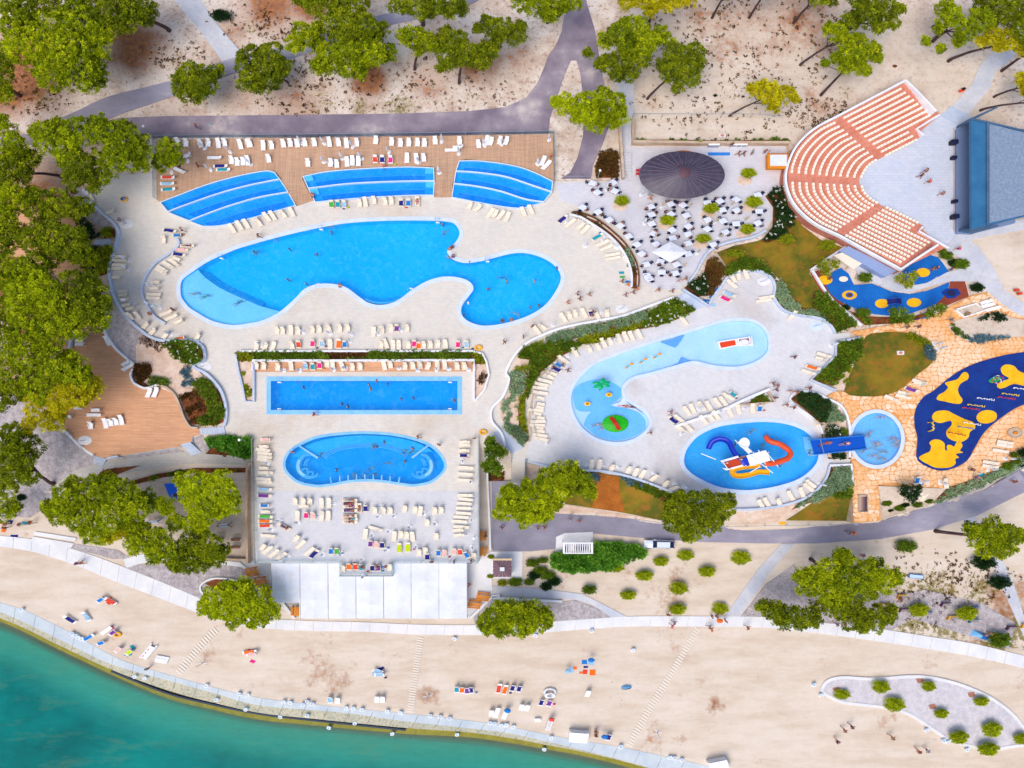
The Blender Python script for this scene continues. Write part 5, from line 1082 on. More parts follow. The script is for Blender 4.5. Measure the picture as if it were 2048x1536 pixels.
TREES_N=[
 ([(385,150,26),(405,172,30),(372,178,26),(425,150,16),(395,190,18),(360,158,16),(440,140,10)],4.5,'pine_green',None,'compact round pine by the bend of the footpath'),
 ([(500,122,30),(540,112,28),(540,152,32),(500,162,26),(565,135,20),(520,175,16)],5,'pine_green',(577,166),'dense green pine between the footpath and the road'),
 ([(612,70,28),(592,90,20),(640,95,20),(640,60,16)],6,'pine_leaf',None,'small pine over the footpath left of the tall pair'),
 ([(690,48,38),(730,58,32),(762,65,18),(680,75,24),(725,85,20)],8,'pine_green',None,'upper dark pine of the pair right of the footpath'),
 ([(700,115,38),(740,108,32),(660,125,32),(775,110,20),(722,138,22),(745,85,22),(640,135,16)],7.5,'pine_leaf',(722,160),'lower light pine of the pair above brown litter'),
 ([(640,2,38),(700,0,40),(610,-5,25),(680,18,18)],8,'pine_green',None,'dark pine cut by the top edge left of centre'),
 ([(840,0,38),(890,8,32),(922,18,16),(800,10,22),(860,20,20),(900,30,10)],9,'pine_green',(846,50),'pine with visible dark trunk at the top edge'),
 ([(830,75,24),(858,88,22),(808,72,15),(880,92,15),(838,100,12)],6.5,'pine_leaf',(829,139),'slim pine with its trunk standing in pale ground'),
 ([(908,85,26),(930,108,28),(900,118,24),(958,118,24),(890,70,16),(980,105,18),(885,135,12),(968,95,12)],6.5,'pine_green',(918,167),'pine with a bent trunk on the brown patch'),
 ([(998,60,28),(1030,72,22),(970,50,18),(990,82,18),(1042,55,12),(955,60,10)],6,'pine_green',None,'pine left of the forked road'),
 ([(1060,2,34),(1100,12,32),(1140,5,22),(1095,30,16),(1125,20,12)],8,'pine_leaf',None,'pine overhanging the top of the forked road'),
 ([(1260,-2,26),(1300,5,26),(1340,2,26),(1370,-5,24),(1300,22,14)],7,'pine_yellow',(1298,44),'yellowish pine at the top edge right of the road'),
 ([(1240,72,30),(1272,58,28),(1292,85,28),(1322,75,22),(1212,82,18),(1256,96,24),(1250,50,14)],7,'pine_leaf',None,'broad pine beside the walkway right of the road'),
 ([(1215,130,22),(1245,125,24),(1280,118,22),(1200,128,12),(1258,148,18),(1232,152,12),(1176,108,10)],5.5,'pine_green',None,'sparse pine leaning over the white walkway'),
 ([(1350,112,28),(1385,112,26),(1340,145,24),(1375,152,26),(1355,178,12),(1400,130,14),(1325,130,14)],6,'pine_green',(1294,198),'pine on a curved leaning trunk right of the walkway'),
 ([(1175,215,34),(1215,212,36),(1238,232,20),(1190,245,22),(1132,210,22),(1112,205,12),(1160,235,18),(1220,245,18)],6.5,'pine_lime',None,'bright pine standing over the service road below the fork'),
 ([(1540,188,24),(1572,190,18),(1515,182,16),(1545,210,16),(1530,172,12),(1590,200,8),(1500,178,7)],5,'pine_yellow',(1458,232),'small yellow-green pine with a long leaning trunk'),
 ([(1442,-24,24),(1470,-20,20)],6,'pine_green',(1424,36),'pine trunk rising out of the top edge, left of two'),
 ([(1525,-28,26),(1550,-22,22)],6,'pine_green',(1498,36),'pine trunk rising out of the top edge, right of two'),
 ([(1640,-8,24),(1615,-20,22),(1660,2,14)],6.5,'pine_green',(1587,46),'pine with a slanting trunk above the amphitheatre at the top edge'),
 ([(1735,28,28),(1770,18,26),(1700,42,20),(1782,45,16),(1722,5,24),(1755,55,16),(1800,20,10)],8,'pine_green',(1680,75),'large pine above the amphitheatre'),
 ([(1678,66,22),(1658,58,14),(1692,88,18),(1715,80,14)],6,'pine_leaf',(1600,130),'pine with a curved trunk left of the large pine'),
 ([(1702,112,28),(1738,102,24),(1690,132,18),(1722,138,18),(1752,118,12),(1650,128,8),(1672,118,12)],6.5,'pine_leaf',(1641,191),'pine with a straight slanting trunk nearest the amphitheatre'),
 ([(1900,38,26),(1930,58,24),(1890,18,20),(1960,42,26),(1915,80,14),(1850,84,9),(1875,60,12),(1880,98,9)],8,'pine_leaf',(1866,82),'airy pine near the top right corner'),
 ([(1990,20,34),(2030,30,34),(2048,60,30),(1965,5,24)],8,'pine_green',None,'dark pine in the top right corner'),
 ([(1985,75,20),(2018,80,22),(2040,95,16),(1962,84,12),(1998,95,12)],7,'pine_yellow',(1896,122),'golden pine leaning over the top right path'),
 ([(2062,85,22),(2085,100,20)],7,'pine_leaf',(2003,142),'pine trunk right of the top right path, upper one'),
 ([(2042,160,14),(2060,170,18),(2050,185,10)],5,'pine_yellow',(1987,194),'small pine with a curved trunk at the right edge'),
 ([(2068,190,14),(2080,205,14)],5.5,'pine_leaf',(1959,221),'long bowed trunk right of the stage steps')]
for l,h,m,b,lb in TREES_N: tree(l,h,lb,m,b,'pines of the northern slope',dens=1.15)
TREES_S=[
 ([(140,1000,34),(118,1022,26),(172,1032,34),(190,985,34),(190,1064,24),(150,970,18),(100,1010,16)],8,'pine_leaf',None,'large pine left of the sand yard'),
 ([(240,985,32),(270,1010,30),(225,1030,32),(296,1000,20),(262,1040,22),(215,965,20)],8,'pine_leaf',None,'large pine at the west edge of the sand yard'),
 ([(245,1062,18),(215,1072,14),(270,1058,12)],6,'pine_yellow',None,'small yellowed pine below the two large ones by the yard'),
 ([(400,970,30),(440,975,32),(458,1000,26),(420,1020,28),(385,1000,20),(362,960,14),(375,980,16),(440,1020,16)],7.5,'pine_lime',(345,990),'bright pine over the blue trampoline sheet'),
 ([(390,1045,22),(352,1045,16),(402,1060,16),(330,1010,18),(340,1020,10)],6.5,'pine_lime',None,'lobed bright pine in the middle of the sand yard'),
 ([(290,1075,28),(322,1090,30),(352,1110,24),(268,1088,18),(310,1110,16)],7.5,'pine_leaf',(325,1062),'pine at the bottom left of the sand yard'),
 ([(380,1090,24),(420,1095,26),(446,1105,16),(372,1120,24),(402,1126,18),(350,1130,12),(430,1115,16)],7,'pine_green',(402,1072),'dark pine at the bottom of the sand yard'),
 ([(440,1200,32),(480,1195,32),(520,1208,32),(470,1228,24),(512,1232,22),(545,1222,17),(412,1212,17),(490,1172,17),(455,1178,14),(430,1225,12)],6,'pine_lime',None,'round lime green tree left of the white canopies'),
 ([(990,1240,30),(1030,1235,32),(1070,1235,30),(1010,1222,20),(1090,1232,18),(1052,1216,16),(1050,1255,16),(1000,1257,16),(970,1245,14)],4.5,'pine_leaf',None,'low oval green tree on the promenade gravel'),
 ([(1040,1000,34),(1080,1010,32),(1100,1000,24),(1018,990,22),(1050,1030,22),(1008,1020,20),(1085,1030,16),(1060,975,18)],7,'pine_lime',None,'bright pine in the service yard'),
 ([(1100,955,24),(1130,948,28),(1150,960,26),(1120,975,24),(1170,975,16),(1182,985,12),(1085,968,14)],6.5,'pine_leaf',None,'pine at the corner of the children\'s deck above the yard'),
 ([(1355,1020,30),(1400,1012,32),(1440,1015,26),(1380,1050,28),(1420,1045,24),(1350,1045,20),(1455,1000,15),(1375,1070,13),(1342,1000,14),(1360,992,10)],7.5,'pine_green',None,'big dark pine by the service road'),
 ([(1950,1070,22),(1985,1062,26),(2015,1075,24),(1970,1095,20),(2000,1095,22),(2040,1070,12),(1938,1055,12)],8,'pine_leaf',(1870,1062),'leaning pine with a long trunk near the right edge'),
 ([(1620,1165,26),(1650,1145,28),(1690,1125,22),(1660,1182,28),(1692,1165,30),(1602,1150,16),(1680,1108,14)],8,'pine_leaf',(1621,1118),'left part of the big pine group by the promenade'),
 ([(1732,1150,28),(1765,1160,24),(1790,1155,16),(1730,1180,20),(1750,1130,16)],7.5,'pine_leaf',None,'right part of the big pine group by the promenade'),
 ([(1545,1220,20),(1580,1230,22),(1620,1232,22),(1560,1242,14),(1525,1210,12),(1600,1245,12)],6,'pine_green',(1632,1209),'flat dark pine lobe over the promenade edge'),
 ([(1670,1212,24),(1700,1205,22),(1650,1205,16)],6.5,'pine_green',None,'middle pine below the big pine group'),
 ([(1712,1235,26),(1745,1235,24),(1775,1232,16),(1722,1250,14),(1780,1220,12)],6,'pine_green',None,'pine overhanging the promenade at right')]
for l,h,m,b,lb in TREES_S: tree(l,h,lb,m,b,'pines between the decks and the beach',dens=1.2)
tree([(985,900,14),(1000,905,10),(985,925,12),(975,935,9),(995,940,8),(980,885,8)],4,'broadleaf tree in the gap between the terrace and the ramp','shrub_green',None,None,k=16,pr=0.4,name='broadleaf_tree')
tree([(1801,628,14),(1785,625,9),(1815,640,9)],3,'dark open tree at the foot of the toddler playground','shrub_green',None,None,dens=.7,k=14,pr=.3,name='broadleaf_tree')
tree([(1869,621,13),(1855,628,8),(1882,618,8)],3,'green open tree at the right foot of the toddler playground','shrub_green',None,None,dens=.7,k=14,pr=.3,name='broadleaf_tree')
tree([(1652,534,16),(1640,528,10),(1668,530,10),(1650,545,8)],3,'light airy tree beside the cream awning','shrub_yellow',None,None,dens=.7,k=14,pr=.28,name='broadleaf_tree')
tree([(1812,560,14),(1798,556,9),(1826,552,9),(1815,570,8)],3,'yellow-green airy tree in the middle of the toddler playground path','shrub_yellow',None,None,dens=.7,k=14,pr=.28,name='broadleaf_tree')
tree([(1820,985,15),(1805,980,9),(1836,980,9),(1825,995,9)],2.6,'dark green tree in the sandy triangle by the road','shrub_dark',None,None,dens=.9,k=14,pr=.3,name='broadleaf_tree')
# bushes: three prototypes, then copies
def bush_proto(name,mat,sd,flatk=0.8):
    global rng
    L=[(0,0,0.55,0.62)]+[(0.5*math.cos(a+sd),0.45*math.sin(a+sd),0.45,0.42) for a in np.linspace(0,5.2,5)]
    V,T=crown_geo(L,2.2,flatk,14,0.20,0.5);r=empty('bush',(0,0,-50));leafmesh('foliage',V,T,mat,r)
    mb=MB();mb.tube([(0,0,-0.1),(0.03,0,0.3),(0,0.02,0.6)],[.06,.05,.03],6);mb.build('stem','bark',r);return r
BP={'a': bush_proto('a','bush_small',0.3),'b': bush_proto('b','shrub_green',1.1),'c': bush_proto('c','shrub_dark',2.0),'d': bush_proto('d','shrub_yellow',2.7)}
used=set()
def bushes(lst,where,group,desc):
    rk=rank([(l[0],l[1]) for l in lst])
    for (x,y,r,k),q in zip(lst,rk):
        s=r*(CAMH)/FPX/0.88;loc=at(x,y);p=BP[k]
        o=copy_tree(p,loc,random.choice([0,math.pi]),(s*random.uniform(.95,1.15),s*random.uniform(.62,.78),s*random.uniform(.75,1.05)))
        tag(o,'{} {} bush {}'.format(q,desc,where).strip(),'bush',group)
bushes([(1319,1121,15,'a'),(1370,1110,15,'a'),(1286,1149,16,'a'),(1410,1141,17,'a'),(1480,1115,17,'a'),(1232,1134,14,'a'),(1254,1188,14,'a'),(1356,1175,17,'a'),(1352,1216,15,'a'),(1439,1216,15,'a'),(1177,1178,14,'b')],'on the sandy slope above the promenade','round bushes on the sandy slope','round green')
bushes([(1520,1213,12,'a'),(1807,1091,21,'b'),(1830,1217,20,'a'),(1924,1223,22,'a'),(1990,1277,22,'b'),(1960,1123,22,'c'),(1992,1163,20,'c')],'on the weedy ground above the promenade at right','bushes on the weedy ground','leafy green')
bushes([(1682,1387,14,'a'),(1758,1371,17,'a'),(1853,1370,14,'a'),(1957,1400,13,'a'),(1785,1406,18,'a'),(1877,1424,14,'a'),(1977,1455,19,'a'),(1909,1469,19,'a'),(1968,1493,18,'a'),(2036,1474,15,'a')],'on the gravel island','bushes on the gravel island','lime green')
bushes([(1495,350,16,'a'),(1243,405,15,'a'),(1420,420,16,'a'),(1506,407,15,'a'),(1333,442,16,'a'),(1493,461,14,'a'),(1405,480,15,'a')],'in a mulch ring among the cafe tables','round trees of the cafe patio','clipped')
bushes([(1468,509,15,'d'),(1571,480,15,'d'),(1652,492,16,'d')],'on the curved lawn','bushes on the lawn','pale green')
bushes([(1726,557,14,'b'),(1889,513,12,'b'),(1917,530,16,'b'),(1880,502,9,'b'),(1949,577,14,'c'),(1723,627,14,'b'),(1690,616,8,'c'),(1903,527,10,'c')],'around the toddler playground','bushes around the toddler playground','dense')
bushes([(1771,1006,9,'b'),(1796,1015,10,'b'),(1808,1009,8,'c'),(1831,1009,10,'b'),(1855,1002,8,'b'),(1779,1020,6,'c')],'in the sandy triangle by the road','little bushes in the sandy triangle','little')
bushes([(2025,910,9,'b'),(2043,905,12,'c'),(2012,933,11,'b'),(2029,924,9,'b'),(2040,930,8,'c')],'on the bank at the right edge','bushes on the right bank','green')
bushes([(446,38,20,'c'),(250,60,12,'c'),(150,385,6,'c'),(553,178,8,'c'),(45,995,10,'c'),(1430,192,4,'c')],'on the pale ground of the northern and western woods','dark bushes in the woods','dark')
bushes([(1065,1125,12,'b'),(1080,1140,13,'b'),(1068,1150,11,'c'),(1095,1150,14,'b'),(1085,1120,10,'b'),(1108,1162,13,'c'),(1058,1163,10,'b'),(1030,1163,12,'b'),(1005,1165,10,'d'),(1092,1172,11,'c')],'in the bed between the hut and the juniper hedge','bushes beside the hut','leafy')
bushes([(982,1113,6,'d'),(981,1152,6,'d')],'at the left wall of the hut','bushes at the hut wall','tiny round')
for k,p in BP.items():
    for ch in list(p.children): bpy.data.objects.remove(ch)
    bpy.data.objects.remove(p)
# mulch rings of the patio trees and brown squares on the island
for q,(x,y) in zip(rank([(1489,361),(1240,412),(1416,430),(1498,414),(1329,450),(1487,468),(1400,488)]),[(1489,361),(1240,412),(1416,430),(1498,414),(1329,450),(1487,468),(1400,488)]):
    X_,Y_,Z_=at(x,y);mb=MB();mb.lathe([(1.05,0.0),(1.05,0.03),(0.98,0.05)],20,0,0);o=mb.build('tree_grate','gravel_warm');o.location=(X_,Y_,Z_+.006);tag(o,'{} beige ring of chippings under a cafe patio tree'.format(q),'tree ring','tree rings of the patio')
for q,(x,y) in zip(['leftmost','second from the left','third from the left','rightmost'],[(1673,1379),(1840,1361),(1865,1413),(1943,1389)]):
    X_,Y_,Z_=at(x,y);mb=MB()
    for k in range(5): mb.box(0,-0.36+0.18*k,0.02,0.9,0.15,0.04)
    o=empty('irrigation_cover',(X_,Y_,Z_),0.4,'{} square brown timber cover on the gravel island'.format(q),'cover','timber covers on the gravel island')
    for k in range(5): MB().box(0,-0.36+0.18*k,0.03,0.9,0.15,0.05).build('slat',flat('cover_brown',(178,124,104)),o)
# ---- planting beds
def bed(px,mat,h,label,dens=9,pr=0.3,k=12,flowers=None,smooth=False,soil='mulch',patch=1.0,clump=None,draped=None,bt=0.5):
    r=empty('planting_bed',(0,0,0),0,label,'planting');pl=cr(px) if smooth else px
    if soil: drape('soil',px,0.16 if draped is None else draped,soil,smooth,parent=r,kind=None)
    X0=np.array([at(a,b)[:2] for a,b in pl]);z0=max(at(*pl[0])[2],0) if zat(*pl[0]) is not None else None
    lo,hi=X0.min(0),X0.max(0);A=abs(area([tuple(q) for q in X0]));n=int(A*dens*2.2*((hi-lo).prod()/max(A,1e-3)))
    pts=rng.uniform(lo,hi,(n,2));pts=pts[inside(X0,pts[:,0],pts[:,1])]
    if clump:
        m=max(3,int(A*clump[0]));c=rng.uniform(lo,hi,(m*3,2));c=c[inside(X0,c[:,0],c[:,1])][:m]
        if len(c):
            d=np.min(np.hypot(pts[:,None,0]-c[None,:,0],pts[:,None,1]-c[None,:,1]),1);pts=pts[d < clump[1]]
    if len(pts) == 0: return r
    g=H(pts[:,0],pts[:,1])+0.05;u=np.sin(pts[:,0]*1.9)*np.cos(pts[:,1]*2.3)*.5+np.sin(pts[:,0]*.8+pts[:,1]*1.1)*.5
    z=g+h*(0.55+0.3*u+0.25*rng.random(len(pts)));V,T=tufts(np.c_[pts,z],pr*rng.uniform(.7,1.3,len(pts)),k,bt+0.16*u+rng.normal(0,.12,len(pts)),width=.5)
    leafmesh('shrubs',V,T,mat,r)['kind']='stuff'
    if flowers:
        q=pts[rng.random(len(pts)) < flowers];zf=H(q[:,0],q[:,1])+0.05+h*1.15
        V,T=tufts(np.c_[q,zf],0.16*rng.uniform(.7,1.4,len(q)),7,np.full(len(q),.5),width=.9);leafmesh('blossoms',V,T,'flower_white',r)['kind']='stuff'
    return r
bed([(205,460),(222,455),(229,460),(229,474),(208,477)],'shrub_yellow',.6,'small clipped hedge block north of the grove steps')
bed([(151,437),(168,432),(205,470),(205,477),(182,481),(168,468)],'shrub_dark',.8,'dark ivy bed north-west of the grove steps',soil=None)
bed([(178,494),(200,494),(196,520),(190,548),(172,548),(172,500)],'shrub_dark',.5,'dark ivy bed beside the small grove deck',soil=None)
bed([(200,494),(232,494),(226,520),(221,545),(200,552),(192,545),(198,520)],'shrub_yellow',.7,'yellow-green hedge south of the grove steps')
bed([(329,690),(349,683),(378,682),(398,690),(409,705),(409,721),(388,730),(365,724),(346,711)],'shrub_green',1.1,'dark oleander clump with white flowers south-west of the pool',flowers=.07)
bed([(365,735),(374,729),(392,737),(406,752),(396,768),(365,772)],'shrub_blue',.35,'blue-grey ground cover south of the oleander clump',soil='gravel_warm',clump=(1.5,.45))
bed([(388,768),(406,755),(420,762),(438,786),(451,817),(451,841),(432,851),(401,851),(401,838),(420,824),(416,799),(394,778)],'shrub_green',.8,'green hedge curving down to the west deck steps',smooth=False)
bed([(359,794),(391,779),(415,802),(420,822),(401,838),(396,849),(385,849),(370,820)],'shrub_brown',.3,'brown heathery bed east of the west wooden deck',dens=6,clump=(.8,.6))
bed([(271,729),(300,728),(304,742),(296,756),(282,765),(270,752),(268,740)],'shrub_brown',.6,'brown-green shrubs in the half-round bed')
bed([(297,757),(310,752),(343,763),(343,768),(325,774),(296,771)],'shrub_green',.6,'green shrub tail of the half-round bed',soil=None)
bed([(272,745),(285,764),(296,772),(318,769),(300,774),(280,771),(270,758)],'shrub_brown',.2,'mulch strip inside the bowed white wall',dens=3)
bed([(415,876),(440,875),(503,878),(505,915),(480,912),(450,900),(425,890)],'juniper',.7,'feathery green junipers at the left corner of the terrace',pr=.45,k=16)
bed([(410,908),(430,890),(463,911)],'shrub_brown',.1,'small triangular mulch bed beside the garden path',dens=1)
bed([(196,953),(200,944),(215,938),(281,931),(245,945),(213,957)],'shrub_brown',.1,'tongue-shaped mulch bed beside the garden path',dens=1)
bed([(250,966),(312,948),(390,936),(498,936),(498,945),(390,946),(325,955),(266,970)],'shrub_green',.5,'long low hedge along the north of the sand yard',dens=5,clump=(1.6,.42))
bed([(475,706),(508,704),(508,722),(490,722),(478,722)],'shrub_yellow',.6,'yellow-green shrubs at the left end of the bed above the lap pool')
bed([(485,742),(508,735),(508,800),(494,800),(488,770)],'shrub_yellow',.25,'grassy flowers in the hairpin bed left of the lap pool',dens=7,soil='gravel_warm',clump=(1.2,.4))
bed([(508,704),(600,704),(655,706),(660,720),(508,721)],'shrub_green',.6,'green shrubs above the left half of the wooden strip')
bed([(655,705),(745,704),(730,716),(660,719)],'shrub_brown',.3,'brown ground cover above the middle of the wooden strip',dens=6)
bed([(738,704),(850,703),(945,703),(945,720),(690,720),(735,714)],'shrub_green',.6,'green and sage shrubs above the right half of the wooden strip')
bed([(945,703),(965,708),(972,728),(948,728)],'shrub_yellow',.5,'bright shrubs in the corner right of the wooden strip')
bed([(957,750),(972,742),(975,756),(966,772),(957,770)],'shrub_brown',.5,'withered shrub in the dry bed right of the lap pool',dens=5,soil=None)
# central planting bed in patches
bed([(1351,597),(1390,620),(1356,638),(1317,651),(1282,658),(1290,640),(1300,622),(1325,608)],'shrub_green',.7,'green hedge with white flowers below the patio steps',flowers=.05)
bed([(1090,676),(1127,662),(1192,648),(1244,637),(1296,618),(1290,640),(1262,650),(1200,664),(1140,680),(1096,690)],'shrub_sage',.6,'long sage green bed south-east of the main pool',bt=.55)
bed([(1282,658),(1257,662),(1192,686),(1165,688),(1150,680),(1200,665),(1262,650),(1285,642)],'shrub_yellow',.5,'yellow-green strip along the top of the toddler deck')
bed([(1088,690),(1135,678),(1165,688),(1140,703),(1114,717),(1100,728),(1088,738),(1072,756),(1062,778),(1055,800),(1050,775),(1058,745),(1060,720),(1035,715),(1049,694)],'shrub_green',.7,'mottled green hedge at the bend of the central bed',flowers=.006)
bed([(1030,716),(1050,696),(1085,680),(1088,700),(1062,722),(1058,742),(1024,740)],'shrub_yellow',.4,'spotted low shrubs in the crook of the central bed',clump=(1.3,.45),soil='gravel_warm')
bed([(1022,742),(1057,740),(1052,775),(1040,792),(1018,785)],'shrub_sage',.3,'pale sage block in the central bed',bt=.75)
bed([(1018,785),(1042,792),(1036,820),(1038,850),(1012,850),(1001,838),(1000,805)],'shrub_sage',.3,'tufted pale grasses on the west side of the central bed',clump=(1.2,.4),soil='gravel_warm',bt=.65)
bed([(1042,792),(1054,778),(1048,820),(1052,850),(1056,866),(1046,862),(1038,850),(1036,820)],'shrub_yellow',.5,'narrow green hedge beside the toddler deck loungers')
bed([(1008,852),(1038,852),(1048,866),(1058,880),(1045,890),(1030,876),(1014,864)],'shrub_sage',.6,'dark sage shrubs at the southern tip of the central bed',bt=.35)
bed([(1142,429),(1158,428),(1190,441),(1224,467),(1250,493),(1269,523),(1274,549),(1273,573),(1265,573),(1264,549),(1256,521),(1239,493),(1215,470),(1184,448)],'shrub_brown',.35,'narrow curved planter between the pool and the cafe',dens=6,clump=(1.6,.5))
bed([(1246,493),(1254,498),(1268,525),(1262,540),(1252,515)],'shrub_sage',.4,'sage plants in the narrow curved planter',soil=None)
bed([(1531,392),(1550,378),(1572,376),(1580,400),(1587,425),(1586,450),(1572,462),(1550,480),(1535,486),(1522,482),(1545,455),(1547,415)],'shrub_dark',1.3,'big dark oleander hedge with white blossoms by the amphitheatre',flowers=.07,bt=.6)
bed([(1369,575),(1388,562),(1408,548),(1414,565),(1412,590),(1395,594)],'shrub_dark',.9,'white flowering shrubs beside the patio steps',flowers=.10,bt=.65)
bed([(1408,546),(1414,520),(1432,518),(1448,540),(1440,560),(1424,590),(1412,592),(1412,560)],'shrub_brown',.7,'mixed yellow-brown shrubs west of the curved lawn',bt=.65)
bed([(1453,531),(1492,516),(1528,528),(1540,545),(1548,560),(1528,546),(1505,541),(1475,544),(1455,552),(1445,548)],'shrub_green',.8,'dark hedge along the bottom of the curved lawn')
bed([(1549,560),(1562,562),(1580,596),(1603,614),(1650,632),(1650,645),(1640,636),(1595,629),(1568,618),(1550,597)],'shrub_sage',.5,'silvery shrubs east of the toddler deck wall',bt=.7)
bed([(1627,588),(1650,590),(1662,604),(1690,630),(1712,652),(1672,664),(1650,640),(1625,614)],'shrub_green',.9,'dense green hedge between the lawn and the flagged path')
bed([(1700,622),(1723,632),(1760,634),(1800,634),(1830,632),(1870,620),(1860,632),(1800,646),(1730,650)],'shrub_green',.5,'thin shrubs below the blue toddler playground',clump=(.5,.8))
bed([(1671,687),(1721,677),(1721,713),(1695,733),(1666,772),(1626,760),(1646,739),(1671,713)],'shrub_green',.8,'green hedge west of the oval lawn')
bed([(1690,735),(1705,735),(1688,775),(1668,773)],'shrub_yellow',.25,'dotted little tufts on white gravel beside the oval lawn',clump=(1.8,.26),soil=None)
bed([(1800,668),(1825,668),(1850,680),(1862,695),(1845,690),(1815,680)],'shrub_yellow',.6,'light green shrubs on the top right of the oval lawn',soil=None)
bed([(1847,690),(1862,688),(1869,705),(1863,724),(1850,718)],'shrub_blue',.6,'blue-grey shrubs at the right rim of the oval lawn',soil=None)
bed([(1898,652),(1906,650),(1925,670),(1934,680),(1910,668)],'shrub_green',.4,'green shrubs at the left of the sandy island bed',soil=None)
bed([(1930,672),(1960,672),(2018,674),(2000,680),(1955,686),(1936,682)],'shrub_blue',.4,'blue-grey strip at the bottom of the sandy island bed',soil=None)
bed([(1950,640),(1985,625),(2010,632),(2012,640),(1995,645),(1975,636),(1955,645)],'shrub_dark',.4,'dark shrubs at the top of the sandy island bed',soil=None)
bed([(1583,798),(1601,784),(1632,789),(1658,804),(1656,820),(1645,846),(1632,841),(1614,822)],'shrub_dark',1.1,'dense dark hedge on the shrub island by the plunge pool',bt=.75)
bed([(1658,806),(1672,815),(1689,838),(1680,842),(1650,842),(1656,820)],'shrub_sage',.4,'soft sage patch on the shrub island',bt=.55)
bed([(1644,852),(1668,852),(1680,868),(1676,874),(1650,874)],'shrub_dark',.7,'dark flowering shrub above the blue slide',flowers=.06,soil=None,bt=.6)
bed([(1674,858),(1692,852),(1694,872),(1678,874)],'shrub_green',.25,'dotted tufts above the blue slide',clump=(1.8,.26),soil=None)
bed([(1660,906),(1690,905),(1688,918),(1662,918)],'shrub_dark',.6,'dark shrubs below the blue slide',flowers=.03,soil=None,bt=.6)
bed([(1661,936),(1698,934),(1700,970),(1680,985),(1663,985),(1640,1000),(1600,1012),(1584,1020),(1595,1008),(1632,984),(1655,958)],'shrub_sage',.7,'mixed sage shrubs on the bank below the oval pool',bt=.5)
bed([(1662,990),(1700,972),(1700,995),(1670,996)],'shrub_green',.6,'green shrubs above the small triangular lawn',soil=None)
bed([(1866,1007),(1893,979),(1930,965),(1971,950),(2010,935),(2048,910),(2060,905),(2060,918),(2010,950),(1960,972),(1900,995)],'shrub_sage',.3,'long grassy bank along the service road bend',bt=.65,draped=.2)
bed([(1166,944),(1196,947),(1198,962),(1180,958)],'shrub_blue',.4,'blue-grey shrubs left of the orange bank',soil=None)
bed([(1240,954),(1262,957),(1285,966),(1283,972),(1258,970)],'shrub_blue',.4,'blue-grey shrubs at the top of the grass bank',soil=None)
bed([(1275,964),(1300,970),(1325,984),(1350,998),(1340,1002),(1322,1000),(1285,980),(1258,972)],'shrub_green',.6,'dark hedge running down the grass bank')
bed([(1100,1115),(1128,1098),(1130,1110),(1185,1110),(1187,1086),(1230,1086),(1270,1092),(1292,1102),(1290,1110),(1245,1122),(1215,1136),(1165,1142),(1125,1138),(1105,1128)],'juniper',1.0,'long bright juniper hedge beside the white pergola',pr=.5,k=18,soil=None,bt=.6)
bed([(1198,310),(1205,304),(1235,302),(1237,355),(1192,355),(1190,340)],'shrub_brown',.5,'brown and green shrub bed by the patio walkway',bt=.55)
bed([(1270,280),(1340,279),(1440,281),(1560,279),(1575,279),(1575,287),(1270,287)],'shrub_green',.5,'narrow hedge along the patio retaining wall',clump=(1.5,.45))
bed([(410,1167),(430,1158),(470,1160),(480,1175),(430,1180)],'shrub_blue',.3,'blue-grey plants in the round promenade bed',clump=(.5,.6))
bed([(972,945),(1008,945),(1006,962),(975,962)],'rock' if False else 'shrub_brown',.2,'brown rockery bed between the terrace and the ramp',dens=4)
bed([(1495,808),(1524,785),(1540,803)],'shrub_green',.4,'green wedge of plants on the children\'s deck')
# rough pieces of rock
mb=MB()
for _ in range(160):
    x,y=random.uniform(272,330),random.uniform(672,704)
    if not inside([(283,673),(300,674),(330,690),(320,704),(272,684)],np.array([x]),np.array([y]))[0]: continue
    X_,Y_,Z_=at(x,y);mb.box(X_,Y_,Z_+.15,random.uniform(.2,.5),random.uniform(.2,.4),.35,random.random()*3,.6)
o=mb.build('rocks','rock');o['kind']='stuff'
# scrub scattered over the pale ground
pts=[];sp_=[(620,170,130,180),(1500,90,220,420),(1640,230,70,160),(70,190,80,90),(1350,210,90,60),(480,40,70,60),(350,110,60,60),(1850,1200,110,120),(1960,1170,90,90),(1240,205,30,10),(1450,250,120,50),(880,190,150,160),(1860,1130,80,50),(560,60,50,60)]
for x,y,r,n in sp_:
    for _ in range(int(n*1.4)):
        a=random.random()*6.28;d=r*math.sqrt(random.random());g=at(x+d*math.cos(a),y+d*0.5*math.sin(a))
        if zat(x+d*math.cos(a),y+d*.5*math.sin(a)) is None and not any(inside(q_,np.array([x+d*math.cos(a)]),np.array([y+d*.5*math.sin(a)]))[0] for q_ in (road,pa,tr)): pts.append(g)
pts=np.array(pts);V,T=tufts(pts+np.array([0,0,.03]),0.13*rng.uniform(.3,2.2,len(pts))**1.2,9,rng.normal(.5,.3,len(pts)),width=.6);leafmesh('scrub',V,T,'shrub_brown')['kind']='stuff'
print('crown triangles',TRI)
SQY=0.66      # the photograph shows the ground plan compressed front to back; furniture follows the same ground plan
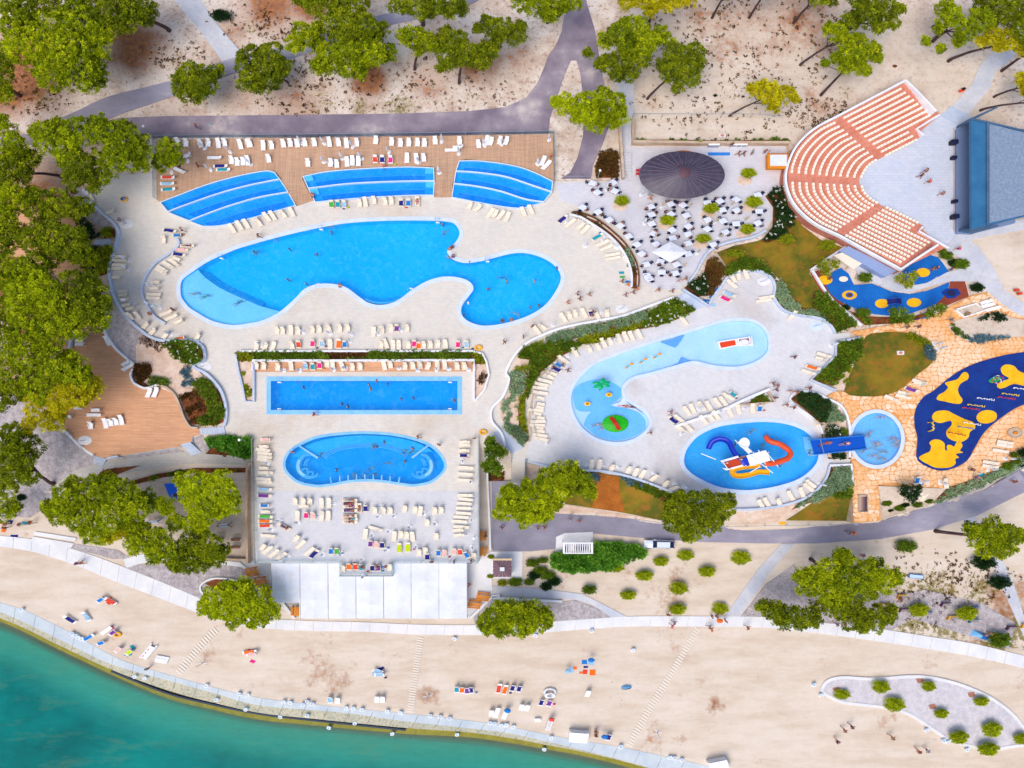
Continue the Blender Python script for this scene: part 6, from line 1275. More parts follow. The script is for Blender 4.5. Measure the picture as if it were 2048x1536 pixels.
# ================================================================== SUN LOUNGERS
TW={'R':(214,70,50),'B':(30,120,200),'N':(34,36,120),'O':(236,110,30),'P':(224,40,130),'G':(70,170,60),'T':(30,150,170),'Y':(190,210,20),'V':(120,60,150),'L':(150,190,220),'K':(236,180,176)}
TWN={'R':'red','B':'blue','N':'navy','O':'orange','P':'magenta','G':'green','T':'teal','Y':'lime','V':'purple','L':'grey-blue','K':'pink'}
def lounger_meshes(kind,col):
    """long: almost flat; short: footrest folded and back raised. Head towards +Y."""
    W=0.62
    if kind == 'f': y0,yb,y1,hb=-0.98,0.38,1.0,0.62
    else: y0,yb,y1,hb=-0.74,0.30,0.66,0.95
    s=MB()
    s.grid(lambda u,v: ((u-.5)*(W-.08),y0+(yb-y0)*v,0.36-0.03*math.sin(math.pi*v)),2,6)
    b=len(s.v);s.grid(lambda u,v: ((u-.5)*(W-.08),y0+(yb-y0)*v,0.33-0.03*math.sin(math.pi*v)),2,6)
    s.box(0,y0+0.02,0.34,W-0.06,0.05,0.05);s.box(0,yb-0.02,0.34,W-0.06,0.05,0.05)
    bk=MB();bk.grid(lambda u,v: ((u-.5)*(W-.08),yb+0.03+(y1-yb)*v,0.37+(hb-0.37)*v+0.03*math.sin(math.pi*v)),2,4);bk.grid(lambda u,v: ((u-.5)*(W-.08),yb+0.03+(y1-yb)*v,0.34+(hb-0.37)*v+0.03*math.sin(math.pi*v)),2,4)
    bk.box(0,y1+0.03,hb,W-0.04,0.06,0.06)
    fr=MB()
    for sx in (-1,1):
        fr.box(sx*(W/2-0.02),(y0+y1)/2-0.1,0.33,0.05,(y1-y0)*0.92,0.06)
        if kind != 'f': fr.box(sx*(W/2+0.02),0.05,0.52,0.05,0.55,0.04)
    lg=MB()
    for sx in (-1,1):
        for yy in (y0+0.18,yb+0.2): lg.box(sx*(W/2-0.03),yy,0.16,0.05,0.06,0.32)
    c='cream' if col == 'c' else 'white'
    return [('seat',s.mesh('seat','sling_'+c)),('backrest',bk.mesh('backrest','sling_'+c)),('frame',fr.mesh('frame','frame_'+c)),('legs',lg.mesh('legs','frame_'+c))]
LM={(k,c): lounger_meshes(k,c) for k in 'fs' for c in 'cw'}
tw_me={}
def towel_mesh(k):
    if k not in tw_me:
        m=flat('towel_'+k,TW[k],0.9,0.18,6);mb=MB();ph=random.random()*6
        mb.grid(lambda u,v: ((u-.5)*0.60+0.03*math.sin(5*v+ph),(v-.55)*1.35,0.405+0.02*math.sin(9*v+3*u+ph)+(max(0,v-.72)*0.55)),5,12);n=len(mb.v)
        mb.v += [(x,y,z-0.015) for x,y,z in mb.v];mb.f += [tuple(i+n for i in f[::-1]) for f in mb.f];tw_me[k]=mb.mesh('towel',m)
    return tw_me[k]
bag_me={}
def bag_mesh(k):
    if k not in bag_me:
        mb=MB();mb.lathe([(0.16,0.0),(0.2,0.12),(0.17,0.26),(0.1,0.32)],8,0,0,1,0.6);mb.tube([(-.12,0,.3),(-.06,0,.42),(.06,0,.42),(.12,0,.3)],.02,4);bag_me[k]=mb.mesh('bag',flat('towel_'+k,TW[k],0.9,0.18,6))
    return bag_me[k]
PEOPLE=[]                            # (x, y, z, heading, pose, suit, where)
NL=0;NS=0
def lounger_row(where,col,specs,lift=0.0):
    """specs: list of (region, text)"""
    global NL,NS
    L=[]
    for reg,txt in specs:
        for m in re.finditer(r'(-?\d+),(-?\d+)(?:,(-?\d+))?([a-zA-Z]*)',txt):
            x,y=C(reg,int(m[1]),int(m[2]));L.append((x,y,int(m[3] or 0),m[4]))
    rk=rank([(l[0],l[1]) for l in L]);g='loungers '+where
    for (x,y,a,fl),q in zip(L,rk):
        k='f' if 'f' in fl or 'p' in fl else 's';c=col;t_=[ch for ch in fl if ch.isupper()]
        loc=at(x,y);rz=R_(-a);lb='{} {} {} {}'.format(q,'cream' if c == 'c' else 'white','sun lounger' if k == 'f' else 'lounge chair',where).strip()
        r=empty('sun_lounger' if k == 'f' else 'lounge_chair',loc,rz,lb,'sun lounger' if k == 'f' else 'lounge chair',g);NL += k == 'f';NS += k != 'f'
        for nm,me in LM[(k,c)]: obj(nm,me,r)
        if t_:
            o=obj('towel',towel_mesh(t_[0]));o.location=(loc[0]-0.02,loc[1],loc[2]+(0.0 if k == 'f' else 0.01));o.rotation_euler=(0,0,rz);o.scale=(random.uniform(.85,1.05),1 if k == 'f' else .72,1)
            tag(o,'{} towel on the {} lounger {}'.format(TWN[t_[0]],q,where).replace('  ',' '),'towel','towels on loungers')
            if len(t_) > 1:
                b=obj('beach_bag',bag_mesh(t_[1]));b.location=(loc[0]+random.uniform(.5,.8),loc[1]-random.uniform(.2,.6),loc[2]);tag(b,'{} bag by the {} lounger {}'.format(TWN[t_[1]],q,where).replace('  ',' '),'bag','beach bags')
        if 'p' in fl: PEOPLE.append((x,y,0.40,a,random.choice(['lie','lie2','lie3']),random.choice('RNNBPKVT'),'on the {} lounger {}'.format(q,where).replace('  ',' '),True))
lounger_row('along the top edge of the upper wooden deck','w',[(1,'1375,1100,-15 1437,1107 1548,1113,-15 1608,1107,5 1683,1110,-8f 1732,1105,-8 1851,1118,-15f 1915,1113,-15'),(2,'5,1110,-15 107,1127,-3f 172,1127,-3 262,1113,-8 315,1108,-5 368,1112,-8 426,1105,-8 499,1105,-5 613,1100,-10f 685,1105,-6 745,1110,-6f 824,1106 970,1088,8 1091,1100,5 1159,1108,3 1223,1105,3 1289,1105,3 1342,1108,3 1424,1090,-4 1611,1092 1756,1117,-8 1816,1090,18f 1850,1097,20 1920,1090,15 1968,1092,20')])
lounger_row('in the second row of the upper wooden deck','w',[(1,'1445,1203,70 1653,1218,90f 1700,1283,90fN 1720,1311,90fT 1785,1240 1829,1253 1872,1250 1907,1243,-10f'),(2,'149,1228,-8 450,1260 624,1260,5 671,1268,-3 749,1252,-3f 790,1243f 836,1247f 965,1233,0RO 1020,1235,0N 1083,1237,0PY 1208,1223f 1281,1227,-5f 1336,1222,-5 1600,1138,90 1553,1160,90f')])
lounger_row('at the left end of the upper wooden deck','w',[(1,'1385,1315,115f 1300,1275,90 1297,1370,92fR 1293,1417,90fL 1300,1462,88fT')])
lounger_row('at the right end of the upper wooden deck','w',[(3,'290,1245,25f 316,1276,45f')])
lounger_row('below the left tiered pool','c',[(5,'1790,303,-30f 1845,280,-30f 1898,268,-30f 1985,250,-30'),(6,'75,260,-40 135,215,-35f 180,205,-30f 260,195,-40 325,178,-25f')])
lounger_row('below the middle tiered pool','c',[(6,'632,118,0GP 680,118,0TN 727,120,0LY 845,112 888,100,-10f 955,88,-5 1040,97,-8 1088,93 1165,108,0NR 1220,108,0BL 1288,97fp')])
lounger_row('below the right tiered pool','c',[(6,'1688,127,25 1748,147,50 1845,185,35f 1882,190,35 1925,200,40f 1975,215,25f'),(7,'140,175,-20f 198,160,-25f')])
lounger_row('on the outer curve west of the main pool','c',[(5,'703,55,-30f 860,172,75 928,515,90f 927,545,92f 925,580,92f 917,605,90f 908,675,90 960,783,90 960,810,90 973,843,80 983,887,85 1015,913,80 1008,975,-35 1068,972,-30 1128,1043,45 1183,1090,45 1280,1118,40')])
lounger_row('inside the curved wall west of the main pool','c',[(5,'1265,390,5 1310,318,100fN 1372,355,90B 1445,435,90fp 1400,463,95fK 1380,500,100fN 1370,538,115 1343,562,125f 1300,580,120f 1255,610,120f 1243,630,120f 1207,713,90 1200,760,90 1190,806,92f 1183,833,92f 1280,950,70f 1322,982,65f 1383,1012,65')])
lounger_row('at the corner above the oleander clump','c',[(5,'1395,1143,80O 1525,1130,30')])
lounger_row('in the upper row south of the main pool','c',[(6,'213,1083 256,1085 320,1083f 375,1087 484,1078 537,1075 610,1070,-15 693,1068 755,1067 952,1095,5f 1017,1080 1087,1067 1131,1067,0V 1208,1067')])
lounger_row('in the lower row south of the main pool','c',[(6,'55,1205,5f 125,1203,20 182,1208,20f 327,1197,-12 380,1190,0R 487,1183,0PN 560,1185,0LN 620,1190f 687,1187,0fO 733,1190,-5B 1010,1195 1045,1185,-20f 1102,1195f 1145,1197f 1218,1195 1265,1185,0P 1298,1200,0O 1335,1195 1387,1193 1445,1187,10 1503,1193,-5f 1600,1190,0PB 1665,1190,0LN')])
lounger_row('on the wooden strip above the lap pool','c',[(6,'55,1353,5 113,1355,5 220,1363,5 320,1353,-5f 430,1355,0L 488,1360,0T 540,1350,0PR 597,1337 638,1345,-5f 712,1355,-20f 790,1363 850,1360 1033,1350,-12f 1080,1345,-10 1193,1357 1253,1353,-5 1308,1350,-5 1370,1355,20 1440,1345f 1497,1345,-5f 1592,1357,-5 1647,1357,-5')])
lounger_row('along the curved planter by the cafe','c',[(7,'440,232,50fN 500,260,50f 577,285,50 612,312,45f 707,367,60fT 745,415,65f 775,450,65f 820,502,80f 825,530,80f')])
lounger_row('above the sage bed east of the main pool','c',[(7,'243,1080,-35f 285,1055,-60 447,985,-30f 493,968,-20 537,955,-15 605,950,-25f 660,955,-25N 705,965,-25f 780,955,-10')])
lounger_row('in the top corner of the children\'s deck','c',[(7,'1745,680,-30f 1788,660,-8f 1847,655,-20f 1738,727,-50f 1715,803,115fL 1690,840,115fP'),(8,'10,830,82f')])
lounger_row('by the white flowers below the patio steps','c',[(7,'1370,1010,-35f 1975,855,82f')])
lounger_row('in the curve west of the toddler pool','c',[(7,'1028,1112,-28f 968,1125,-25f 923,1130,-25f 875,1147,-25f 805,1168,-28 755,1178,-28f 712,1210,-30 645,1225,-30 537,1250,-30f 448,1305,-55f 410,1345,-62B 390,1375,-60fN 360,1413,-75 337,1437,-70 310,1468,-75f 280,1495,-78f'),(11,'270,62,-85f 275,100,-80f 260,140,-80 262,187,-88 255,213,-85 240,235,-83f 237,262,-85 262,293,-88 255,320,-90f 250,348,-88f 253,373,-85 262,395,-83 270,425,-80f 283,455,-78f')])
lounger_row('above the dividing wall of the children\'s deck','c',[(11,'1290,310,-55fN 1335,300,-50f 1393,240,-35f 1435,222,-25f 1505,203,-35f 1560,200,-30f 1625,175,-35f 1672,165,-35f 1710,130,-60f 1745,112,-60TN')])
lounger_row('below the dividing wall of the children\'s deck','c',[(11,'1350,378,-50f 1403,365,-45f 1520,308,-40f 1573,290,-40 1615,272,-40f 1722,250,-25f 1787,230,-15f 1895,222f 1950,222,0BR')])
lounger_row('along the south edge of the children\'s deck','c',[(11,'420,632 463,632 555,652,5f 662,650,5f 723,650,12f 818,677,22 945,690,25 998,715,25f 1050,728,30f 1140,752,50 1230,797,30 1288,832,65 1440,898,40N 1960,955,-30f'),(12,'15,940,-30f 105,932,-25 197,888,-30f 283,863,-20f 335,825,-50f 352,797,-50f')])
lounger_row('along the angular wall east of the toddler pool','c',[(8,'210,970,40f 450,1270,108f 425,1300,108 365,1365,105fO 330,1400,108f')])
lounger_row('on the flagged area below the oval lawn','c',[(12,'965,142,115f 1058,103,105 1055,130,105f 1120,75,108fV 1180,30,108'),(8,'1180,1475,108f')])
lounger_row('on the flagged area right of the splash playground','c',[(12,'1835,480,98f 1830,505,98f 1800,545,98f 1725,635,98f 1720,665,98f')])
lounger_row('on the flagged area below the splash playground','c',[(12,'1165,770,5B 1385,795,-10f')])
lounger_row('under the tree in the sandy triangle','c',[(12,'1222,895,35f 1190,880,35f')])
lounger_row('by the planter frame on the top right flagstones','w',[(8,'1690,865,75 1700,892,75 1742,917,75f')])
lounger_row('on the west wooden deck','w',[(5,'622,1130,90f 628,1160,90 628,1188,90 835,1163,-28f 977,1332,60 990,1363,60f'),(9,'1152,100,20f 1202,98,20f 620,215,90 752,233,90 732,270,90f 707,350 818,335,-15f 858,328,-15 900,320,-15 940,310,-15f 535,285,85')])
lounger_row('in the upper left column of the terrace','c',[(10,'130,458,90K 118,513,90 105,538,97f 118,565,97f 120,592,97f 115,615,100f 118,678,93 125,712,90f 110,760,92f 115,785,90f 118,838,92fL 115,888,90fV')])
lounger_row('in the lower left column of the terrace','c',[(10,'120,963,88B 130,1012,90 125,1047,92fG 122,1082,90fO 125,1117,90fR 142,1195,92f')])
lounger_row('in the bottom left corner of the terrace','c',[(10,'270,1127,-60p 108,1280,40 140,1303,50f 190,1330,52f 245,1352,55f 365,1213,35 395,1262,48f 462,1315,50f 497,1335,45fN')])
lounger_row('in the upper left rows of the terrace','c',[(10,'352,930 414,930 466,932 554,945f 611,945f')])
lounger_row('in the second left row of the terrace','c',[(10,'423,970,90 370,1043,3f 438,1037,0P 490,1040,0K 555,1045,5f 606,1043,2f')])
lounger_row('in the crowded stack on the terrace','c',[(10,'770,922,90p 768,948,90pN 772,970,90p 770,1000,90pN 768,1040,90p 772,1065,90p 770,1088,90p')])
lounger_row('right of the crowded stack on the terrace','c',[(10,'845,985p 893,985N 962,1000 1027,1002 1080,1002 1190,988,8 1270,995,8 1310,1008,8f 1420,1002 1470,1000')])
lounger_row('in the lower middle of the terrace','c',[(10,'1362,1093 1432,1198 965,1140,105f 890,1182,8f 1110,1200,5f 1162,1183 1205,1188 1250,1203,-5f')])
lounger_row('in the bottom rows of the terrace','c',[(10,'628,1312,0BT 673,1312,0GT 930,1255,0V 975,1262,0K 1020,1265,0NB 1150,1290,0fY 1217,1285,0fYP 1300,1322 1350,1308,-5 1365,1355,0NL 1450,1325,0BN 1495,1325,0KR 1570,1315,0K 1615,1318,0RN 1665,1340,-30BN 1720,1350')])
lounger_row('on the projecting balcony of the terrace','c',[(10,'718,1445 765,1430,0O 815,1430,0RN 860,1435,0TR 945,1440,0N 990,1440,0VT 1077,1435')])
lounger_row('in the upper right column of the terrace','c',[(10,'1650,478,90 1652,502,90 1645,543,90 1645,580,90NR 1655,673,92f 1652,722,92f 1650,770,92f')])
lounger_row('in the lower right column of the terrace','c',[(10,'1650,885,90f 1655,915,95f 1645,948,93f 1640,983,90f 1638,1022,92f 1620,1052,92f 1605,1085,92f 1622,1127,92f 1600,1153,88 1607,1190,85')])
lounger_row('on the left part of the beach','w',[(13,'785,240,55B 860,250,-60fRB 550,392,-60fN 675,370,-35fL 828,475,55f 880,490,55V 690,530,60fB 790,570,65B 920,620,50K 1005,640,55Y'),(14,'5,640,80fO 20,655,80K')])
lounger_row('on the middle part of the beach','w',[(14,'620,1005,0L 678,1010 978,1000 1020,1000 985,785,-70LB 1000,812,85LN')])
lounger_row('on the right part of the beach','w',[(14,'1590,925,0T 1630,930,0O 1670,935,0V 1700,930,0NL 1912,920,15fR 1960,930,15fON 1855,1105,10 1897,1105,20f 1960,1118,20f'),(15,'60,915,20N 110,920,20N 128,1060,15 170,1065,20 280,1025,20N 340,1030,20VP 635,955,20 795,1290,25N')])
lounger_row('on the low quay step','w',[(14,'550,1148,15f 668,1140,92f')])
print('loungers',NL,NS)
# ================================================================== PARASOLS
def parasol_parts(cm):
    b=MB();b.lathe([(0.36,0.0),(0.36,0.07),(0.1,0.12)],14);p=MB();p.tube([(0,0,.1),(0,0,2.5)],0.028,6)
    c=MB();c.lathe([(0.05,1.0),(0.17,1.15),(0.2,1.5),(0.14,2.0),(0.05,2.45)],10);n=len(c.v)
    c.v=[(x*(1+0.25*math.sin(5*math.atan2(y,x+1e-6)))+0.0,y*(1+0.25*math.sin(5*math.atan2(y,x+1e-6))),z) for x,y,z in c.v]
    return [('base',b.mesh('base','cap_pale')),('pole',p.mesh('pole','metal')),('folded_canopy',c.mesh('folded_canopy',cm))]
PAR={'w': parasol_parts('canvas_white'),'t': parasol_parts('tan_canvas')}
def parasols(where,kind,specs):
    L=[C(reg,int(m[1]),int(m[2])) for reg,txt in specs for m in re.finditer(r'(-?\d+),(-?\d+)',txt)]
    for (x,y),q in zip(L,rank(L)):
        r=empty('folded_parasol',at(x,y),random.random()*6,'{} folded {} parasol {}'.format(q,'white' if kind == 'w' else 'tan',where).strip(),'parasol','folded parasols '+where)
        s=random.uniform(.95,1.05);r.scale=(s,s,s);r.rotation_euler=(random.uniform(-.05,.05),random.uniform(-.05,.05),random.random()*6)
        for nm,me in PAR[kind]: obj(nm,me,r)
parasols('in the top row of the upper wooden deck','w',[(1,'1575,1140 1768,1168'),(2,'395,1105 572,1105 790,1130 1473,1087 1800,1118 1930,1110'),(3,'340,1075')])
parasols('in the lower row of the upper wooden deck','w',[(1,'1443,1237 1320,1325 1620,1305 1925,1265'),(2,'570,1247 712,1222 860,1222 1070,1172 1455,1330 1605,1180 1295,1250'),(3,'250,1262')])
parasols('south of the main pool','w',[(6,'412,1093 620,1105 783,1110 990,1110 1165,1077 95,1195 770,1168')])
parasols('on the wooden strip above the lap pool','w',[(6,'265,1387 390,1387 650,1380 740,1370 1148,1372 1290,1387 1432,1380 1530,1377 1680,1383')])
parasols('on the terrace west of the main pool','w',[(5,'985,540 990,610 1175,735 1165,887 1230,905 995,858 1320,1108 1548,1165')])
parasols('in the left half of the terrace','w',[(10,'235,1075 380,1090 648,948 710,1328 568,1335 300,1345 190,1260 235,1380 180,1140 145,640 140,740 540,1035')])
parasols('in the right half of the terrace','w',[(10,'1010,965 995,1042 1115,1042 1340,1022 1428,1098 1230,1120 1070,1155 947,1185 1280,1280 1055,1298 1385,1322 1708,1280 1700,1072 1720,905 1700,970 1700,780 1635,625 1665,1180')])
parasols('at the front rail of the terrace','w',[(10,'872,1372 878,1500 1035,1440')])
parasols('between the main pool and the cafe','w',[(7,'617,430 470,245 750,390 735,940 370,1040 850,440 480,1275')])
parasols('along the south edge of the children\'s deck','w',[(11,'517,645 627,650 752,652 868,663 1140,718 1300,797 1370,822'),(12,'430,800')])
parasols('at the toddler pool deck','w',[(11,'323,485 1352,413 1830,215 1485,222 1640,245'),(7,'830,1160')])
parasols('on the flagged area','w',[(12,'1350,790 1200,780 1720,690 1850,605'),(8,'1300,1185 1330,1222 510,1195')])
parasols('among the cafe tables','t',[(7,'1200,130 1410,133 1395,250 1605,250 1725,130 1640,368 1475,487 1362,598 1830,240 1145,370')])
parasols('near the top left of the cafe','w',[(3,'775,1455 1045,1495'),(7,'1070,258')])
# ================================================================== CAFE
tbl=MB();tbl.box(0,0,0.73,0.9,0.9,0.03);tb_leg=MB();tb_leg.tube([(0,0,0),(0,0,.72)],.04,6);tb_leg.lathe([(.28,0),(.28,.03),(.05,.05)],10)
cl=MB();cl.grid(lambda u,v: ((u-.5)*1.05,(v-.5)*1.05,0.755-0.10*max(0,(2*abs(u-.5)-.8)*2)-0.1*max(0,(2*abs(v-.5)-.8)*2)),8,8)
TB=[('tabletop',tbl.mesh('tabletop','white')),('pedestal',tb_leg.mesh('pedestal','metal'))];CLM=cl.mesh('tablecloth',flat('cloth_grey',(212,218,234)))
def chair_meshes():
    s=MB();s.box(0,0,.45,.42,.42,.05);b=MB();b.grid(lambda u,v: ((u-.5)*.48,-.22-.08*v-.05*math.cos((u-.5)*3),.46+.4*v),4,3);b.grid(lambda u,v: ((u-.5)*.48,-.25-.08*v-.05*math.cos((u-.5)*3),.46+.4*v),4,3);b.box(-.24,-.05,.64,.04,.4,.04);b.box(.24,-.05,.64,.04,.4,.04)
    l=MB();[l.box(sx*.2,sy*.19,.22,.04,.04,.44) for sx in (-1,1) for sy in (-1,1)]
    return [('seat',s.mesh('seat','navy')),('backrest',b.mesh('backrest','navy')),('legs',l.mesh('legs','navy'))]
CM=chair_meshes()
TT_=[C(3,*p) for p in ((670,1420),(825,1415),(705,1490),(838,1480),(1930,1510))]+[C(7,*p) for p in ((595,145),(712,180),(797,240),(880,285),(943,365),(1008,428),(1045,500),(1078,580),(1187,558),(1197,640),(1310,580),(1300,648),(1085,665),(1155,425),(1135,345),(1120,270),(1115,140),(1265,120),(1358,128),(1267,197),(1385,207),(1400,290),(1275,318),(1280,380),(1400,350),(1398,420),(1398,500),(1592,430),(1545,310),(1685,335),(1765,270),(1932,265),(1940,175),(1770,168),(1660,165),(1550,240),(1665,248),(1640,97),(1765,85),(1545,110),(1120,200),(1100,690))]
def zone(p):
    x,y=p
    if x < 1300 and y < 395: return 'at the top left of the cafe'
    if x < 1275 and y < 500: return 'beside the curved planter'
    if x < 1345: return 'in the left part of the cafe'
    if x < 1400: return 'in the middle of the cafe'
    return 'in the right part of the cafe'
Z_={}
for p in TT_: Z_.setdefault(zone(p),[]).append(p)
OCC=[]
for zn,ps in Z_.items():
    for p,q in zip(ps,rank(ps)):
        a=random.uniform(.5,1.0) if random.random() < .7 else random.uniform(0,1.5);loc=at(*p);lbt='cafe table {}, {}'.format(q,zn).replace(', at the ',', ').replace(', in the ',', ').replace(' of the cafe','').strip()
        t_=empty('cafe_table',loc,a,'white '+lbt,'table','cafe tables');[obj(nm,me,t_) for nm,me in TB]
        o=obj('tablecloth',CLM);o.location=(loc[0],loc[1],loc[2]+.003);o.rotation_euler=(0,0,a);tag(o,'white cloth on '+lbt,'tablecloth','tablecloths of the cafe')
        kk=random.choice([(0,2),(1,3),(0,2,1),(1,3,0)])
        for k,sd in enumerate(('near','right','far','left')):
            b=a+k*math.pi/2;d=random.uniform(.56,.72);cx,cy=loc[0]+math.sin(b)*d,loc[1]-math.cos(b)*d*SQY
            side='upper' if cy-loc[1] > 0.45 else ('lower' if cy-loc[1] < -0.45 else ('right' if cx > loc[0] else 'left'))
            side=('upper ' if cy > loc[1] else 'lower ')+('right' if cx > loc[0] else 'left')
            if k not in kk: continue
            c=empty('cafe_chair',(cx,cy,loc[2]),b+random.uniform(-.25,.25),'navy chair, {} of {}'.format(side,lbt),'chair','navy chairs of the cafe');[obj(nm,me,c) for nm,me in CM]
            OCC.append((cx,cy,loc[2],b,lbt,side))
# open square parasol
pz=2.9;r=empty('open_parasol',(0,0,0),0,'large open white square parasol over the cafe tables','parasol');ctr=P(1341,503.5,pz+.5)
cs=[P(a,b,pz) for a,b in [(1303,504),(1341,483),(1377,504),(1341,525)]];E4=[Vector((a,b,pz)) for a,b in cs];T=Vector((ctr[0],ctr[1],pz+.6))
for i in range(4):
    A,B_=E4[i],E4[(i+1)%4];M=(A+B_)/2+Vector((0,0,.03));mb=MB();mb.v=[tuple(v) for v in (A,B_,T,M)]+[tuple(v-Vector((0,0,.03))) for v in (A,B_,T,M)];mb.f=[(0,2,3),(3,2,1),(4,7,6),(7,5,6),(0,3,7,4),(3,1,5,7)];mb.build('canopy_panel','canvas_white',r)
mb=MB();mb.tube([(T.x,T.y,.05),(T.x,T.y,pz+.75)],.05,8);mb.build('pole','metal',r)
mb=MB();mb.box(T.x+.1,T.y,pz+.78,.35,.3,.06,.5);mb.build('top_vent','canvas_white',r)
# kiosk with brown frame and blue mats
r=empty('kiosk',(0,0,0),0,'brown framed kiosk with white roof by the amphitheatre entrance','kiosk')
q=[P(a,b,2.3) for a,b in [(1535,308),(1577,308),(1577,337),(1535,337)]];mb=MB();mb.prism(q,2.1,2.3);mb.build('roof_frame','wood_orange',r)
q=[P(a,b,2.3) for a,b in [(1540,310),(1573,310),(1573,332),(1540,332)]];mb=MB();mb.prism(q,2.2,2.42);mb.build('white_roof','canvas_white',r)
q=[P(a,b,0.1) for a,b in [(1531,312),(1570,312),(1570,340),(1531,340)]];mb=MB();mb.prism(q,.06,1.1);mb.build('counter','wood_orange',r)
mb=MB();[mb.tube([(x_,y_,1.0),(x_,y_,2.2)],.06,5) for x_,y_ in q];mb.build('posts','wood_orange',r)
def matq(px,mat,lb,cat='mat',z0=0.06,z1=0.09,name='floor_mat'):
    mb=MB();g=zat(*px[0]) or 0;mb.prism([P(a,b,g) for a,b in px],g+z0-0.055 if g else z0,(g+z1-.04) if g else z1);o=mb.build(name,mat);tag(o,lb,cat);return o
matq([(1415,305),(1460,305),(1460,311),(1417,311)],flat('mat_blue',(40,130,220)),'long bright blue mat at the top of the patio')
for k,(x,y,w_,lb) in enumerate(((1425,287.5,22,'grey-blue service trolley by the retaining wall'),(1476,287,32,'white refrigerated counter by the retaining wall'))):
    X_,Y_,Z_0=at(x,y+5);r=empty('service_counter',(X_,Y_,Z_0),0,lb,'counter');ww=w_/14.9
    MB().box(0,0,.42,ww,.6,.84).build('cabinet','metal' if k == 0 else 'white',r);MB().box(0,0,.87,ww+.06,.66,.05).build('worktop','white',r)
    for j in range(3): MB().box(-ww/3+j*ww/3,-.31,.45,ww/3.6,.03,.6).build('door','metal',r)
for (x,y,lb) in ((1274,343,'upper red chair left of the pavilion'),(1274,350,'lower red chair left of the pavilion')):
    r=empty('red_chair',at(x,y),1.57,lb,'chair');[obj(nm,bpy.data.meshes.new_from_object(bpy.data.objects.new('t',me)) if False else me,r) for nm,me in CM]
    for ch in r.children:
        me2=ch.data.copy();me2.materials[0]=flat('red_paint',(200,30,30));ch.data=me2
matq([(1500,1000),(1500,1000),(1501,1001)],'white',None) if False else None
# ================================================================== WHITE CANOPIES, TABLES, HUT, PERGOLA
can=empty('canvas_canopy',(0,0,0),0,'row of white canvas canopy bays below the terrace','canopy');ZC=-0.35
xs=[543,599.5,655.7,711.5,767,822,877.6,933.6]
for i in range(7):
    x0,x1=xs[i]+0.6,xs[i+1]-0.6;yb=1206 if i == 0 else 1237.5;q=1124.5;n=6;yt=q if not (2 <= i <= 4) else (1152.5 if i == 3 else 1124.5)
    mb=MB()
    def fn(u,v,x0=x0,x1=x1,yb=yb,yt=yt,i=i):
        x=x0+(x1-x0)*u;y=yt+(yb-yt)*v;z=ZC+0.22*(1-abs(2*u-1))-0.10*abs(math.sin(v*math.pi*3)) * (1-abs(2*u-1)) -0.25*v;X_,Y_=P(x,y,ZC);return (X_,Y_,z)
    if i in (2,4):                    # cut round the balcony
        xc=681 if i == 2 else 787
        def fa(u,v,a=(x0 if i == 2 else xc),b=(xc if i == 2 else x1)): x=a+(b-a)*u;y=1124.5+(yb-1124.5)*v;X_,Y_=P(x,y,ZC);g=(x-x0)/(x1-x0);return (X_,Y_,ZC+.22*(1-abs(2*g-1))-.25*v)
        def fb(u,v,a=(xc if i == 2 else x0),b=(x1 if i == 2 else xc)): x=a+(b-a)*u;y=1152.5+(yb-1152.5)*v;X_,Y_=P(x,y,ZC);g=(x-x0)/(x1-x0);return (X_,Y_,ZC+.22*(1-abs(2*g-1))-.25*(28/113+v*85/113))
        mb.grid(fa,6,12);mb.grid(fb,6,12)
    else: mb.grid(fn,12,18)
    n_=len(mb.v);fs=list(mb.f);mb.v += [(x,y,z-.03) for x,y,z in mb.v];mb.f += [tuple(j+n_ for j in f[::-1]) for f in fs];mb.build('canopy_bay','canvas_white',can)
for i,x in enumerate(xs):
    a=P(x,1125,ZC-.1);b=P(x,1206 if i == 0 else 1238,ZC-.35);mb=MB();mb.tube([(a[0],a[1],ZC-.1),(b[0],b[1],ZC-.36)],.05,6);mb.tube([(b[0],b[1],-3.0),(b[0],b[1],ZC-.3)],.06,6);mb.build('frame_post','metal',can)
drape('canopy_floor',[(543,1120),(933,1120),(933,1236),(600,1237),(543,1200)],0.08,'path_paving')
drape('canopy_floor',[(450,1118),(543,1124),(543,1200),(590,1234),(570,1200),(500,1138)],0.07,'concrete_slab');drape('canopy_floor',[(933,1120),(982,1105),(985,1188),(936,1236)],0.07,'concrete_slab')
def picnic(x,y,a,lb):
    r=empty('picnic_table',at(x,y),R_(a),lb,'table','orange picnic tables')
    for k in range(4): MB().box(0,-.3+.2*k,.74,1.8,.17,.04).build('plank','wood_orange',r)
    for s in (-1,1): MB().box(0,s*.72,.44,1.8,.28,.04).build('bench','wood_orange',r)
    for s in (-1,1): mb=MB();mb.tube([(s*.65,-.7,0),(s*.65,-.3,.72)],.045,4);mb.tube([(s*.65,.7,0),(s*.65,.3,.72)],.045,4);mb.box(s*.65,0,.42,.06,1.5,.08);mb.build('trestle','wood_orange',r)
for x,y,a,lb in ((506,1143,25,'orange picnic table nearest the corner of the sand yard'),(523,1161,15,'orange picnic table second down the slanting wall'),(540,1181,10,'orange picnic table third down the slanting wall'),(596,1221,90,'orange picnic table in the notch of the first canopy bay'),(966,1192,-15,'upper orange picnic table right of the canopies'),(949,1207,-15,'lower orange picnic table right of the canopies'),(960,1071,90,'upper orange picnic table in the alley right of the terrace'),(961,1102,85,'lower orange picnic table in the alley right of the terrace')): picnic(x,y,a,lb)
hut=empty('hut',(0,0,0),0,'small white walled hut with purple-brown hipped roof','hut');zr=-0.4
drape('hut_terrace',[(979,1103),(1045,1103),(1045,1157),(979,1157)],0.12,'concrete_slab')
